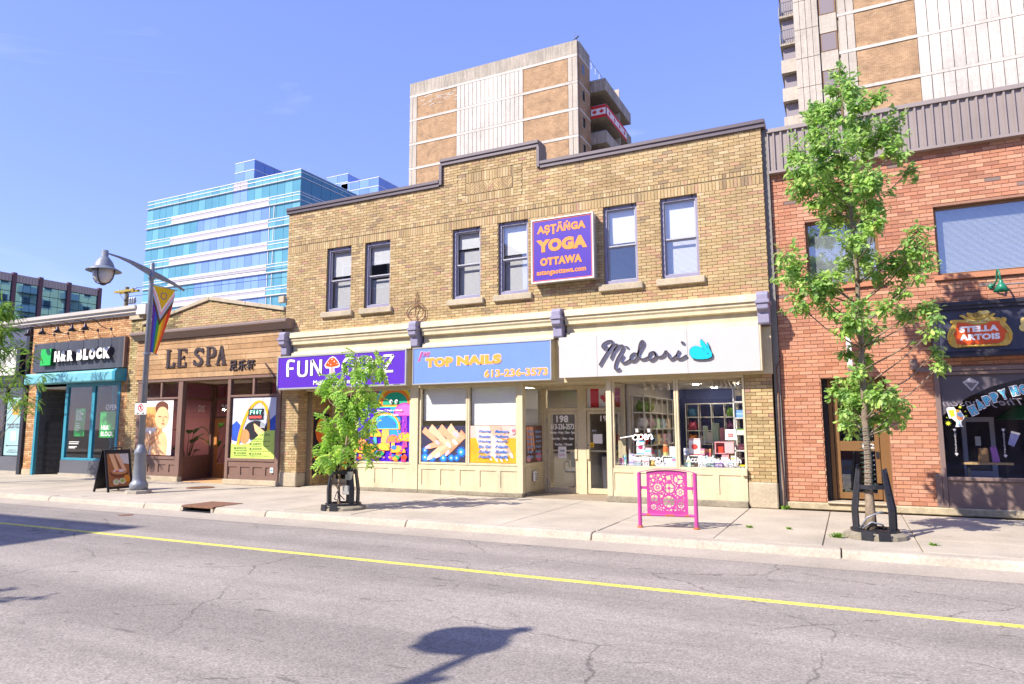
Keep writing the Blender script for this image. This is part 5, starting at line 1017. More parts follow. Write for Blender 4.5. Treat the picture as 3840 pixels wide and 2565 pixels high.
for a,b in ((-23.95,-22.66),(-22.50,-21.34)): B('pane',m_pane,tan,a,b,14.40,14.406,.63,3.0)
m_gran=mat('dark_granite','#5d5f66',.3,nz=.45,ns=60,gr=.1)
MB().box(-24.12,-21.23,14.35,14.5,.12,.55).build('stall_riser',m_gran,tan); B('plinth',m_conc,tan,-24.14,-21.23,14.32,14.5,0,.119)
# tiled recess
m_tile=mat('black_tile','#565c63',.2,nz=.2,ns=3); rw=B('recess_back',m_mortar,tan,-25.68,-24.12,15.86,15.95,0,3.0)
rs=B('recess_side',m_mortar,tan,-25.79,-25.69,14.47,15.85,0,3.0); B('recess_side',m_mortar,tan,-24.11,-24.02,14.47,15.95,.0,3.0)
cnt=0
for i in range(7):
    for j in range(14):
        B('tile',m_tile,rs,-25.688,-25.678,14.48+i*.196,14.48+i*.196+.188,.02+j*.21,.02+j*.21+.2)
for i in range(7):
    for j in range(14): B('tile',m_tile,rw,-25.66+i*.22,-25.66+i*.22+.21,15.845,15.857,.02+j*.21,.02+j*.21+.2)
B('recess_ceiling',m_white,tan,-25.68,-24.1,14.47,15.9,3.0,3.05); B('recess_floor',m_slab,tan,-25.78,-24.12,14.38,15.9,-.1,.01)
gt=thing('scissor_gate','folding black lattice gate across the tiled doorway of the tan shop','gate',(-25.2,14.75,0))
for i in range(12):
    x=-25.66+i*.085
    for s_ in (-1,1):
        for j in range(4): MB().tube([(x-.085*.5*s_,14.70+.012*s_,.08+.44*j),(x+.085*.5*s_,14.70+.012*s_,.52+.44*j)],.010,4).build('lattice_bar',m_black,gt)
for x in (-25.7,-24.62): MB().tube([(x,14.70,.0),(x,14.70,1.85)],.018,6).build('post',m_black,gt)
# room
MB().box(-24.0,-21.15,18.2,18.3,0,3.6).box(-21.2,-21.12,14.6,18.2,0,3.6).build('room_wall',mat('office_wall','#98989c',.9,nz=.1),tan); B('shop_floor',m_floor,tan,-24,-21.2,14.52,18.2,-.1,.02); B('shop_ceiling',m_white,tan,-24,-21.2,14.47,18.2,3.2,3.25)
for x in (-22.9,-21.9): MB().tube([(x,15.3,.02),(x,15.3,3.2)],.07,10).build('column',m_teal,tan)
mgn=mat('green_print2','#0f9d3e',.5,nz=.06)
SH=FY(14.44)
def gposter(label,a,b,c,d,rows):
    t=thing('window_poster',label,'poster',((a+b)/2,14.44,c)); s=rect(SH,'sheet',a,b,c,d,-.004,.002,mgn,t)
    for s_,p,q,r_,u_ in rows: text(SH,'lettering',s_,a+(b-a)*p,a+(b-a)*q,c+(d-c)*r_,c+(d-c)*u_,-.0015,mw,s,.001,bold=.04)
gposter('tall narrow green tax poster in the left teal window',-23.62,-23.06,1.34,2.27,(('WE DO',.12,.55,.85,.93),('ALL TYPES',.12,.8,.76,.84),('OF TAX',.12,.62,.67,.75),('RETURNS.',.12,.75,.58,.66),('Personal',.12,.5,.44,.49),('Business',.12,.5,.36,.41),('Self Employed',.12,.62,.28,.33),('Students',.12,.46,.20,.25)))
gposter('square green poster with white block letters in right teal window',-22.26,-21.48,1.30,2.15,(('H&R',.1,.6,.30,.48),('BLOCK',.1,.92,.06,.24)))
t=thing('window_lettering','white open lettering near top of the right teal window','lettering',(-21.72,14.44,2.2)); text(SH,'lettering','OPEN',-22.0,-21.42,2.2,2.38,-.002,mw,t,.002,shear=.0)
t=thing('window_lettering','lines of small white lettering low in the left teal window','lettering',(-23.6,14.44,1.0)); [rect(SH,'text_line',-23.85,b,c,c+.03,-.002,.001,mw,t) for b,c in ((-23.3,1.14),(-23.33,1.08),(-23.4,.98),(-23.5,.94))]
# black sign with white channel letters
t=thing('shop_sign','long dark grey sign with green square and bold white channel letters','sign',(-23.5,14.4,3.58))
m_signb=mat('charcoal_panel','#44464e',.45,nz=.1,ns=3,streak=.3); 
s=MB().box(-25.98,-21.06,14.27,14.398,3.575,4.585).build('board',m_signb,t); MB().box(-21.059,-21.0,14.27,14.398,3.575,4.585).build('board_end',m_brown,t)
SB=FY(14.27)
e=rect(SB,'green_square',-25.32,-24.72,3.78,4.36,0,.13,flat('#0a5a2a'),t); rect(SB,'green_face',-25.315,-24.725,3.785,4.355,.131,.006,mat('green_acrylic','#12b044',.4),e)
for s_,a,b in (('H',-24.53,-24.22),('&',-24.18,-23.86),('R',-23.80,-23.47),('B',-23.28,-22.98),('L',-22.93,-22.65),('O',-22.62,-22.28),('C',-22.24,-21.93),('K',-21.88,-21.52)):
    a,b=a-.0,b; bb=.05 if s_=='&' else .09; l=text(SB,'channel_letter',s_,a,b,3.88,4.25,.0,mat('letter_side','#55484a',.5),t,.13,bold=bb); text(SB,'letter_face',s_,a,b,3.88,4.25,.131,mw,l,.006,bold=bb)
# gooseneck lamps
m_gn=mat('dark_lamp_metal','#3a2f36',.4,metal=.3)
for i,x in enumerate((-25.05,-24.26,-23.40,-22.62,-21.92)):
    t=thing('gooseneck_lamp',['leftmost','second from left','middle','second from right','rightmost'][i]+' small dark gooseneck lamp over the charcoal sign','lamp',(x,14.4,4.9),group='gooseneck lamps above the tan shop')
    MB().lathe([(.05,0),(.05,.02)],0,0,10).build('wall_plate',m_gn,t).matrix_local=Matrix.Translation((0,-.012,0))@Matrix.Rotation(R(90),4,'X')@Matrix.Translation((0,0,-.01))
    bpy.data.objects[t.children[0].name].location=(0,-.012,0)
    for c in t.children: c.location=(0,-.012,0)
    o=MB().tube([(x,14.39,4.9),(x-.03,14.25,4.88),(x-.07,14.05,4.98),(x-.10,13.88,5.14),(x-.13,13.74,5.17),(x-.16,13.64,5.10),(x-.17,13.62,4.98)],.014,6).build('neck',m_gn,t,smooth=True)
    o=MB().lathe([(.025,4.99),(.04,4.96),(.05,4.90),(.13,4.78),(.125,4.78),(.03,4.89)],x-.17,13.62,14,cap=False).build('shade',m_gn,t,smooth=True)
# ================================================================ BLACK SHOP AT THE LEFT EDGE
blk=thing('dark_fascia_shop','dark grey fascia shop at the far left with white sign band','building',(-31,14.4,0))
mb=MB().box(-40,-26.36,14.38,14.7,3.1,5.26); mb.build('fascia',mat('slate_panel','#4d5064',.5,nz=.08,ns=2,gr=.1),blk); 
for x in (-27.7,-29.2,-30.7,-32.2): B('panel_joint',m_black,blk,x-.006,x+.006,14.372,14.3795,4.55,5.25)
B('lower_fascia',m_black,blk,-40,-26.4,14.2,14.379,3.12,3.5); B('corner_post',m_black,blk,-26.55,-26.36,14.30,14.379,0,5.2)
MB().box(-40,-26.56,14.34,14.5,.12,.62).build('stall_riser',m_gran,blk); B('plinth',m_conc,blk,-40,-26.4,14.32,14.5,0,.119)
MB().box(-27.72,-27.62,14.36,14.46,.62,3.1).box(-30.0,-29.9,14.36,14.46,.62,3.1).build('mullion',m_black,blk); B('pane',m_pane,blk,-40,-26.56,14.41,14.416,.62,3.1); B('back_wall',m_darkroom,blk,-40,-26.3,17.5,17.6,0,5); B('shop_floor',m_floor,blk,-40,-26.4,14.5,17.5,-.1,.02); B('roof',MATS['roof_felt'],blk,-40,-26.35,14.7,24,4.9,5.0)
t=thing('shop_sign','white sign band with black lettering at far left behind the tree','sign',(-30,14.2,3.55)); s=B('face',m_plinw,t,-33,-26.82,14.15,14.37,3.52,4.46,bevel=.01); B('frame_rail',m_black,t,-26.818,-26.6,14.15,14.37,3.5,4.48); [rect(FY(14.15),'letter_stroke',a,a+.09,3.72,4.02,.003,.004,m_black,s) for a in (-28.35,-28.05,-27.85)]
t=thing('window_poster','pale teal poster with golden hemp leaf beside the brick pier','poster',(-27,14.4,.65)); SQ=FY(14.405); s=rect(SQ,'sheet',-27.60,-26.57,.66,2.72,.002,.002,mat('teal_print','#9cc0c4',.5,nz=.05,ns=2),t)
gl_=mat('gold_print','#d9a23a',.4,nz=.15,ns=6)
for i,(a,l) in enumerate(((90,.52),(62,.46),(118,.46),(35,.36),(145,.36),(8,.24),(172,.24))):
    a=R(a); u,v=-27.03,2.12; c,d=math.cos(a),math.sin(a); shape(SQ,'leaflet',[(u,v),(u+c*l*.5-d*.05,v+d*l*.5+c*.05),(u+c*l,v+d*l),(u+c*l*.5+d*.05,v+d*l*.5-c*.05)],.005+.0004*i,.001,gl_,s)
rect(SQ,'leaf_stalk',-27.04,-27.02,1.88,2.12,.0046,.0005,gl_,s)
text(SQ,'lettering','ORDER FREE SAME-DAY',-27.53,-26.62,1.72,1.79,.005,mo,s,.001,bold=.03); text(SQ,'lettering','DELIVERY TODAY',-27.42,-26.68,1.62,1.69,.005,mo,s,.001,bold=.03); rect(SQ,'white_square',-27.22,-26.93,1.18,1.52,.005,.001,m_plinw,s)
shape(SQ,'arrow',[(-27.5,1.0),(-27.4,1.04),(-27.4,1.012),(-26.66,1.012),(-26.66,.988),(-27.4,.988),(-27.4,.96)],.005,.001,mo,s)
text(SQ,'lettering','@INSPIREDSTORE',-27.28,-26.8,.82,.86,.005,mo,s,.001,bold=.02); text(SQ,'lettering','WWW.THEHIGHSHOP.COM',-27.4,-26.7,.75,.79,.005,mo,s,.001,bold=.02)

# ================================================================ RED BRICK BUILDING ON THE RIGHT
PALR=[('#ba8163',5),('#c18b6d',4),('#b1775a',3),('#c79576',1.5),('#aa745a',1.5),('#846e66',.3)]
YR=14.6
red=thing('red_brick_building','red brick two storey building with ribbed grey metal parapet band','building',(3,14.6,0))
hs=[(-.47,.66,.16,2.51),(1.43,7.0,.15,2.56),(-.58,.70,4.35,5.66),(1.63,6.0,4.34,5.65)]
mb=MB(); slab(mb,-1.18,9,.14,6.9,YR,YR+.3,hs); wall=mb.build('wall',m_redmortar,red)
bk=Bricks(FY(YR),m_redbrick,PALR,L=.225,H=.063,J=.011,proud=.012); bk.stretch(-1.18,6.2,.15,6.735,hs+[(-.62,.74,4.24,4.35),(1.58,6.2,4.235,4.34)])
bk.upright(-.62,.74,4.25,4.345); bk.upright(1.58,6.2,4.24,4.335); bk.finish(wall)
for x0,x1 in ((-.64,.76),(1.56,6.2)): B('sill',mat('red_sill','#b57a5a',.85,nz=.15,ns=40,bump=.3),red,x0,x1,YR-.07,YR-.016,4.245,4.335)
q=Bricks(Plane((-.47,0,0),(0,1,0),(0,0,1),(1,0,0)),m_redbrick,PALR,limit=40); q.stretch(YR,YR+.4,.16,2.5); wl=B('reveal',m_redmortar,red,-.60,-.472,YR+.3,YR+.4,.16,2.5); q.finish(wl)
B('base_course',mat('rough_base','#b3a586',.95,nz=.25,ns=12,gr=.25,gs=2,bump=.6,bs=30),red,-1.2,9,YR-.06,YR+.3,0,.139,bevel=.02)
B('side_wall',m_side,red,-1.15,-.9,YR+.3,24,0,6.8); B('roof',MATS['roof_felt'],red,-.9,9,YR+.3,24,6.6,6.7); B('back_wall',m_side,red,-1.1,9,23.9,24,0,6.8)
# grey parge strip between the buildings, with drain pipe
st=thing('rendered_strip','narrow grey rendered party wall strip between buff and red buildings','wall',(-1.25,14.55,0)); MB().box(-1.299,-1.19,14.50,14.9,0,7.72).build('render',mat('grey_render','#86827c',.9,nz=.15,ns=9,gr=.2),st); 
t=thing('cable_conduit','thin rusty cable running down the grey strip beside the brick pier','cable',(-1.2,14.5,0)); MB().tube([(-1.24,14.48,2.7),(-1.23,14.47,2.2),(-1.245,14.47,1.2),(-1.22,14.47,.4),(-1.23,14.47,.05)],.012,6).tube([(-1.24,14.48,2.7),(-1.17,14.52,2.95),(-1.15,14.56,3.0)],.012,6).build('cable',m_rust,t)
# ribbed parapet
m_rib=mat('grey_ribbed_metal','#8f837d',.5,metal=0,nz=.06,ns=3,gr=.06)
pr=MB().box(-1.17,9,14.49,14.6,6.78,7.60).build('parapet',m_rib,red); MB().box(-1.19,9.02,14.43,14.85,7.601,7.68).build('parapet_cap',m_rib,red); MB().box(-1.19,9.02,14.435,14.597,6.73,6.779).build('drip_trim',m_rib,red)
B('parapet_end',m_rib,red,-1.19,-1.171,14.45,14.6,6.78,7.60)
x=-1.1
while x<5.5:
    MB().prism([(x,14.489),(x+.02,14.45),(x+.045,14.45),(x+.065,14.489)],6.78,7.60,'z').build('rib',m_rib,red); x+=.140
m_scr=[]
# windows
m_blu=glass('blue_window_glass',(.93,.96,.98),refl=1.4,base=.14)
def rwin(x0,x1,z0,z1):
    wn=MB().box(x0,x0+.05,YR+.1,YR+.18,z0,z1).box(x1-.05,x1,YR+.1,YR+.18,z0,z1).box(x0+.05,x1-.05,YR+.1,YR+.18,z1-.05,z1).box(x0+.05,x1-.05,YR+.1,YR+.18,z0,z0+.05).build('window',m_bronze,red); B('pane',m_blu,wn,x0+.05,x1-.05,YR+.13,YR+.136,z0+.05,z1-.05)
    s=MB(); z=z0+.06
    while z<z1-.06: s.face([(x0+.06,YR+.24,z),(x1-.06,YR+.24,z),(x1-.06,YR+.262,z+.019),(x0+.06,YR+.262,z+.019)]); z+=.022
    s.build('blind',m_blind,wn,kind='stuff'); B('window_back',m_darkroom,wn,x0,x1,YR+.29,YR+.3,z0,z1)
rwin(-.58,.70,4.35,5.66); rwin(1.63,6.0,4.34,5.65)
# door
fr=MB().box(-.36,-.29,YR+.28,YR+.42,.17,2.5).box(.50,.66,YR+.28,YR+.42,.17,2.5).box(-.29,.50,YR+.28,YR+.42,2.2,2.5); fr.build('door_frame',m_bronze,red); B('jamb_box',m_black,red,-.46,-.37,YR+.2,YR+.42,.17,2.5)
dr=MB().box(-.28,-.19,YR+.33,YR+.38,.2,2.19).box(.41,.49,YR+.33,YR+.38,.2,2.19).box(-.19,.41,YR+.33,YR+.38,2.10,2.19).box(-.19,.41,YR+.33,YR+.38,.2,.32).box(-.19,.41,YR+.33,YR+.38,1.11,1.30).build('door',m_bronze,red,bevel=.004)
B('pane',m_blu,dr,-.19,.41,YR+.35,YR+.356,.32,1.11); B('pane',m_blu,dr,-.19,.41,YR+.35,YR+.356,1.30,2.10); B('lock_plate',m_black,dr,.42,.47,YR+.31,YR+.329,.98,1.1); text(FY(YR+.33),'door_number','192',.2,.4,1.16,1.25,.002,mw,dr,.002,bold=.02)
B('door_step',m_stone,red,-.46,.66,YR-.11,YR+.44,.13,.165,bevel=.01); B('hall_back',m_darkroom,red,-.5,.7,YR+1.5,YR+1.6,.1,2.6)
# pub window
m_tp=mat('taupe_metal','#7d6961',.5,nz=.06,gr=.08)
fr=MB().box(1.43,1.51,YR-.03,YR+.1,.14,2.56).box(1.51,7,YR-.03,YR+.1,2.50,2.56).box(1.51,7,YR-.04,YR+.1,.62,.68); fr.build('shopfront_frame',m_tp,red,bevel=.006); B('stall_panel',m_tp,red,1.515,7,YR+.0,YR+.05,.14,.62); B('corner_guard',m_tp,red,1.33,1.425,YR-.035,YR-.014,.14,.74)
B('pane',m_pane,red,1.51,7,YR+.03,YR+.036,.68,2.50); B('lintel_strip',m_tp,red,1.14,7,YR-.05,YR-.014,2.565,2.64)
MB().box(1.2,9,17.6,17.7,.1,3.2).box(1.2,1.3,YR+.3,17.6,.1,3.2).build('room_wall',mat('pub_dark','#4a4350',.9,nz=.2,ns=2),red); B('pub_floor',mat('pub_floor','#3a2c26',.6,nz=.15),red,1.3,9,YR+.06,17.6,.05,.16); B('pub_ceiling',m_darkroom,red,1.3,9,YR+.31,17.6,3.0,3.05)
SV=FY(YR+.028)
arc_=[(1.515,1.760),(1.713,1.933),(1.948,2.103),(2.275,2.268),(2.770,2.403),(3.4,2.46),(4.0,2.48)]
t=thing('window_vinyl','dark grey arched window film with a white diamond in the pub window','film',(2.6,14.62,1.8)); s=shape(SV,'film',arc_+[(4.0,2.498),(1.515,2.498)],.003,.001,mat('grey_film','#564f55',.5,nz=.05),t)
dm=flat('#b9b4b8'); shape(SV,'diamond',[(1.868,2.368),(1.991,2.445),(2.122,2.353),(1.997,2.199)],.0045,.001,dm,s); shape(SV,'diamond_facet',[(1.90,2.36),(2.09,2.35),(1.997,2.235)],.006,.001,mat('grey_film2','#6d666c',.5),s)
t=thing('window_decal','blue and green happy hour bubble letters rising along the pub window arch','decal',(2.4,14.62,1.8))
HL=[('H',1.99,1.86,.42),('A',2.10,1.96,.40),('P',2.215,2.03,.36),('P',2.33,2.085,.33),('Y',2.46,2.13,.30),('H',2.625,2.19,.24),('O',2.75,2.21,.2),('U',2.87,2.24,.16),('R',2.99,2.26,.12)]
for ch,u,v,a in HL:
    c,d=math.cos(a),math.sin(a); wr=lambda p,q,u=u,v=v,c=c,d=d:(u+p*c-q*d,v+p*d+q*c)
    text(SV,'letter_border',ch,-.062,.062,-.095,.095,.005,mw,t,.001,bold=.17,warp=wr); text(SV,'letter_outline',ch,-.052,.052,-.08,.08,.0065,flat('#20406a'),t,.001,bold=.11,warp=wr); text(SV,'letter_fill',ch,-.046,.046,-.072,.004,.008,flat('#6cc25a'),t,.001,bold=.07,warp=lambda p,q,u=u,v=v,c=c,d=d:(u+p*c-(q*1.95+.066)*d*1.0,v+p*d+(q*1.95+.066)*c)) if False else text(SV,'letter_fill',ch,-.046,.046,-.072,.072,.008,flat('#5fb8d8'),t,.001,bold=.06,warp=wr)
t=thing('window_decal','cartoon beer and cocktail sticker with yellow bursts in the pub window','decal',(1.74,14.62,1.56))
s=shape(SV,'sticker_border',[(1.59,1.89),(1.62,1.92),(1.71,1.915),(1.74,1.86),(1.80,1.86),(1.86,1.75),(1.84,1.70),(1.80,1.66),(1.80,1.60),(1.83,1.57),(1.70,1.565),(1.72,1.60),(1.72,1.66),(1.66,1.72),(1.62,1.72)],.005,.001,mw,t)
shape(SV,'beer_glass',[(1.605,1.885),(1.70,1.90),(1.71,1.76),(1.65,1.74)],.0065,.001,flat('#e0c02a'),s); shape(SV,'beer_foam',[(1.605,1.885),(1.70,1.90),(1.702,1.875),(1.61,1.86)],.008,.001,flat('#f0ecc8'),s); shape(SV,'cocktail',[(1.74,1.83),(1.84,1.75),(1.82,1.69),(1.76,1.68),(1.73,1.72)],.0065,.001,flat('#e08a5a'),s); shape(SV,'cocktail_top',[(1.75,1.84),(1.845,1.76),(1.80,1.74),(1.75,1.77)],.008,.001,flat('#8fc4e0'),s); rect(SV,'glass_stem',1.765,1.785,1.585,1.68,.0065,.001,flat('#7fb4d8'),s); shape(SV,'orange_slice',ell(1.755,1.85,.03,.025,10),.0095,.001,flat('#f0a030'),s)
for u,v,r_ in ((1.60,1.63,.05),(1.80,1.92,.03),(1.88,1.76,.025),(1.585,1.735,.012),(1.875,1.84,.016)):
    pts=[(u+(r_ if k%2==0 else r_*.4)*math.cos(k*math.pi/8),v+(r_ if k%2==0 else r_*.4)*math.sin(k*math.pi/8)) for k in range(16)]; shape(SV,'burst',pts,.005,.001,flat('#d8e03a'),t)
t=thing('window_decal','tilted pint glass sticker in the pub window','decal',(2.55,14.62,1.2)); s=shape(SV,'pint',[(2.523,1.496),(2.653,1.453),(2.543,1.222),(2.459,1.264)],.005,.001,flat('#7d7fa6'),t); shape(SV,'foam',[(2.523,1.496),(2.653,1.453),(2.635,1.42),(2.515,1.46)],.0065,.001,flat('#e8dfcc'),s)
t=thing('window_lettering','white reversed script and small diamonds on the pub window glass','lettering',(2.0,14.62,1.0))
for (u,v0,v1) in ((1.69,1.10,1.48),(2.41,1.08,1.48)):
    for v in (v0-.02,v1+.03): shape(SV,'diamond',[(u-.03,v+.01),(u,v+.03),(u+.03,v+.01),(u,v-.03)],.005,.001,dm,t)
    text(SV,'lettering','Wednesday',v0,v1,-.02,.02,.005,dm,t,.001,shear=.3,warp=lambda p,q,u=u:(u-q,p))
text(SV,'lettering','The Johnson',1.53,2.72,1.90,2.06,.0045,mat('script_grey','#8a8288',.5),t,.0004,shear=.35,mirror=True)
# pub interior: pale door frame, ledge, lamp shade, paper
t=thing('interior_door','pale framed glazed door standing inside the pub','door',(2.25,16,.16)); MB().box(1.96,2.04,16,16.06,.16,1.75).box(2.42,2.50,16,16.06,.16,1.75).box(2.04,2.42,16,16.06,1.66,1.75).box(2.04,2.42,16,16.06,.16,.72).build('frame',mat('pale_frame','#a9a7b4',.6),t); B('pane',m_pane,t,2.04,2.42,16.03,16.036,.72,1.66); B('poster',m_plinw,t,2.17,2.26,15.98,15.998,1.2,1.38)
t=thing('interior_ledge','narrow wooden bar ledge across the pub window','ledge',(2.2,15.2,.16)); B('top',mat('ledge_wood','#b99a6a',.6,nz=.1),t,1.83,2.60,15.1,15.3,.88,.92); MB().box(1.9,1.95,15.17,15.23,.16,.879).build('leg',m_black,t); MB().box(2.5,2.55,15.17,15.23,.16,.879).build('leg',m_black,t)
t=thing('paper_flyer','purple and white flyer standing on the pub ledge','flyer',(2.37,15.2,.92)); MB().hull([(2.31,15.2,.921),(2.42,15.2,.921),(2.42,15.21,.921),(2.31,15.21,.921)],[(2.28,15.22,1.2),(2.38,15.22,1.2),(2.38,15.23,1.2),(2.28,15.23,1.2)]).build('sheet',flat('#a86ab8'),t)
t=thing('paper_bag','brown paper bag standing on the pub ledge','bag',(2.18,15.2,.92)); MB().box(2.1,2.24,15.14,15.26,.921,1.18).build('bag',mat('kraft_paper','#a8835c',.9,nz=.1),t)
t=thing('lamp_shade','green beaded lamp shade hanging inside the pub','lamp',(2.75,15.6,1.7)); MB().lathe([(.1,1.95),(.42,1.7),(.41,1.7),(.09,1.94)],2.85,15.6,20,cap=False).build('shade',mat('green_shade','#2f6a38',.6,nz=.4,ns=30),t); MB().tube([(2.85,15.6,1.95),(2.85,15.6,3.0)],.008,5).build('cord',m_black,t)
# beer sign board
t=thing('pub_sign','dark navy sign board with an ornate gold framed red beer emblem','sign',(3.5,14.4,2.85))
MB().box(1.46,7,14.42,14.585,2.84,3.78).build('board',m_navy,t); MB().prism([(14.585,3.66),(14.36,3.66),(14.36,3.70),(14.33,3.72),(14.33,3.79),(14.585,3.79)],1.44,7,'x').build('top_moulding',mat('dark_moulding','#2c2a33',.4),t); MB().prism([(14.585,2.80),(14.36,2.80),(14.36,2.86),(14.40,2.90),(14.585,2.90)],1.44,7,'x').build('bottom_moulding',MATS['dark_moulding'],t); B('side_moulding',MATS['dark_moulding'],t,1.44,1.53,14.39,14.585,2.90,3.66)
SZ=FY(14.42); gold=mat('gold_leaf','#d8b04e',.4,metal=.3,nz=.25,ns=14)
frm=[(1.728,3.433),(1.754,3.473),(1.801,3.474),(1.847,3.471),(1.893,3.467),(1.961,3.462),(1.934,3.501),(1.874,3.533),(1.891,3.555),(1.952,3.546),(2.002,3.496),(1.984,3.562),(2.009,3.596),(2.037,3.567),(2.068,3.574),(2.152,3.585),(2.169,3.607),(2.281,3.602),(2.338,3.571),(2.312,3.518),(2.389,3.558),(2.417,3.537),(2.362,3.487),(2.457,3.471),(2.485,3.451),(2.509,3.476),(2.559,3.464),(2.571,3.427),(2.545,3.375),(2.584,3.318),(2.615,3.254),(2.638,3.172),(2.623,3.075),(2.581,2.998),(2.536,2.974),(2.419,2.971),(1.880,2.974),(1.796,2.965),(1.721,3.001),(1.679,3.068),(1.666,3.151),(1.675,3.225),(1.712,3.314),(1.746,3.358),(1.773,3.402)]
shd=[(1.836,3.426),(1.965,3.407),(2.046,3.374),(2.151,3.358),(2.249,3.369),(2.334,3.408),(2.459,3.408),(2.469,3.344),(2.502,3.288),(2.556,3.212),(2.521,3.162),(2.524,3.108),(2.483,3.048),(2.407,3.017),(1.822,3.014),(1.795,3.070),(1.786,3.153),(1.770,3.219),(1.759,3.248),(1.814,3.335)]
e=shape(SZ,'emblem_frame',frm,0,.03,gold,t); shape(SZ,'shield',shd,.031,.004,mat('emblem_red','#e2561a',.4,nz=.2,ns=2.5),e)
for u,v,r_ in ((1.76,3.44,.035),(2.53,3.435,.035),(1.85,3.0,.03),(2.45,3.0,.03)):
    o=MB().ball(tuple(SZ(u,v,.03)),(r_,.02,r_),10,8).build('scroll',gold,e,smooth=True)
for a,b in (((1.70,3.08),(1.80,3.30)),((2.60,3.08),(2.53,3.30)),((1.88,2.99),(2.42,2.99))): MB().tube([SZ(a[0],a[1],.035),SZ((a[0]+b[0])/2-(.02 if a[1]!=b[1] and a[0]<2 else -.02 if a[1]!=b[1] else 0),(a[1]+b[1])/2,.045),SZ(b[0],b[1],.035)],.018,8).build('scroll',gold,e,smooth=True)
stroke(SZ,'ribbon',[[(1.97,3.45),(2.06,3.42),(2.15,3.41),(2.24,3.42),(2.31,3.455)]],.032,.036,.006,mat('gold_pale','#e6cc78',.4,metal=.2),e); stroke(SZ,'horn',[[(2.02,3.57),(2.06,3.51),(2.15,3.475),(2.25,3.51),(2.30,3.57)]],.028,.031,.02,gold,e); shape(SZ,'horn_bell',ell(2.25,3.57,.075,.035,14,.1),.031,.025,MATS['gold_pale'],e); stroke(SZ,'horn_coil',[ell(2.12,3.53,.035,.035,12)],.008,.052,.006,mat('gold_dark','#8a6424',.5),e)
text(SZ,'lettering','ANNO 1366',2.0,2.29,3.405,3.432,.043,MATS['gold_dark'],e,.002)
for s_,a,b,c,d in (('STELLA',1.86,2.44,3.235,3.345),('ARTOIS',1.85,2.45,3.09,3.20)): text(SZ,'lettering',s_,a,b,c,d,.036,mw,e,.004,bold=.06)
g8=text(SZ,'lettering','& CO.',2.735,3.6,3.2,3.46,.002,MATS['gold_pale'],t,.012,bold=.06)
# green wall lamp, sconce, blade sign
t=thing('barn_lamp','green gooseneck barn lamp on brick above the pub sign','lamp',(2.42,14.6,4.05)); m_grn=mat('green_enamel','#1f7a5c',.35)
MB().ball((2.42,14.57,4.06),(.05,.03,.05),12,8).build('wall_plate',m_grn,t,smooth=True); MB().tube([(2.42,14.58,4.06),(2.44,14.45,4.06),(2.47,14.36,4.12),(2.475,14.33,4.24),(2.48,14.27,4.30),(2.49,14.21,4.24),(2.50,14.20,4.08)],.016,8).build('neck',m_grn,t,smooth=True); MB().lathe([(.03,4.10),(.035,4.05),(.05,4.03),(.125,3.90),(.12,3.90),(.04,4.02)],2.50,14.20,18,cap=False).build('shade',m_grn,t,smooth=True); MB().tube([(2.46,14.59,4.08),(3.2,14.59,4.08)],.012,6).build('conduit',m_lgrey,t)
t=thing('wall_sconce','small taupe cylinder sconce on brick left of the pub window','lamp',(1.12,14.6,2.6)); MB().lathe([(.06,2.61),(.065,2.615),(.065,2.79),(.06,2.795)],1.12,14.50,18).build('cylinder',m_tp,t); MB().box(1.09,1.15,14.55,14.588,2.66,2.74).build('wall_plate',m_tp,t)
t=thing('blade_sign','white projecting blade sign seen edge on behind the oak foliage','sign',(.07,14.6,2.6)); MB().box(.03,.11,13.50,14.44,2.62,3.32).build('panel',m_plinw,t,bevel=.008); MB().box(.05,.09,14.44,14.588,2.75,2.80).build('bracket',m_black,t); MB().box(.05,.09,14.44,14.588,3.15,3.20).build('bracket',m_black,t)
t=thing('alarm_bell','small red alarm box beside the pub side door','alarm',(.70,14.58,2.0)); MB().box(.68,.73,14.55,14.588,2.02,2.1).build('box',mat('alarm_red','#c21a22',.4),t)

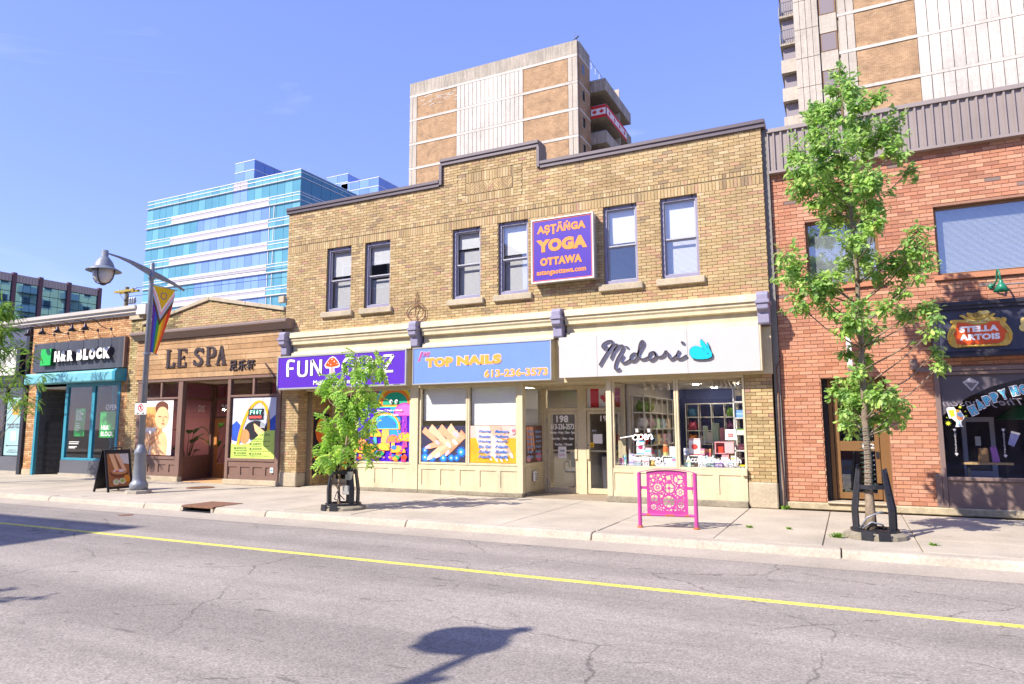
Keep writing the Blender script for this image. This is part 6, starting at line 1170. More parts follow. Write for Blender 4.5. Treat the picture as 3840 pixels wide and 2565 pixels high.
# ================================================================ TOWERS BEHIND
def brick_tex(name,c1,c2,mor,sc_=1.0):
    m=bpy.data.materials.new(name); m.use_nodes=True; t=m.node_tree; N=t.nodes; Lk=t.links; b=N['Principled BSDF']; b.inputs['Roughness'].default_value=.9
    g=N.new('ShaderNodeNewGeometry'); sp=N.new('ShaderNodeSeparateXYZ'); cb=N.new('ShaderNodeCombineXYZ'); ad=N.new('ShaderNodeMath'); ad.operation='ADD'
    Lk.new(g.outputs['Position'],sp.inputs[0]); Lk.new(sp.outputs[0],ad.inputs[0]); Lk.new(sp.outputs[1],ad.inputs[1]); Lk.new(ad.outputs[0],cb.inputs[0]); Lk.new(sp.outputs[2],cb.inputs[1])
    br=N.new('ShaderNodeTexBrick'); br.inputs['Scale'].default_value=1; br.inputs['Brick Width'].default_value=.24*sc_; br.inputs['Row Height'].default_value=.085*sc_; br.inputs['Mortar Size'].default_value=.008*sc_; br.inputs['Color1'].default_value=(*c1,1); br.inputs['Color2'].default_value=(*c2,1); br.inputs['Mortar'].default_value=(*mor,1); br.inputs['Bias'].default_value=0
    Lk.new(cb.outputs[0],br.inputs['Vector'])
    n=N.new('ShaderNodeTexNoise'); n.inputs['Scale'].default_value=1.1; n.inputs['Detail'].default_value=6; Lk.new(g.outputs['Position'],n.inputs['Vector'])
    r=N.new('ShaderNodeMapRange'); r.inputs[1].default_value=.3; r.inputs[2].default_value=.7; r.inputs[3].default_value=.78; r.inputs[4].default_value=1.2; Lk.new(n.outputs[0],r.inputs[0])
    mx=N.new('ShaderNodeMix'); mx.data_type='RGBA'; mx.blend_type='MULTIPLY'; mx.inputs[0].default_value=1; Lk.new(br.outputs[0],mx.inputs[6]); Lk.new(r.outputs[0],mx.inputs[7]); Lk.new(mx.outputs[2],b.inputs['Base Color']); return m
m_tb=brick_tex('tower_brick',rgb('#a88764'),rgb('#8f6f4f'),rgb('#b89c7a'))
m_pc=mat('precast_panel','#b5ab9c',.9,nz=.12,ns=6,gr=.18,gs=.35,streak=.12,bump=.2,bs=20)
m_pcw=mat('pale_precast','#c3bbaf',.9,nz=.12,ns=5,gr=.2,gs=.3,streak=.14,bump=.2,bs=20)
m_conc2=mat('stained_concrete','#a59b8b',.9,nz=.15,ns=4,gr=.25,gs=.3,streak=.35)
m_tdark=mat('tower_window','#20262c',.15,nz=.1)
# centre tower
k=.857
YT=60.0; X=lambda x:x*k; Z=lambda z:1.6+(z-1.6)*k
tw=thing('apartment_tower','tan brick and ribbed concrete apartment tower above the stepped parapet','building',(-32,66,0))
x0,x1=X(-48.93),X(-25.78); ztop=Z(46.05)
B('core',m_conc2,tw,x0+.05,x1-.05,YT+.25,YT+3.4,0,ztop-.1); B('core',m_conc2,tw,x0+.05,x1-3.0,YT+3.41,YT+16,0,ztop-.3)
B('parapet_band',m_conc2,tw,x0,x1,YT,YT+.24,Z(44.40),ztop)
fl=[Z(44.4-3.255*i) for i in range(14)]
cols=[(X(-48.93),X(-48.48),'r'),(X(-48.46),X(-47.82),'r'),(X(-47.80),X(-41.90),'b'),(X(-41.88),X(-32.70),'w'),(X(-32.68),X(-26.97),'b'),(X(-26.95),X(-26.42),'r'),(X(-26.40),X(-25.78),'r')]
for i in range(8):
    zt=fl[i]; zb=fl[i+1]; B('floor_band',m_pcw,tw,x0,x1,YT-.02,YT+.24,zt-.28,zt-.02)
    for a,b,t_ in cols:
        if t_=='b': B('brick_panel',m_tb,tw,a+.02,b-.02,YT+.03,YT+.24,zb,zt-.3)
        elif t_=='r': B('precast_panel',m_pc,tw,a+.015,b-.015,YT,YT+.24,zb+.02,zt-.3)
        else:
            n=16; wd=(b-a)/n
            for j in range(n): B('precast_panel',m_pcw,tw,a+j*wd+.025,a+(j+1)*wd-.025,YT,YT+.24,zb+.02,zt-.3)
# pale bricks left on the top left panel
mb=MB()
for i in range(26): 
    u=RND.uniform(X(-47.5),X(-42.2)); v=RND.uniform(Z(42.3),Z(43.9)); l=RND.uniform(.2,.7); mb.box(u,u+l,YT+.015,YT+.04,v,v+.07)
mb.build('pale_bricks',m_pcw,tw,kind='stuff')
# receding side: brick with slit windows, balconies beyond
xs=x1
sd=B('side_wall',m_tb,tw,xs-.04,xs+.1,YT+.26,YT+3.4,0,Z(44.35)); B('side_parapet',m_conc2,tw,xs-.04,xs+.12,YT+.26,YT+3.4,Z(44.38),ztop)
for i in range(8):
    zt=fl[i]; B('floor_band',m_pcw,tw,xs+.101,xs+.13,YT+.26,YT+3.4,zt-.24,zt-.02); wn=B('slit_window',m_pc,tw,xs+.101,xs+.13,YT+1.0,YT+1.75,zt-1.72,zt-.55); B('pane',m_tdark,wn,xs+.131,xs+.137,YT+1.06,YT+1.69,zt-1.66,zt-.6)
B('balcony_back_wall',m_tb,tw,xs-1.2,xs-1.1,YT+3.41,YT+16,0,ztop-1.0)
for i in range(8):
    zb=fl[i]-1.55-.9; by0,by1=YT+3.45,YT+12.5; bx=xs+1.75
    f=B('balcony_slab',m_conc2,tw,xs-1.1,bx,by0,by1,zb-.18,zb)
    B('balcony_front',m_conc2,tw,bx-.12,bx,by0,by1,zb+.001,zb+1.05); B('balcony_side',m_conc2,tw,xs+.05,bx-.121,by0,by0+.12,zb+.001,zb+1.05); B('balcony_side',m_conc2,tw,xs+.05,bx-.121,by1-.12,by1,zb+.001,zb+1.05); MB().tube([(xs+.05,by0+.06,zb+1.12),(bx-.06,by0+.06,zb+1.12),(bx-.06,by1,zb+1.12)],.03,5).build('handrail',m_lgrey,tw); B('balcony_divider',m_pc,tw,xs-1.0,bx-.13,YT+8.6,YT+8.75,zb+.001,zb+2.3)
B('balcony_roof',m_conc2,tw,xs-1.1,xs+1.6,YT+3.42,YT+12.0,Z(42.55),Z(42.75)); MB().box(xs-1.1,xs-.1,YT+12.6,YT+16,0,Z(41.5)).build('rear_wing',m_pc,tw)
for i in range(7):
    y=YT+3.5+i*1.3; MB().tube([(xs-.2,y,ztop-.7),(xs-.2,y,ztop+.1)],.03,5).build('roof_rail_post',m_lgrey,tw)
MB().tube([(xs-.2,YT+3.4,ztop+.1),(xs-.2,YT+12,ztop+.1)],.03,5).build('roof_rail',m_lgrey,tw)
B('rear_balcony',m_conc2,tw,xs+.2,xs+2.6,YT+14.2,YT+17.5,Z(36.0),Z(37.3))
for i in range(10): MB().tube([(xs+.3+i*.25,YT+14.2,Z(37.3)),(xs+.3+i*.25,YT+14.2,Z(38.7))],.025,4).build('baluster',m_lgrey,tw)
MB().tube([(xs+.2,YT+14.2,Z(38.7)),(xs+2.6,YT+14.2,Z(38.7)),(xs+2.6,YT+17.5,Z(38.7))],.04,5).build('handrail',m_lgrey,tw)
# flags hung along a balcony
t=thing('flag_bunting','string of red and white maple leaf flags along the tower balcony','flags',(xs+1.8,YT+7,fl[1]-2.4))
zb=fl[1]-1.55-.9+1.05; PB_=Plane((xs+1.78,0,0),(0,1,0),(0,0,1),(1,0,0)); PB2=Plane((0,YT+3.42,0),(1,0,0),(0,0,1),(0,-1,0))
for i in range(4):
    y=YT+3.5+i*1.75; f=rect(PB_,'flag',y,y+1.7,zb-1.3,zb+.0,.01,.02,rd,t); rect(PB_,'white_field',y+.02,y+1.68,zb-1.0,zb-.32,.031,.01,wf,f); shape(PB_,'maple_leaf',[(y+.85+.6*a,zb-.66+.55*b) for a,b in LEAF],.042,.01,rd,f)
f=rect(PB2,'flag',xs+.15,xs+1.75,zb-1.3,zb,.01,.02,rd,t); rect(PB2,'white_field',xs+.17,xs+1.73,zb-1.0,zb-.32,.031,.01,wf,f)
for u in (xs+.55,xs+1.3): shape(PB2,'maple_leaf',[(u+.5*a,zb-.66+.55*b) for a,b in LEAF],.042,.01,rd,f)
# mast and crow on the roof corner
t=thing('roof_mast','thin white mast on the corner of the centre tower roof','mast',(xs-.3,YT+.15,ztop)); MB().tube([(xs-.3,YT+.15,ztop),(xs-.3,YT+.15,ztop+1.05)],.035,6).build('mast',m_lgrey,t)
t=thing('crow','black crow perched at the corner of the centre tower roof','bird',(xs-.12,YT+.12,ztop)); bx,by,bz=xs-.05,YT+.12,ztop+.02
MB().tube([(bx-.22,by,bz+.16),(bx-.1,by,bz+.2),(bx+.04,by,bz+.27),(bx+.13,by,bz+.36),(bx+.2,by,bz+.40),(bx+.29,by,bz+.39)],[.02,.06,.085,.06,.05,.008],8).build('body',m_black,t,smooth=True); MB().hull([(bx-.35,by-.04,bz+.10),(bx-.35,by+.04,bz+.10),(bx-.15,by,bz+.18)],[(bx-.35,by-.04,bz+.08),(bx-.35,by+.04,bz+.08),(bx-.15,by,bz+.14)]).build('tail',m_black,t)
for s_ in (-.03,.03): MB().tube([(bx,by+s_,bz+.2),(bx+.01,by+s_,bz-.02)],.012,4).build('leg',m_black,t)
# right tower
Y2=48.0
t2=thing('apartment_tower','taller tan brick and pale concrete apartment tower behind the red building','building',(6,54,0))
B('core',m_conc2,t2,-1.8,26,Y2+.32,Y2+16,0,42)
st2=2.66; z0_=26.28
fl2=[z0_+st2*i for i in range(-7,7)]
for z in fl2:
    B('floor_band',m_pcw,t2,.82,26,Y2-.02,Y2+.3,z-.20,z)
    for a,b in ((.90,1.32),(1.36,1.80)): B('precast_panel',m_pc,t2,a,b,Y2,Y2+.3,z+.02,z+st2-.22)
    B('brick_panel',m_tb,t2,1.84,5.27,Y2+.04,Y2+.3,z+.005,z+st2-.205)
    for j in range(21): B('precast_panel',m_pcw,t2,5.30+j*.62,5.30+j*.62+.58,Y2,Y2+.3,z+.02,z+st2-.22)
    # recessed stair strip with louvred openings
    B('spandrel',m_pc,t2,-.28,.76,Y2+.18,Y2+.31,z-1.02,z+.28); wn=B('opening_frame',m_bronze,t2,-.28,.76,Y2+.22,Y2+.31,z+.285,z+st2-1.025); B('opening_panel',mat('grey_mauve_panel','#7a6f72',.6),wn,-.20,.68,Y2+.20,Y2+.219,z+.36,z+st2-1.1)
for z in [26.40+2.08*i for i in range(-6,6)]:
    for j in range(4): B('precast_panel',m_pc,t2,-1.85+j*.38,-1.85+j*.38+.355,Y2+.05,Y2+.31,z+.02,z+2.06) 
    B('balcony_slab',m_conc2,t2,-2.85,-1.86,Y2+1.0,Y2+9,z-.35,z-.18); B('balcony_front',m_pc,t2,-2.85,-1.86,Y2+.9,Y2+.99,z-.35,z+.60) if z<26.5 else MB().tube([(-2.8,Y2+.95,z+.75),(-1.9,Y2+.95,z+.75)],.03,5).build('handrail',m_lgrey,t2)
    B('balcony_front',m_pc,t2,-2.85,-2.76,Y2+1.0,Y2+9,z-.175,z+.55); B('painted_balcony_shade',mat('balcony_shade_tone','#8f878c',.9),t2,-2.7,-1.87,Y2+1.4,Y2+1.5,z-.17,z+1.7)  # the grey cross panel is coloured as the shade inside the balcony
    if z>26.5:
        for j in range(7): MB().tube([(-2.8+.15*j,Y2+.95,z-.2),(-2.8+.15*j,Y2+.95,z+.75)],.018,4).build('baluster',m_lgrey,t2)
# ================================================================ BLUE GLASS OFFICE
kb=.739; Yb=85.0; XB=lambda x:x*kb; ZB=lambda z:1.6+(z-1.6)*kb
bo=thing('glass_office','turquoise glass office block with white horizontal bands and roof plant rooms','building',(-100,95,0))
def skyglass(name,col,rough=.12): return mat(name,col,rough,metal=0,nz=.1,ns=.25,spec=.7)
g_teal=skyglass('teal_glass','#5690a0'); g_teal2=skyglass('teal_glass_pale','#6aa3b0'); g_peri=skyglass('periwinkle_glass','#7d9cd6'); g_peri2=skyglass('periwinkle_glass_dark','#6f8dcb'); g_deep=skyglass('deep_teal_glass','#35748c')
m_wband=mat('white_metal_band','#d3d2d6',.4,nz=.03,ns=.5); m_gband=mat('grey_metal_band','#a8a2a4',.45,nz=.03,ns=.5)
bx0,bx1=XB(-163.5),XB(-110.4); bt=ZB(61.1); sh=4.0
B('core',m_tdark,bo,bx0+.3,bx1-.3,Yb+.3,Yb+26,0,bt-.3)
ncol=22; cw=(bx1-bx0)/ncol
zf=[bt-.2-3.6]  # first window head-to-sill band
def hband(x0,x1,z0,z1,m,y=Yb-.06): B('band',m,bo,x0,x1,y,Yb+.28,z0,z1)
for r_ in range(10):
    zt=bt-r_*sh                       # top of storey: spandrel zone then window zone
    zs=zt-1.55; zw=zt-sh
    solid=(4,18) if 1<=r_ else None
    for c in range(ncol):
        a=bx0+c*cw; b=a+cw
        peri = (c in (13,14)) if r_==0 else (8+ (c>9)*0 <= c < 18 and r_>0)
        if r_==0 and c in (13,14): mspan=m_gband
        # spandrel
        if solid and solid[0]<=c<solid[1]: pass
        else: B('spandrel_panel',(g_teal2 if (c*7+r_)%5 else g_teal) if not (r_==0 and c in (13,14)) else m_gband,bo,a+.03,b-.03,Yb,Yb+.28,zs+.02,zt-.02)
        gm=(g_peri if (c+r_)%3 else g_peri2) if peri else (g_teal if (c*5+r_*3)%4 else g_teal2)
        B('window_pane',gm,bo,a+.03,b-.03,Yb+.02,Yb+.28,zw+.02,zs-.02)
    if solid:
        xa,xb=bx0+solid[0]*cw,bx0+solid[1]*cw
        hband(xa,xb,zs+1.08,zt-.0,m_wband,Yb-.08); hband(xa,xb,zs+.55,zs+1.07,m_gband,Yb-.02); hband(xa,xb,zs,zs+.54,m_wband,Yb-.08)
        for za in (zt-.12,zt-.62,zs+.02): 
            hband(bx0-.05,xa-.01,za,za+.12,m_wband); hband(xb+.01,bx1,za,za+.12,m_wband)
        for c in (18.1,18.7): B('mullion',m_wband,bo,bx0+c*cw,bx0+c*cw+.12,Yb-.08,Yb+.0,zw+.02,zs)
    else:
        for za in (zt-.16,zt-.8,zs): hband(bx0-.05,bx1,za,za+.14,m_wband)
    B('ledge',m_gband,bo,bx0-.4,bx1,Yb-.25,Yb-.09,zs-.12,zs-.01)
sx=bx1
for r_ in range(10):
    zt=bt-r_*sh; zs=zt-1.55; zw=zt-sh
    for c in range(9):
        a=Yb+.3+c*2.4; B('spandrel_panel',g_deep,bo,sx-.3,sx,a+.03,a+2.37,zs+.02,zt-.02); B('window_pane',g_deep,bo,sx-.3,sx-.02,a+.03,a+2.37,zw+.02,zs-.02)
    for za in (zt-.14,zt-.62,zs+.02): B('band',m_wband,bo,sx-.29,sx+.06,Yb+.3,Yb+22,za,za+.1)
def plant(x0,x1,y0,y1,z0,z1):
    p=B('plant_room',m_tdark,bo,x0+.1,x1-.1,y0+.1,y1-.1,z0,z1-.1); n=max(2,round((x1-x0)/2.3)); w_=(x1-x0)/n; nr=max(1,round((z1-z0)/1.7)); h_=(z1-z0)/nr
    for i in range(n):
        for j in range(nr): B('window_pane',g_peri if (i+j)%2 else g_peri2,p,x0+i*w_+.03,x0+(i+1)*w_-.03,y0,y0+.09,z0+j*h_+.03,z0+(j+1)*h_-.03)
    n2=max(2,round((y1-y0)/2.4)); w2=(y1-y0)/n2
    for i in range(n2):
        for j in range(nr): B('window_pane',g_peri2,p,x1-.09,x1,y0+i*w2+.03,y0+(i+1)*w2-.03,z0+j*h_+.03,z0+(j+1)*h_-.03)
    for j in range(nr+1): B('band',m_wband,p,x0-.02,x1+.04,y0-.05,y1,z0+j*h_-.06,z0+j*h_+.06)
plant(XB(-132.1),XB(-125.6),Yb+.2,Yb+12,bt+.02,ZB(66.1)); 
kk=(Yb+15)/135.0
plant(-120.4*kk,-113.4*kk,Yb+15,Yb+22,bt-2,1.6+65.6*kk); plant(-115.6*kk,-103.5*kk,Yb+15,Yb+27,bt-4,1.6+63.0*kk)
# ================================================================ BROWN OFFICE AT FAR LEFT
of=thing('brown_office','low office block with mirrored glass and purple brown piers at far left','building',(-90,45,0))
XO=-80.0
B('core',m_tdark,of,-110,XO-.35,20,51.2,0,17.9)
m_pp=mat('purple_pier','#5c4149',.6,nz=.08); m_rib2=mat('ribbed_cladding','#a49a94',.6,nz=.06,ns=3)
g_mir=mat('mirror_glass','#7fb4d0',.03,metal=.92,nz=.05,ns=.4)
ys=[22.5,26.5,30.5,34.5,38.1,41.5,44.2,47.3,50.9]
for a,b in zip(ys,ys[1:]):
    B('pier',m_pp,of,XO-.3,XO+.12,b-.35,b+.05,0,18.35)
    n=max(4,int((b-a)/.35))
    for i in range(n): B('cladding_panel',m_rib2,of,XO-.3,XO,a+.06+(b-a-.42)*i/n,a+.06+(b-a-.42)*(i+1)/n-.03,17.35,18.2)
    for r_ in range(8):
        for c in range(3): 
            ya=a+.06+(b-a-.42)*c/3; B('window_pane',g_mir,of,XO-.3,XO-.06,ya+.02,ya+(b-a-.42)/3-.02,17.3-1.02*(r_+1)+.03,17.3-1.02*r_-.03)
B('front_wall',m_rib2,of,-110,XO-.31,19.6,19.99,0,18)
# a block standing across from it so its mirror glass has something pale to reflect
rb=thing('cream_apartments','cream apartment block with grey windows hidden behind the shop roofs, seen only mirrored','building',(-45,2,0))
rb.location=(-45.5,63,0); BASE[rb.name]=Vector((-45.5,63,0))
B('wall',mat('cream_block','#c9bd9a',.8,nz=.08,gr=.08),rb,-48,-43,55,71,0,24.6)
for i in range(5):
    for j in range(8):
        if i in (1,3): bl=B('balcony',m_lgrey,rb,-49.2,-48.001,55.4+i*3.1,57.8+i*3.1,1.8+j*2.9,2.8+j*2.9)
        wn=B('window',m_white,rb,-48.06,-48.001,56+i*3.1,57.3+i*3.1,2.85+j*2.9,4.3+j*2.9); B('pane',m_tdark,wn,-48.08,-48.061,56.1+i*3.1,57.2+i*3.1,2.95+j*2.9,4.2+j*2.9)
# ================================================================ UTILITY POLE
t=thing('utility_pole','weathered wooden utility pole with yellowed double crossarm behind the tan shop','utility pole',(-44.3,30,0)); m_pole=mat('weathered_wood','#7d7058',.9,nz=.2,ns=8)
MB().tube([(-44.3,30,-.1),(-44.3,30,11.3)],[.2,.13],10).build('pole',m_pole,t); m_yw=mat('yellow_wood','#a08a3a',.8,nz=.2,ns=6)
for y in (29.82,30.18): MB().box(-45.35,-43.3,y-.06,y+.06,10.92,11.06).build('crossarm',m_yw,t)
for x in (-45.2,-44.8,-43.8,-43.4): MB().lathe([(.03,11.07),(.05,11.12),(.03,11.2)],x,30,8).build('insulator',m_lgrey,t)
MB().tube([(-44.3,29.85,10.3),(-43.75,29.8,10.9)],.03,5).tube([(-44.3,29.85,10.3),(-44.85,29.8,10.9)],.03,5).build('brace',m_lgrey,t)
for i in range(3): MB().lathe([(.09,10.05+.0),(.1,10.1),(.1,10.4),(.05,10.5)],-43.75+.22*i,29.9,8).build('cutout',m_lgrey,t)
MB().tube([(-44.2,29.9,10.15),(-43.1,29.9,10.2)],.03,5).build('equipment_arm',m_black,t)
for i,(z,x) in enumerate(((11.15,-43.4),(11.15,-43.8),(10.6,-44.2))):
    MB().tube([(x+(90*f_),30+22*f_*f_-4*f_,z+1.5*f_-6*f_*(1-f_)*.4) for f_ in [q/24 for q in range(25)]],.016,4).build('wire',m_black,t)
MB().tube([(-44.3,30,10.9),(-46.5,31,8.0)],.015,4).build('guy_wire',m_black,t)
# ================================================================ THE OTHER SIDE OF THE STREET (shadow and reflections)
def opp(label,x0,x1,h,col,yf=-5.6,depth=9,win='#39424a',rows=2):
    t=thing('opposite_building',label,'building',((x0+x1)/2,yf-depth/2,0)); m=mat('opp_'+col.lstrip('#'),col,.85,nz=.1,ns=5,gr=.12)
    B('wall',m,t,x0,x1,yf-depth,yf,0,h); B('coping',m_coping,t,x0-.05,x1+.05,yf-.3,yf+.08,h+.001,h+.12)
    B('sign_band',m_white,t,x0+.3,x1-.3,yf+.001,yf+.12,2.9,3.6)
    n=max(2,int((x1-x0)/2.2)); st=(x1-x0)/n
    for i in range(n):
        s_=B('shop_window',m_brown,t,x0+i*st+.15,x0+(i+1)*st-.15,yf+.001,yf+.05,.5,2.7); B('pane',m_tdark,s_,x0+i*st+.22,x0+(i+1)*st-.22,yf+.051,yf+.06,.6,2.6)
        for r_ in range(rows):
            z=4.2+r_*3.1
            if z+1.8<h: wn=B('window',m_white,t,x0+i*st+.5,x0+(i+1)*st-.5,yf+.001,yf+.05,z,z+1.7); B('pane',m_tdark,wn,x0+i*st+.57,x0+(i+1)*st-.57,yf+.051,yf+.06,z+.07,z+1.63)
opp('tall brown brick block across the street behind the camera, casting the left shadow',-46,-20.5,14.05,'#6e4a3a',rows=3)
opp('grey two storey shop row across the street, left of the camera',-20.3,-9.2,6.9,'#6d6a68',rows=1)
opp('red brick shop row directly across the street behind the camera',-9.0,1.5,7.3,'#7d4a3a',rows=1)
opp('cream stucco shop across the street right of the camera',1.7,10.5,6.7,'#a0937c',rows=1); opp('dark brick shop farthest right across the street',10.7,24,7.2,'#5d4438',rows=1)

# ================================================================ STREET LAMP, BANNER, SIGN
m_pst=mat('grey_lamp_paint','#7f848c',.45,metal=.15,nz=.08,ns=6,gr=.1,gs=2)
def street_lamp(label,x,y,d=1,banner=True):
    """pole at x,y; lamp arm towards -d*y (the roadway), banner arm the other way"""
    t=thing('street_lamp',label,'street lamp',(x,y,0),world=False)
    MB().lathe([(.30,0),(.30,.07),(.25,.08)],0,0,8).build('footing',m_conc,t)
    MB().lathe([(.21,.081),(.21,.22),(.19,.26),(.155,.30),(.15,.36),(.135,.95),(.15,.97),(.15,1.02),(.10,1.12),(.075,1.2)],0,0,20).build('base',m_pst,t,smooth=True)
    MB().lathe([(.075,1.2),(.054,5.3),(.054,5.42),(.075,5.43),(.075,5.55),(.058,5.56),(.058,5.82),(.045,5.86),(.02,5.87)],0,0,14).build('pole',m_pst,t,smooth=True)
    a=[(-.02,5.50,5.68),(-.3,5.60,5.74),(-.6,5.71,5.80),(-.9,5.785,5.835),(-1.2,5.825,5.85)]
    b=[(.02,5.48,5.66),(.25,5.46,5.60),(.5,5.42,5.52),(.75,5.36,5.43),(.98,5.28,5.33)]
    for nm,pr,w_ in (('lamp_arm',a,.028),('banner_arm',b,.024)):
        mb=MB()
        for p,q in zip(pr,pr[1:]): mb.hull([(-w_,d*p[0],p[1]),(w_,d*p[0],p[1]),(w_,d*p[0],p[2]),(-w_,d*p[0],p[2])],[(-w_,d*q[0],q[1]),(w_,d*q[0],q[1]),(w_,d*q[0],q[2]),(-w_,d*q[0],q[2])])
        mb.build(nm,m_pst,t,bevel=.008)
    ly=-d*1.27
    h=MB().lathe([(.03,5.90),(.075,5.895),(.08,5.73),(.10,5.72),(.115,5.70),(.19,5.60),(.225,5.50),(.24,5.47),(.30,5.44),(.39,5.385),(.385,5.375),(.25,5.42)],0,ly,24,cap=False).build('hood',m_pst,t,smooth=True)
    MB().lathe([(.235,5.42),(.24,5.34),(.215,5.22),(.15,5.12),(.06,5.075)],0,ly,20,cap=False).build('globe',mat('frosted_globe','#c9c6c0',.25,nz=.04),h,smooth=True)
    for i in range(4):
        g=i*math.pi/2+.5; MB().tube([(r_*math.cos(g),ly+r_*math.sin(g),z) for r_,z in ((.255,5.42),(.255,5.33),(.228,5.20),(.16,5.10),(.05,5.06))],.013,5).build('globe_rib',m_gn,h)
    MB().lathe([(.07,5.085),(.07,5.05),(.03,5.03)],0,ly,12).build('finial',m_gn,h)
    MB().lathe([(.085,3.46),(.085,3.52)],0,0,12).build('clamp',m_lgrey,t)
    if banner: MB().tube([(0,d*.02,3.49),(0,d*.30,3.50)],.012,5).build('lower_bracket',m_lgrey,t); MB().tube([(0,d*.05,5.30),(0,d*.75,5.26)],.012,5).build('upper_rod',m_lgrey,t); MB().tube([(0,d*.05,5.30),(0,d*.04,5.48)],.008,5).build('hanger',m_lgrey,t); MB().tube([(0,d*.72,5.27),(0,d*.74,5.40)],.008,5).build('hanger',m_lgrey,t)
    return t
street_lamp('grey street lamp with bell hood and curved arm beside the sandwich board',-16.0,11.48)
street_lamp('matching grey street lamp on the near kerb behind the camera',-6.45,-1.50,-1,False)
t=thing('banner_flag','rainbow progress pride banner hanging from the street lamp arm','flag',(-16,11.9,3.53))
cols_=['#5a2a9c','#2a56c4','#3a9c46','#e6cf1e','#e88a1e','#d83a26','#e0b91a','#f0e6e2','#e8a3a8','#9fc0dc','#7a5230','#33291f','#6a3a8a']
mats_=[mat('banner_%d'%i,c,.8,nz=.05,ns=20) for i,c in enumerate(cols_)]
def bcol(u,v):
    # u 0..1 across, v 0..1 from the top
    dd=v*1.74/.64; tip=(1-abs(2*u-1))   # chevron distance
    q=dd-tip*.92
    if q<0:
        r_=math.hypot((u-.5)*.64,(v*1.74-.22)); 
        return 12 if .075<r_<.095 else 6
    for th,c in ((.13,7),(.27,8),(.42,9),(.57,10),(.66,11)):
        if q<th: return c
    return min(5,int(u*6))
mb=MB(); nu,nv=48,120; vs_=[]
for j in range(nv+1):
    v=j/nv; ang=R(40)*max(0,v-.10)**1.1
    for i in range(nu+1):
        u=i/nu; wv=.02*math.sin(u*7+v*5)*v
        vs_.append((-16-.64*u*math.sin(ang)+wv,11.545+.64*u*math.cos(ang)*(1-.12*v)+.02*v,5.28-1.74*v-.02*u*(1-v)))
o=len(mb.v); mb.v+=vs_
for j in range(nv):
    for i in range(nu): mb.f.append((j*(nu+1)+i,j*(nu+1)+i+1,(j+1)*(nu+1)+i+1,(j+1)*(nu+1)+i)); mb.m.append(bcol((i+.5)/nu,(j+.5)/nv)); mb.t.append(None)
mb.build('cloth',mats_,t,smooth=True)
t=thing('parking_sign','small white no parking sign with red slashed circle on lamp pole','sign',(-15.95,11.36,1.94)); SN=FY(11.37)
s=rect(SN,'plate',-16.165,-15.725,1.945,2.225,0,.006,m_white,t); rdx=flat('#c8202a')
mb=MB()
for i in range(24):
    a,b=2*math.pi*i/24,2*math.pi*(i+1)/24; q=[(-15.945+r_*math.cos(x_),2.11+r_*.95*math.sin(x_)) for r_,x_ in ((.10,a),(.10,b),(.075,b),(.075,a))]; mb.hull([SN(*p,.0065) for p in q],[SN(*p,.0085) for p in q])
q=[(-16.02,2.165),(-16.005,2.18),(-15.87,2.055),(-15.885,2.04)]; mb.hull([SN(*p,.0067) for p in q],[SN(*p,.0087) for p in q]); mb.build('red_ring',rdx,s)
text(SN,'lettering','P',-15.975,-15.915,2.055,2.165,.0064,m_black,s,.0015,bold=.05)
for sgn in (-1,1): shape(SN,'arrow',[(-15.945+sgn*.15,1.975),(-15.945+sgn*.11,2.0),(-15.945+sgn*.11,1.985),(-15.945+sgn*.05,1.985),(-15.945+sgn*.05,1.965),(-15.945+sgn*.11,1.965),(-15.945+sgn*.11,1.95)],.0065,.002,m_black,s)
MB().tube([(-16.165,11.368,1.945),(-16.165,11.368,2.225)],.004,4).build('edge',m_black,s); MB().box(-15.97,-15.92,11.376,11.41,2.05,2.12).build('clip',m_lgrey,t)
# sandwich board
t=thing('sandwich_board','black folding sidewalk board with foot bath photo by street lamp','sign board',(-17.1,11.6,0)); m_plb=mat('black_plastic','#1b1a1f',.4,nz=.1)
ya,yb=11.22,11.92
def leaf_panel(sx,photo):
    xb,xt=-17.1+sx*.27,-17.1+sx*.03; pl=Plane((xb,ya,0),(0,1,0),(xt-xb,0,1.05),(sx*1.05,0,.27)); L_=math.hypot(xt-xb,1.05)
    f=MB()
    def bx(u0,u1,v0,v1,w0,w1): f.hull([pl(u0,v0,w0),pl(u1,v0,w0),pl(u1,v1,w0),pl(u0,v1,w0)],[pl(u0,v0,w1),pl(u1,v0,w1),pl(u1,v1,w1),pl(u0,v1,w1)])
    bx(0,.055,0,L_,0,.03); bx(.645,.70,0,L_,0,.03); bx(.055,.645,.07,.13,0,.03); bx(.055,.645,L_-.1,L_,0,.03); bx(.055,.645,.13,L_-.1,0,.012); f.build('frame',m_plb,t,bevel=.004)
    return pl,L_
pl,L_=leaf_panel(1,True); leaf_panel(-1,False)
MB().tube([(-17.1,11.42,1.05),(-17.1,11.42,1.10),(-17.1,11.72,1.10),(-17.1,11.72,1.05)],.018,6).build('handle',m_plb,t)
s=pbox(pl,'photo',.06,.64,.135,L_-.105,.013,.016,mat('warm_photo','#a8683a',.5,nz=.25,ns=7),t)
V=lambda a,b:(.06+.58*a,.135+(L_-.24)*b)
shape(pl,'towel',[V(.35,1),V(1,1),V(1,.66),V(.6,.72)],.0165,.001,flat('#d8cfc6'),s)
shape(pl,'bowl',ell(*V(.52,.40),.25,.12,20),.018,.001,flat('#7a3d22'),s); shape(pl,'water',ell(*V(.52,.45),.22,.075,20),.0195,.001,flat('#c98a52'),s); shape(pl,'petals',ell(*V(.5,.47),.16,.035,14),.021,.001,flat('#e6cfcf'),s); shape(pl,'petals',ell(*V(.42,.46),.06,.02,10),.0225,.001,flat('#c02f4a'),s)
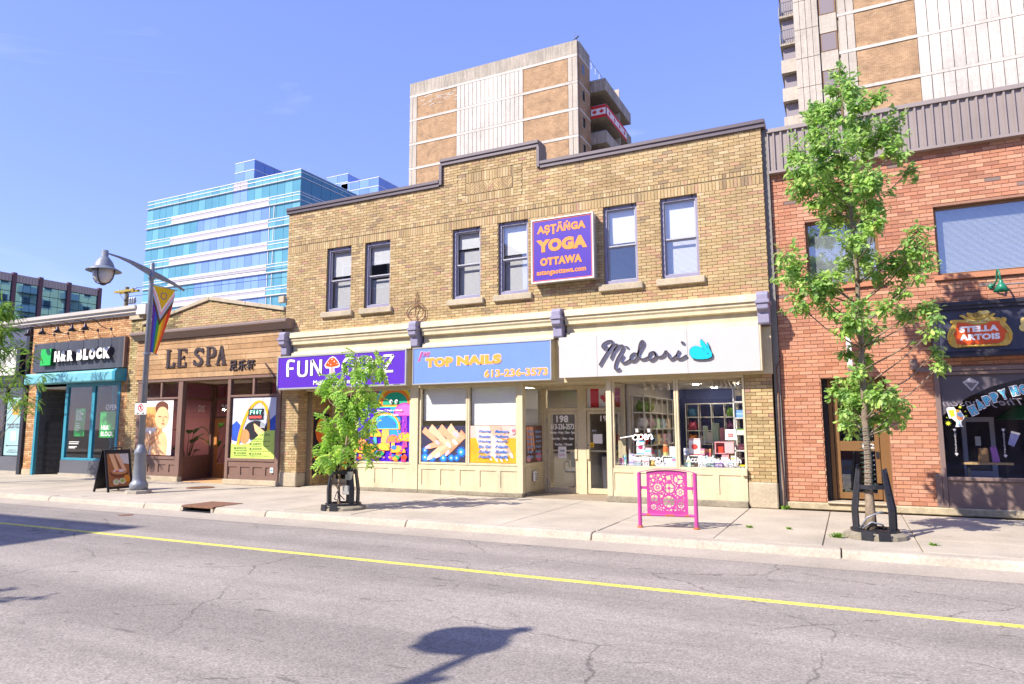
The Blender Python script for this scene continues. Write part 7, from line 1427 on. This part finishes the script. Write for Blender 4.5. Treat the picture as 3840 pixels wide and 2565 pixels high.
shape(pl,'leg',[V(.08,1),V(.30,1),V(.48,.55),V(.44,.47),V(.30,.50)],.024,.001,skn,s); shape(pl,'leg',[V(.36,1),V(.56,1),V(.80,.56),V(.86,.48),V(.66,.50)],.024,.001,flat('#ecb88f'),s)
shape(pl,'flower',ell(*V(.84,.22),.09,.10,10),.024,.001,flat('#e08a1c'),s); shape(pl,'cup',ell(*V(.33,.13),.085,.075,14),.0255,.001,flat('#d9d2c0'),s); shape(pl,'cup',ell(*V(.62,.15),.085,.075,14),.0255,.001,flat('#e0dcc8'),s); shape(pl,'green_oil',ell(*V(.62,.16),.06,.05,14),.027,.001,flat('#a8b83a'),s); shape(pl,'cream',ell(*V(.33,.14),.06,.05,14),.027,.001,flat('#b9c08a'),s)

# ================================================================ PINK BARRIER PANEL
pk_=mat('pink_enamel','#b8448f',.4,nz=.06,ns=8,gr=.12,gs=6); m_or=mat('chipped_rust','#b5623c',.8,nz=.3,ns=40)
t=thing('bicycle_panel','bright pink steel panel with cut out gears between two posts','barrier',(-2.67,11.04,0))
a_=Vector((-3.10,10.97,0)); b_=Vector((-2.24,11.11,0)); dv=(b_-a_); LB=dv.length; PP=Plane(a_,dv,(0,0,1),(dv.y,-dv.x,0))
for u in (0,LB):
    p=PP(u,0); MB().lathe([(.032,0),(.032,.86)],p.x,p.y,14).build('post',pk_,t,smooth=False); MB().lathe([(.05,0),(.05,.012),(.034,.03)],p.x,p.y,12).build('post_foot',m_or,t)
MB().tube([PP(.02,.20),PP(LB-.02,.20)],.022,10).build('rail',pk_,t); 
for u in (.1,.4,.47,.7): MB().tube([PP(u,.2,.004),PP(u+.07,.2,.004)],.0195,8).build('rust_patch',m_or,t)
mb=MB(); n=14
for i in range(n):
    f0,f1=i/n,(i+1)/n; z0_=.862+.055*(1-(2*f0-1)**2); z1_=.862+.055*(1-(2*f1-1)**2)
    mb.hull([PP(f0*LB,z0_,-.035),PP(f0*LB,z0_,.035),PP(f0*LB,z0_+.008,.035),PP(f0*LB,z0_+.008,-.035)],[PP(f1*LB,z1_,-.035),PP(f1*LB,z1_,.035),PP(f1*LB,z1_+.008,.035),PP(f1*LB,z1_+.008,-.035)])
mb.build('arched_cap',pk_,t)
for u0,u1 in ((.03,.125),(.745,LB-.03)): pbox(PP,'tie_bar',u0,u1,.60,.645,-.004,.004,pk_,t)
# panel with holes: filled 2D curve
cu=bpy.data.curves.new('panel','CURVE'); cu.dimensions='2D'; cu.fill_mode='BOTH'; cu.extrude=.004
def spl(pts):
    s_=cu.splines.new('POLY'); s_.points.add(len(pts)-1)
    for p,q in zip(s_.points,pts): p.co=(q[0],q[1],0,1)
    s_.use_cyclic_u=True
pu0,pu1,pz0,pz1=.118,.752,.215,.895
spl([(pu0,pz0),(pu1,pz0),(pu1,pz1-.02)]+[(pu1-(pu1-pu0)*i/8,pz1-.02+.03*math.sin(math.pi*i/8)) for i in range(1,8)]+[(pu0,pz1-.02)])
lim=(pu0+.038,pu1-.038,pz0+.045,pz1-.04); used=[]
def free(x,y,r):
    return lim[0]+r<x<lim[1]-r and lim[2]+r<y<lim[3]-r and all(math.hypot(x-a,y-b)>r+c+.003 for a,b,c in used)
def gear(x,y,r,n,hub):
    used.append((x,y,r))
    for i in range(n):                                   # windows between spokes
        a0=2*math.pi*(i+.09)/n; a1=2*math.pi*(i+.91)/n; o_=[(x+r*.86*math.cos(a0+(a1-a0)*k/4),y+r*.86*math.sin(a0+(a1-a0)*k/4)) for k in range(5)]; q=[(x+r*hub*math.cos(a1+(a0-a1)*k/4),y+r*hub*math.sin(a1+(a0-a1)*k/4)) for k in range(5)]
        spl(o_+q)
    if hub>.3: spl(ell(x,y,r*hub*.55,r*hub*.55,10))
rg=random.Random(4)
for x,y,r,n,h in ((.205+.03,.79,.07,5,.3),(.35,.80,.06,8,.4),(.62,.76,.08,3,.25),(.29,.63,.072,12,.45),(.47,.62,.085,4,.3),(.64,.56,.068,6,.4),(.235,.46,.065,4,.35),(.46,.41,.105,6,.15),(.22,.325,.05,6,.4),(.345,.34,.045,5,.3),(.645,.36,.058,7,.45),(.635,.45,.03,5,.4)):
    if free(x,y,r): gear(x,y,r,n,h)
for _ in range(1600):
    x,y=rg.uniform(lim[0],lim[1]),rg.uniform(lim[2],lim[3])
    for r in (.05,.04,.03,.022,.015,.010):
        if free(x,y,r):
            used.append((x,y,r)); k=rg.choice((4,5,6)); ph=rg.uniform(0,6.28); spl([(x+(r*(1 if j%2==0 else .62))*math.cos(ph+math.pi*j/k),y+(r*(1 if j%2==0 else .62))*math.sin(ph+math.pi*j/k)) for j in range(2*k)]); break
co=bpy.data.objects.new('panel',cu); me=bpy.data.meshes.new_from_object(co)
for v in me.vertices: v.co=PP(v.co.x,v.co.y,v.co.z)
me.materials.clear(); me.materials.append(pk_); me.name='gear_panel'; bpy.data.objects.remove(co); link(bpy.data.objects.new('gear_panel',me),t)

# ================================================================ TREES
def leaf_oak(L=.115):
    pts=[(0,.004),(.12,.05),(.22,.13),(.3,.10),(.4,.21),(.5,.13),(.62,.24),(.72,.14),(.85,.15),(1,0)]
    v=[(x*L,y*L*1.35,.10*L*y*4-.25*L*x*x) for x,y in pts]+[(x*L,-y*L*1.35,.10*L*y*4-.25*L*x*x) for x,y in pts]+[(x*L,0,-.25*L*x*x) for x,y in pts]
    n=len(pts); f=[]
    for i in range(n-1): f+=[(2*n+i,2*n+i+1,i+1,i),(2*n+i,n+i,n+i+1,2*n+i+1)]
    return v,f
def leaf_pinnate(L=.30,k=6,w=.032,l=.085):
    v=[];f=[]
    def lf_(o,d,l_):
        i=len(v); sx=(-d[1],d[0]); z=-.35*o[0]*o[0]/L*1.2
        v.extend([(o[0]+d[0]*l_*a_+sx[0]*w*b_,o[1]+d[1]*l_*a_+sx[1]*w*b_,z+c_) for a_,b_,c_ in ((0,0,0),(.25,.42,.006),(.6,.42,.004),(1,0,-.02),(.6,-.42,.004),(.25,-.42,.006))]); f.extend([(i,i+1,i+2,i+3),(i,i+3,i+4,i+5)])
    for j in range(k):
        x=L*(.18+.74*j/(k-1))
        for s_ in (-1,1): lf_((x,s_*.002),(math.cos(1.0),s_*math.sin(1.0)),l*(1-.3*abs(j/(k-1)-.5)))
    lf_((L*.95,0),(1,0),l)
    i=len(v); n=5
    for j in range(n): x=L*j/(n-1); v.extend([(x,-.0025,-.35*x*x/L*1.2),(x,.0025,-.35*x*x/L*1.2)])
    for j in range(n-1): f.append((i+2*j,i+2*j+1,i+2*j+3,i+2*j+2))
    return v,f
def leaf_locust(L=.26): return leaf_pinnate(L,11,.012,.034)
def tree(label,trunk,tr,clumps,leaf,dens,lm,bark,seed,cap=300,droop=.2):
    r=random.Random(seed); base=trunk[0]; t=thing('street_tree',label,'tree',tuple(base)); T=[Vector(p) for p in trunk]
    # dense trunk curve
    P=[];RR=[]
    for i in range(len(T)-1):
        for k_ in range(4): f_=k_/4; P.append(T[i].lerp(T[i+1],f_)+Vector((r.uniform(-.008,.008),r.uniform(-.008,.008),0))); RR.append(tr[i]+(tr[i+1]-tr[i])*f_)
    P.append(T[-1]); RR.append(tr[-1]); RR[0]*=1.5; RR[1]*=1.12
    MB().tube(P,RR,10).build('trunk',bark,t,smooth=True)
    V0,F0=leaf; var=[]
    for k_ in range(4):
        mb=MB(); s_=r.uniform(.8,1.15); mb.faces([(a*s_,b*s_*r.uniform(.95,1.05),c*s_*1.1) for a,b,c in V0],F0); var.append(mb.mesh('leaf',lm[k_%len(lm)]))
    leaves=[]
    for (x,y,z,rad) in clumps:
        c=Vector((x,y,z))
        # limb from the trunk
        zz_=max(base[2]+.4,z-.62*math.hypot(x-T[-1].x,y-T[-1].y)-.08); best=min(P,key=lambda p:abs(p.z-zz_)); i=P.index(best)
        rb=min(RR[i]*.4,.014)
        mid=best.lerp(c,.55)+Vector((r.uniform(-.07,.07),r.uniform(-.07,.07),-.06+r.uniform(-.05,.05))); tw_=MB().tube([best,mid,c],[rb,rb*.65,.006],6)
        for q in range(max(4,int(rad*(60 if dens>50 else 42)))):
            a=Vector((r.gauss(0,1),r.gauss(0,1),r.gauss(0,1))); a=a.normalized()*rad*r.uniform(.5,1.05); st_=mid.lerp(c,r.uniform(.4,1)); tw_.tube([st_,st_.lerp(c+a,.5)+Vector((0,0,.02)),c+a],[.004,.003,.0015],4)
            nl=max(3,int(dens*rad)); 
            for k_ in range(nl):
                p=st_.lerp(c+a,r.uniform(.35,1.05))+Vector((r.gauss(0,.03),r.gauss(0,.03),r.gauss(0,.03))); d=(a.normalized()*.6+Vector((r.gauss(0,.6),r.gauss(0,.6),r.gauss(0,.45)-droop))).normalized()
                up=(Vector((0,-.35,1))+Vector((r.gauss(0,.45),r.gauss(0,.45),r.gauss(0,.3)))); sd=up.cross(d); 
                if sd.length<1e-3: continue
                sd.normalize(); n_=d.cross(sd); s2=r.uniform(.7,1.25)
                leaves.append((Matrix(((d.x*s2,sd.x*s2,n_.x*s2,p.x),(d.y*s2,sd.y*s2,n_.y*s2,p.y),(d.z*s2,sd.z*s2,n_.z*s2,p.z),(0,0,0,1))),r.randrange(4),p))
        tw_.build('limb',bark,t,smooth=True)
    leaves.sort(key=lambda l:(l[2]-Vector((0,0,1.6))).length)
    cr=None; rest=MB(); mi=0
    solo=leaves[:cap]; crown=MB()
    for M_,vi,p in leaves[cap:]:
        crown.faces([M_@Vector(v) for v in V0],F0,vi%len(lm))
    cr=crown.build('crown',lm,t,kind='stuff')
    for M_,vi,p in solo:
        o=bpy.data.objects.new('leaf',var[vi]); COL.objects.link(o); o.parent=cr; o.matrix_local=M_
    return t
bark=mat('grey_bark','#8a7a68',.95,nz=.3,ns=14,streak=.3,bump=.9,bs=35); bark2=mat('smooth_bark','#a08c74',.9,nz=.2,ns=18,bump=.4,bs=40)
OAK=[(0.21,11.3,7.05,.10),(0.23,10.95,6.69,0.13),(0.17,11.70,6.92,0.20),(-0.04,11.66,6.60,0.26),(0.34,11.05,6.24,0.23),(0.66,11.33,6.55,0.15),(-0.22,11.26,6.23,0.22),(0.79,11.58,6.10,0.22),(0.50,11.80,6.10,0.27),(0.08,10.79,5.62,0.28),(-0.34,10.69,5.44,0.23),(-0.53,11.88,6.15,0.19),(0.90,11.23,5.67,0.18),(1.04,11.76,5.46,0.11),(0.44,10.64,5.14,0.24),(-0.01,11.25,5.32,0.28),(-0.46,11.69,5.51,0.22),(0.46,10.91,4.90,0.21),(0.12,11.95,5.09,0.23),(-0.25,11.88,5.27,0.19),(0.48,10.69,4.48,0.16),(0.20,10.68,4.27,0.17),(-0.17,11.41,4.73,0.11),(0.23,11.94,4.20,0.23),(-0.15,11.15,3.78,0.22),(-0.45,10.89,3.66,0.22),(-0.71,11.22,3.95,0.20),(-0.70,10.69,4.12,0.13),(-0.64,10.89,3.45,0.14),(0.55,11.24,3.86,0.18),(0.90,11.33,3.97,0.21),(1.04,10.91,4.05,0.15),(1.08,10.91,3.74,0.12),(1.02,10.89,4.30,0.10),(0.81,11.28,3.58,0.13),(-0.17,11.00,3.36,0.11),(0.59,10.67,3.23,0.12),(0.92,11.78,3.26,0.16),(1.08,11.43,3.26,0.13),(1.18,11.57,2.98,0.10),(1.20,10.94,3.13,0.07),(1.27,12.03,2.75,0.07),(1.32,11.82,2.53,0.10),(0.16,10.83,3.17,0.19),(-0.02,11.07,3.03,0.15),(0.34,11.69,2.99,0.16),(-0.01,11.68,2.77,0.11),(0.26,11.84,2.65,0.12),(0.12,11.22,2.40,0.11),(-0.07,11.77,2.18,0.18),(0.22,11.61,2.09,0.22),(0.48,11.03,2.06,0.18),(0.65,11.48,1.88,0.14),(0.08,11.75,1.67,0.19),(0.44,11.69,1.70,0.16),(0.71,11.35,1.69,0.06),(0.03,11.48,1.89,0.18)]
ASH=[(-8.77,11.16,3.06,0.22),(-8.33,11.15,2.97,0.21),(-8.17,10.63,2.67,0.28),(-7.67,10.65,2.75,0.12),(-9.14,11.07,2.68,0.14),(-9.54,11.01,2.60,0.14),(-8.38,10.96,2.32,0.27),(-8.69,10.71,2.23,0.23),(-9.45,10.91,2.44,0.16),(-9.74,10.91,2.49,0.10),(-8.07,10.90,2.14,0.19),(-8.73,10.60,1.89,0.32),(-8.35,10.79,1.89,0.32),(-7.86,10.77,1.76,0.18),(-9.20,11.00,1.47,0.34),(-8.86,11.19,1.51,0.33),(-8.40,11.15,1.34,0.21),(-9.49,10.87,1.34,0.24),(-9.73,10.80,1.08,0.16),(-9.75,10.68,0.89,0.10),(-8.95,10.52,1.06,0.23),(-8.52,10.51,1.14,0.17),(-7.98,10.82,1.06,0.09),(-8.40,10.71,2.10,0.23),(-9.46,10.76,1.77,0.14)]
LOC=[(-21.66,10.94,5.12,0.43),(-21.56,11.24,4.97,0.35),(-21.48,11.07,4.43,0.47),(-22.18,11.30,3.92,0.50),(-21.04,11.33,3.99,0.25),(-19.47,10.77,3.66,0.18),(-20.61,10.71,3.18,0.28),(-21.29,11.54,3.04,0.27),(-19.24,10.96,3.05,0.18),(-21.05,10.93,2.60,0.23),(-21.38,11.70,2.45,0.23),(-21.07,11.17,2.55,0.23),(-22.88,11.54,4.78,0.52),(-22.81,11.18,4.47,0.82),(-23.23,11.34,3.59,0.83),(-19.34,10.85,2.38,0.18),(-23.29,11.33,5.45,0.84),(-24.94,11.57,5.21,1.1),(-23.66,11.22,3.33,.9),(-20.2,10.8,3.1,.2),(-19.9,10.9,2.4,.2)]
lo=[leafmat('oak_leaf_a',(.34,.54,.14)),leafmat('oak_leaf_b',(.46,.63,.21)),leafmat('oak_leaf_c',(.23,.42,.11))]
la=[leafmat('ash_leaf_a',(.33,.56,.09)),leafmat('ash_leaf_b',(.45,.64,.14)),leafmat('ash_leaf_c',(.23,.44,.07))]
ll=[leafmat('locust_leaf_a',(.24,.42,.07)),leafmat('locust_leaf_b',(.31,.48,.10)),leafmat('locust_leaf_c',(.16,.31,.055))]
tree('slim young oak growing in front of the red brick building',[(.19,11.34,0),(.21,11.34,1.44),(.21,11.34,2.4),(.23,11.34,3.71),(.23,11.34,4.32),(.19,11.34,5.08),(.17,11.34,5.78),(.2,11.34,6.84)],[.068,.047,.042,.034,.03,.022,.016,.005],[(a,b,c,d*1.35) for a,b,c,d in OAK],leaf_oak(.088),78,lo,bark,21)
tree('small bright green sapling in black guard before the purple sign',[(-9.11,10.84,0),(-9.13,10.84,.74),(-8.96,10.84,1.34),(-8.88,10.84,2.29),(-8.75,10.84,3.06)],[.028,.024,.022,.016,.006],[(-9.02+(a+8.85)*.78,b,c,d*.66) for a,b,c,d in ASH if c>1.0],leaf_pinnate(.22,4,.055,.095),7,la,bark2,22,droop=.45)
tree('feathery light green tree cut off by the left picture edge',[(-23.6,11.3,0),(-23.5,11.3,1.5),(-23.3,11.3,3.2),(-23.2,11.3,4.5),(-23.1,11.3,5.8)],[.11,.09,.075,.05,.015],[(a-.25,b,c,d*.72) for a,b,c,d in LOC],leaf_locust(),24,ll,bark,23,droop=.2)
tree('street tree on the near kerb left of the camera, throwing leaf shadows',[(-12.4,-1.9,0),(-12.4,-1.9,2.2),(-12.2,-1.9,4.0),(-12.1,-1.9,5.4)],[.1,.08,.06,.02],[(-11.9,-1.2,4.3,.5),(-11.6,-.5,4.6,.4),(-11.3,-1.0,5.0,.45),(-12.3,-1.6,4.9,.6),(-12.9,-1.2,4.5,.5),(-11.15,-.2,4.2,.25),(-11.0,-1.2,4.1,.3)],leaf_oak(),16,lo,bark,24,cap=60)

# ================================================================ TREE GUARDS
m_gd=mat('black_guard_paint','#23242b',.5,nz=.3,ns=16,gr=.25,gs=5)
def guard(label,x,y,r,angs,hgt=.96):
    t=thing('tree_guard',label,'tree guard',(x,y,0))
    MB().lathe([(r+.16,0),(r+.15,.05),(r+.06,.085),(r-.02,.09)],x,y,14).build('kerb_ring',m_plinth,t)
    MB().lathe([(r+.05,.091),(r+.05,.12),(r-.08,.12),(r-.08,.091)],x,y,20,cap=False).build('base_ring',m_gd,t)
    for i,(a,w0,hh) in enumerate(angs):
        a=R(a); c,s_=math.cos(a),math.sin(a); w1=w0*.55; z0_=.10
        q=lambda rr,w_,z:[(x+c*(rr+e)-s_*k_*w_,y+s_*(rr+e)+c*k_*w_,z) for e,k_ in ((-.014,-1),(.014,-1),(.014,1),(-.014,1))]
        mb=MB(); R_=[(r,w0,z0_),(r+.005,w0,z0_+.3),(r-.03,w0*.9,.62),(r-.08,w1,hh)]
        for p_,q_ in zip(R_,R_[1:]): mb.hull(q(*p_),q(*q_))
        mb.build('slat',m_gd,t,bevel=.004)
    rr=r-.055; MB().lathe([(rr,.69),(rr+.014,.69),(rr+.014,.75),(rr,.75)],x,y,18,cap=False).build('hoop',m_gd,t)
    for a in (-105,-75): 
        c,s_=math.cos(R(a)),math.sin(R(a)); p=Plane((x+c*(r+.13),y+s_*(r+.13),0),(-s_,c,0),(0,0,1),(c,s_,0)); pbox(p,'anchor_plate',-.075,.075,.0,.12,0,.03,m_gd,t)
    return t
guard('black slatted guard with metal boxes round the small sapling',-9.10,10.95,.30,((-166,.075,.95),(-128,.075,.96),(-20,.055,.94),(16,.065,.9),(110,.05,.9)))
t=thing('control_box','pair of grey metal boxes fixed inside the sapling guard','box',(-8.92,10.86,.14)); MB().box(-8.99,-8.83,10.78,10.90,.30,.47).build('box',m_alu,t,bevel=.006); MB().box(-8.95,-8.83,10.80,10.90,.58,.74).build('box',m_alu,t,bevel=.006); MB().tube([(-8.9,10.84,.13),(-8.9,10.84,.58)],.012,6).build('conduit',m_black,t); MB().tube([(-8.95,10.8,.2),(-9.1,10.75,.35),(-9.2,10.8,.2),(-9.05,10.85,.15)],.010,6).build('cable',m_black,t)
guard('black slatted guard missing panels around the oak trunk',.24,11.42,.27,((155,.07,.97),(-148,.055,.96),(-36,.06,.97),(4,.09,.98)))
t=thing('power_cable','grey cable coiled at the foot of the oak','cable',(.2,11.2,.11)); MB().tube([(.05,11.2,.14),(.15,11.16,.3),(.32,11.2,.38),(.40,11.3,.36)],.014,6).build('coil',m_lgrey,t,smooth=True); MB().tube([(.08,11.18,.14),(.2,11.15,.24),(.34,11.22,.2),(.36,11.3,.14)],.014,6).build('coil',m_lgrey,t,smooth=True)
t=thing('fairy_lights','string of green fairy lights wound around the oak trunk','string lights',(.2,11.34,.6)); pts=[]
for i in range(220): a=i*.42; z=.62+1.0*i/220; pts.append((.2+.083*math.cos(a),11.34+.083*math.sin(a),z))
MB().tube(pts,.0045,4).build('wire',mat('green_wire','#1f4a3a',.6),t)
mb=MB()
for i in range(0,220,5): mb.ball((pts[i][0]*1.0+.006*math.cos(i*.42),pts[i][1]+.006*math.sin(i*.42),pts[i][2]),.009,6,4)
mb.build('bulbs',m_lgrey,t,kind='stuff')
# weeds in the joints
mw_=leafmat('weed_leaf',(.22,.40,.07))
def weed(label,x,y,n,h,seed):
    r=random.Random(seed); mb=MB()
    for i in range(n):
        a=r.uniform(0,6.28); l=h*r.uniform(.5,1.2); px,py=x+r.gauss(0,h*.35),y+r.gauss(0,h*.2); c,s_=math.cos(a),math.sin(a); w_=.008
        p0=(px-s_*w_,py+c*w_,0); p1=(px+s_*w_,py-c*w_,0); q0=(px+c*l*.5-s_*w_*1.5,py+s_*l*.5+c*w_*1.5,l*.6); q1=(px+c*l*.5+s_*w_*1.5,py+s_*l*.5-c*w_*1.5,l*.6); tip=(px+c*l,py+s_*l,l*.55); mb.face([p0,p1,q1,q0]); mb.face([q0,q1,tip])
    o=mb.build('weed_tuft',mw_); props(o,label,'weed',group='weeds in the pavement joints')
weed('bushy weed in the pavement joint left of the oak guard',-.25,11.14,46,.09,1); weed('small weed tuft right of the oak guard near the kerb',.93,10.92,20,.06,2); weed('low grass tuft in the joint behind the pink panel',-1.51,11.64,22,.05,3); weed('low grass tuft in the long joint between panel and oak',-.95,11.71,20,.05,4); weed('weed growing at the foot of the grey wall strip',-1.22,14.42,30,.10,5)

t=thing('valve_cover','small round iron cover in the roadway near the drain','cover',(-13.3,9.3,-.15)); MB().lathe([(.14,-.149),(.14,-.144),(.11,-.144),(.10,-.146)],-13.3,9.3,16).build('lid',m_rust,t)
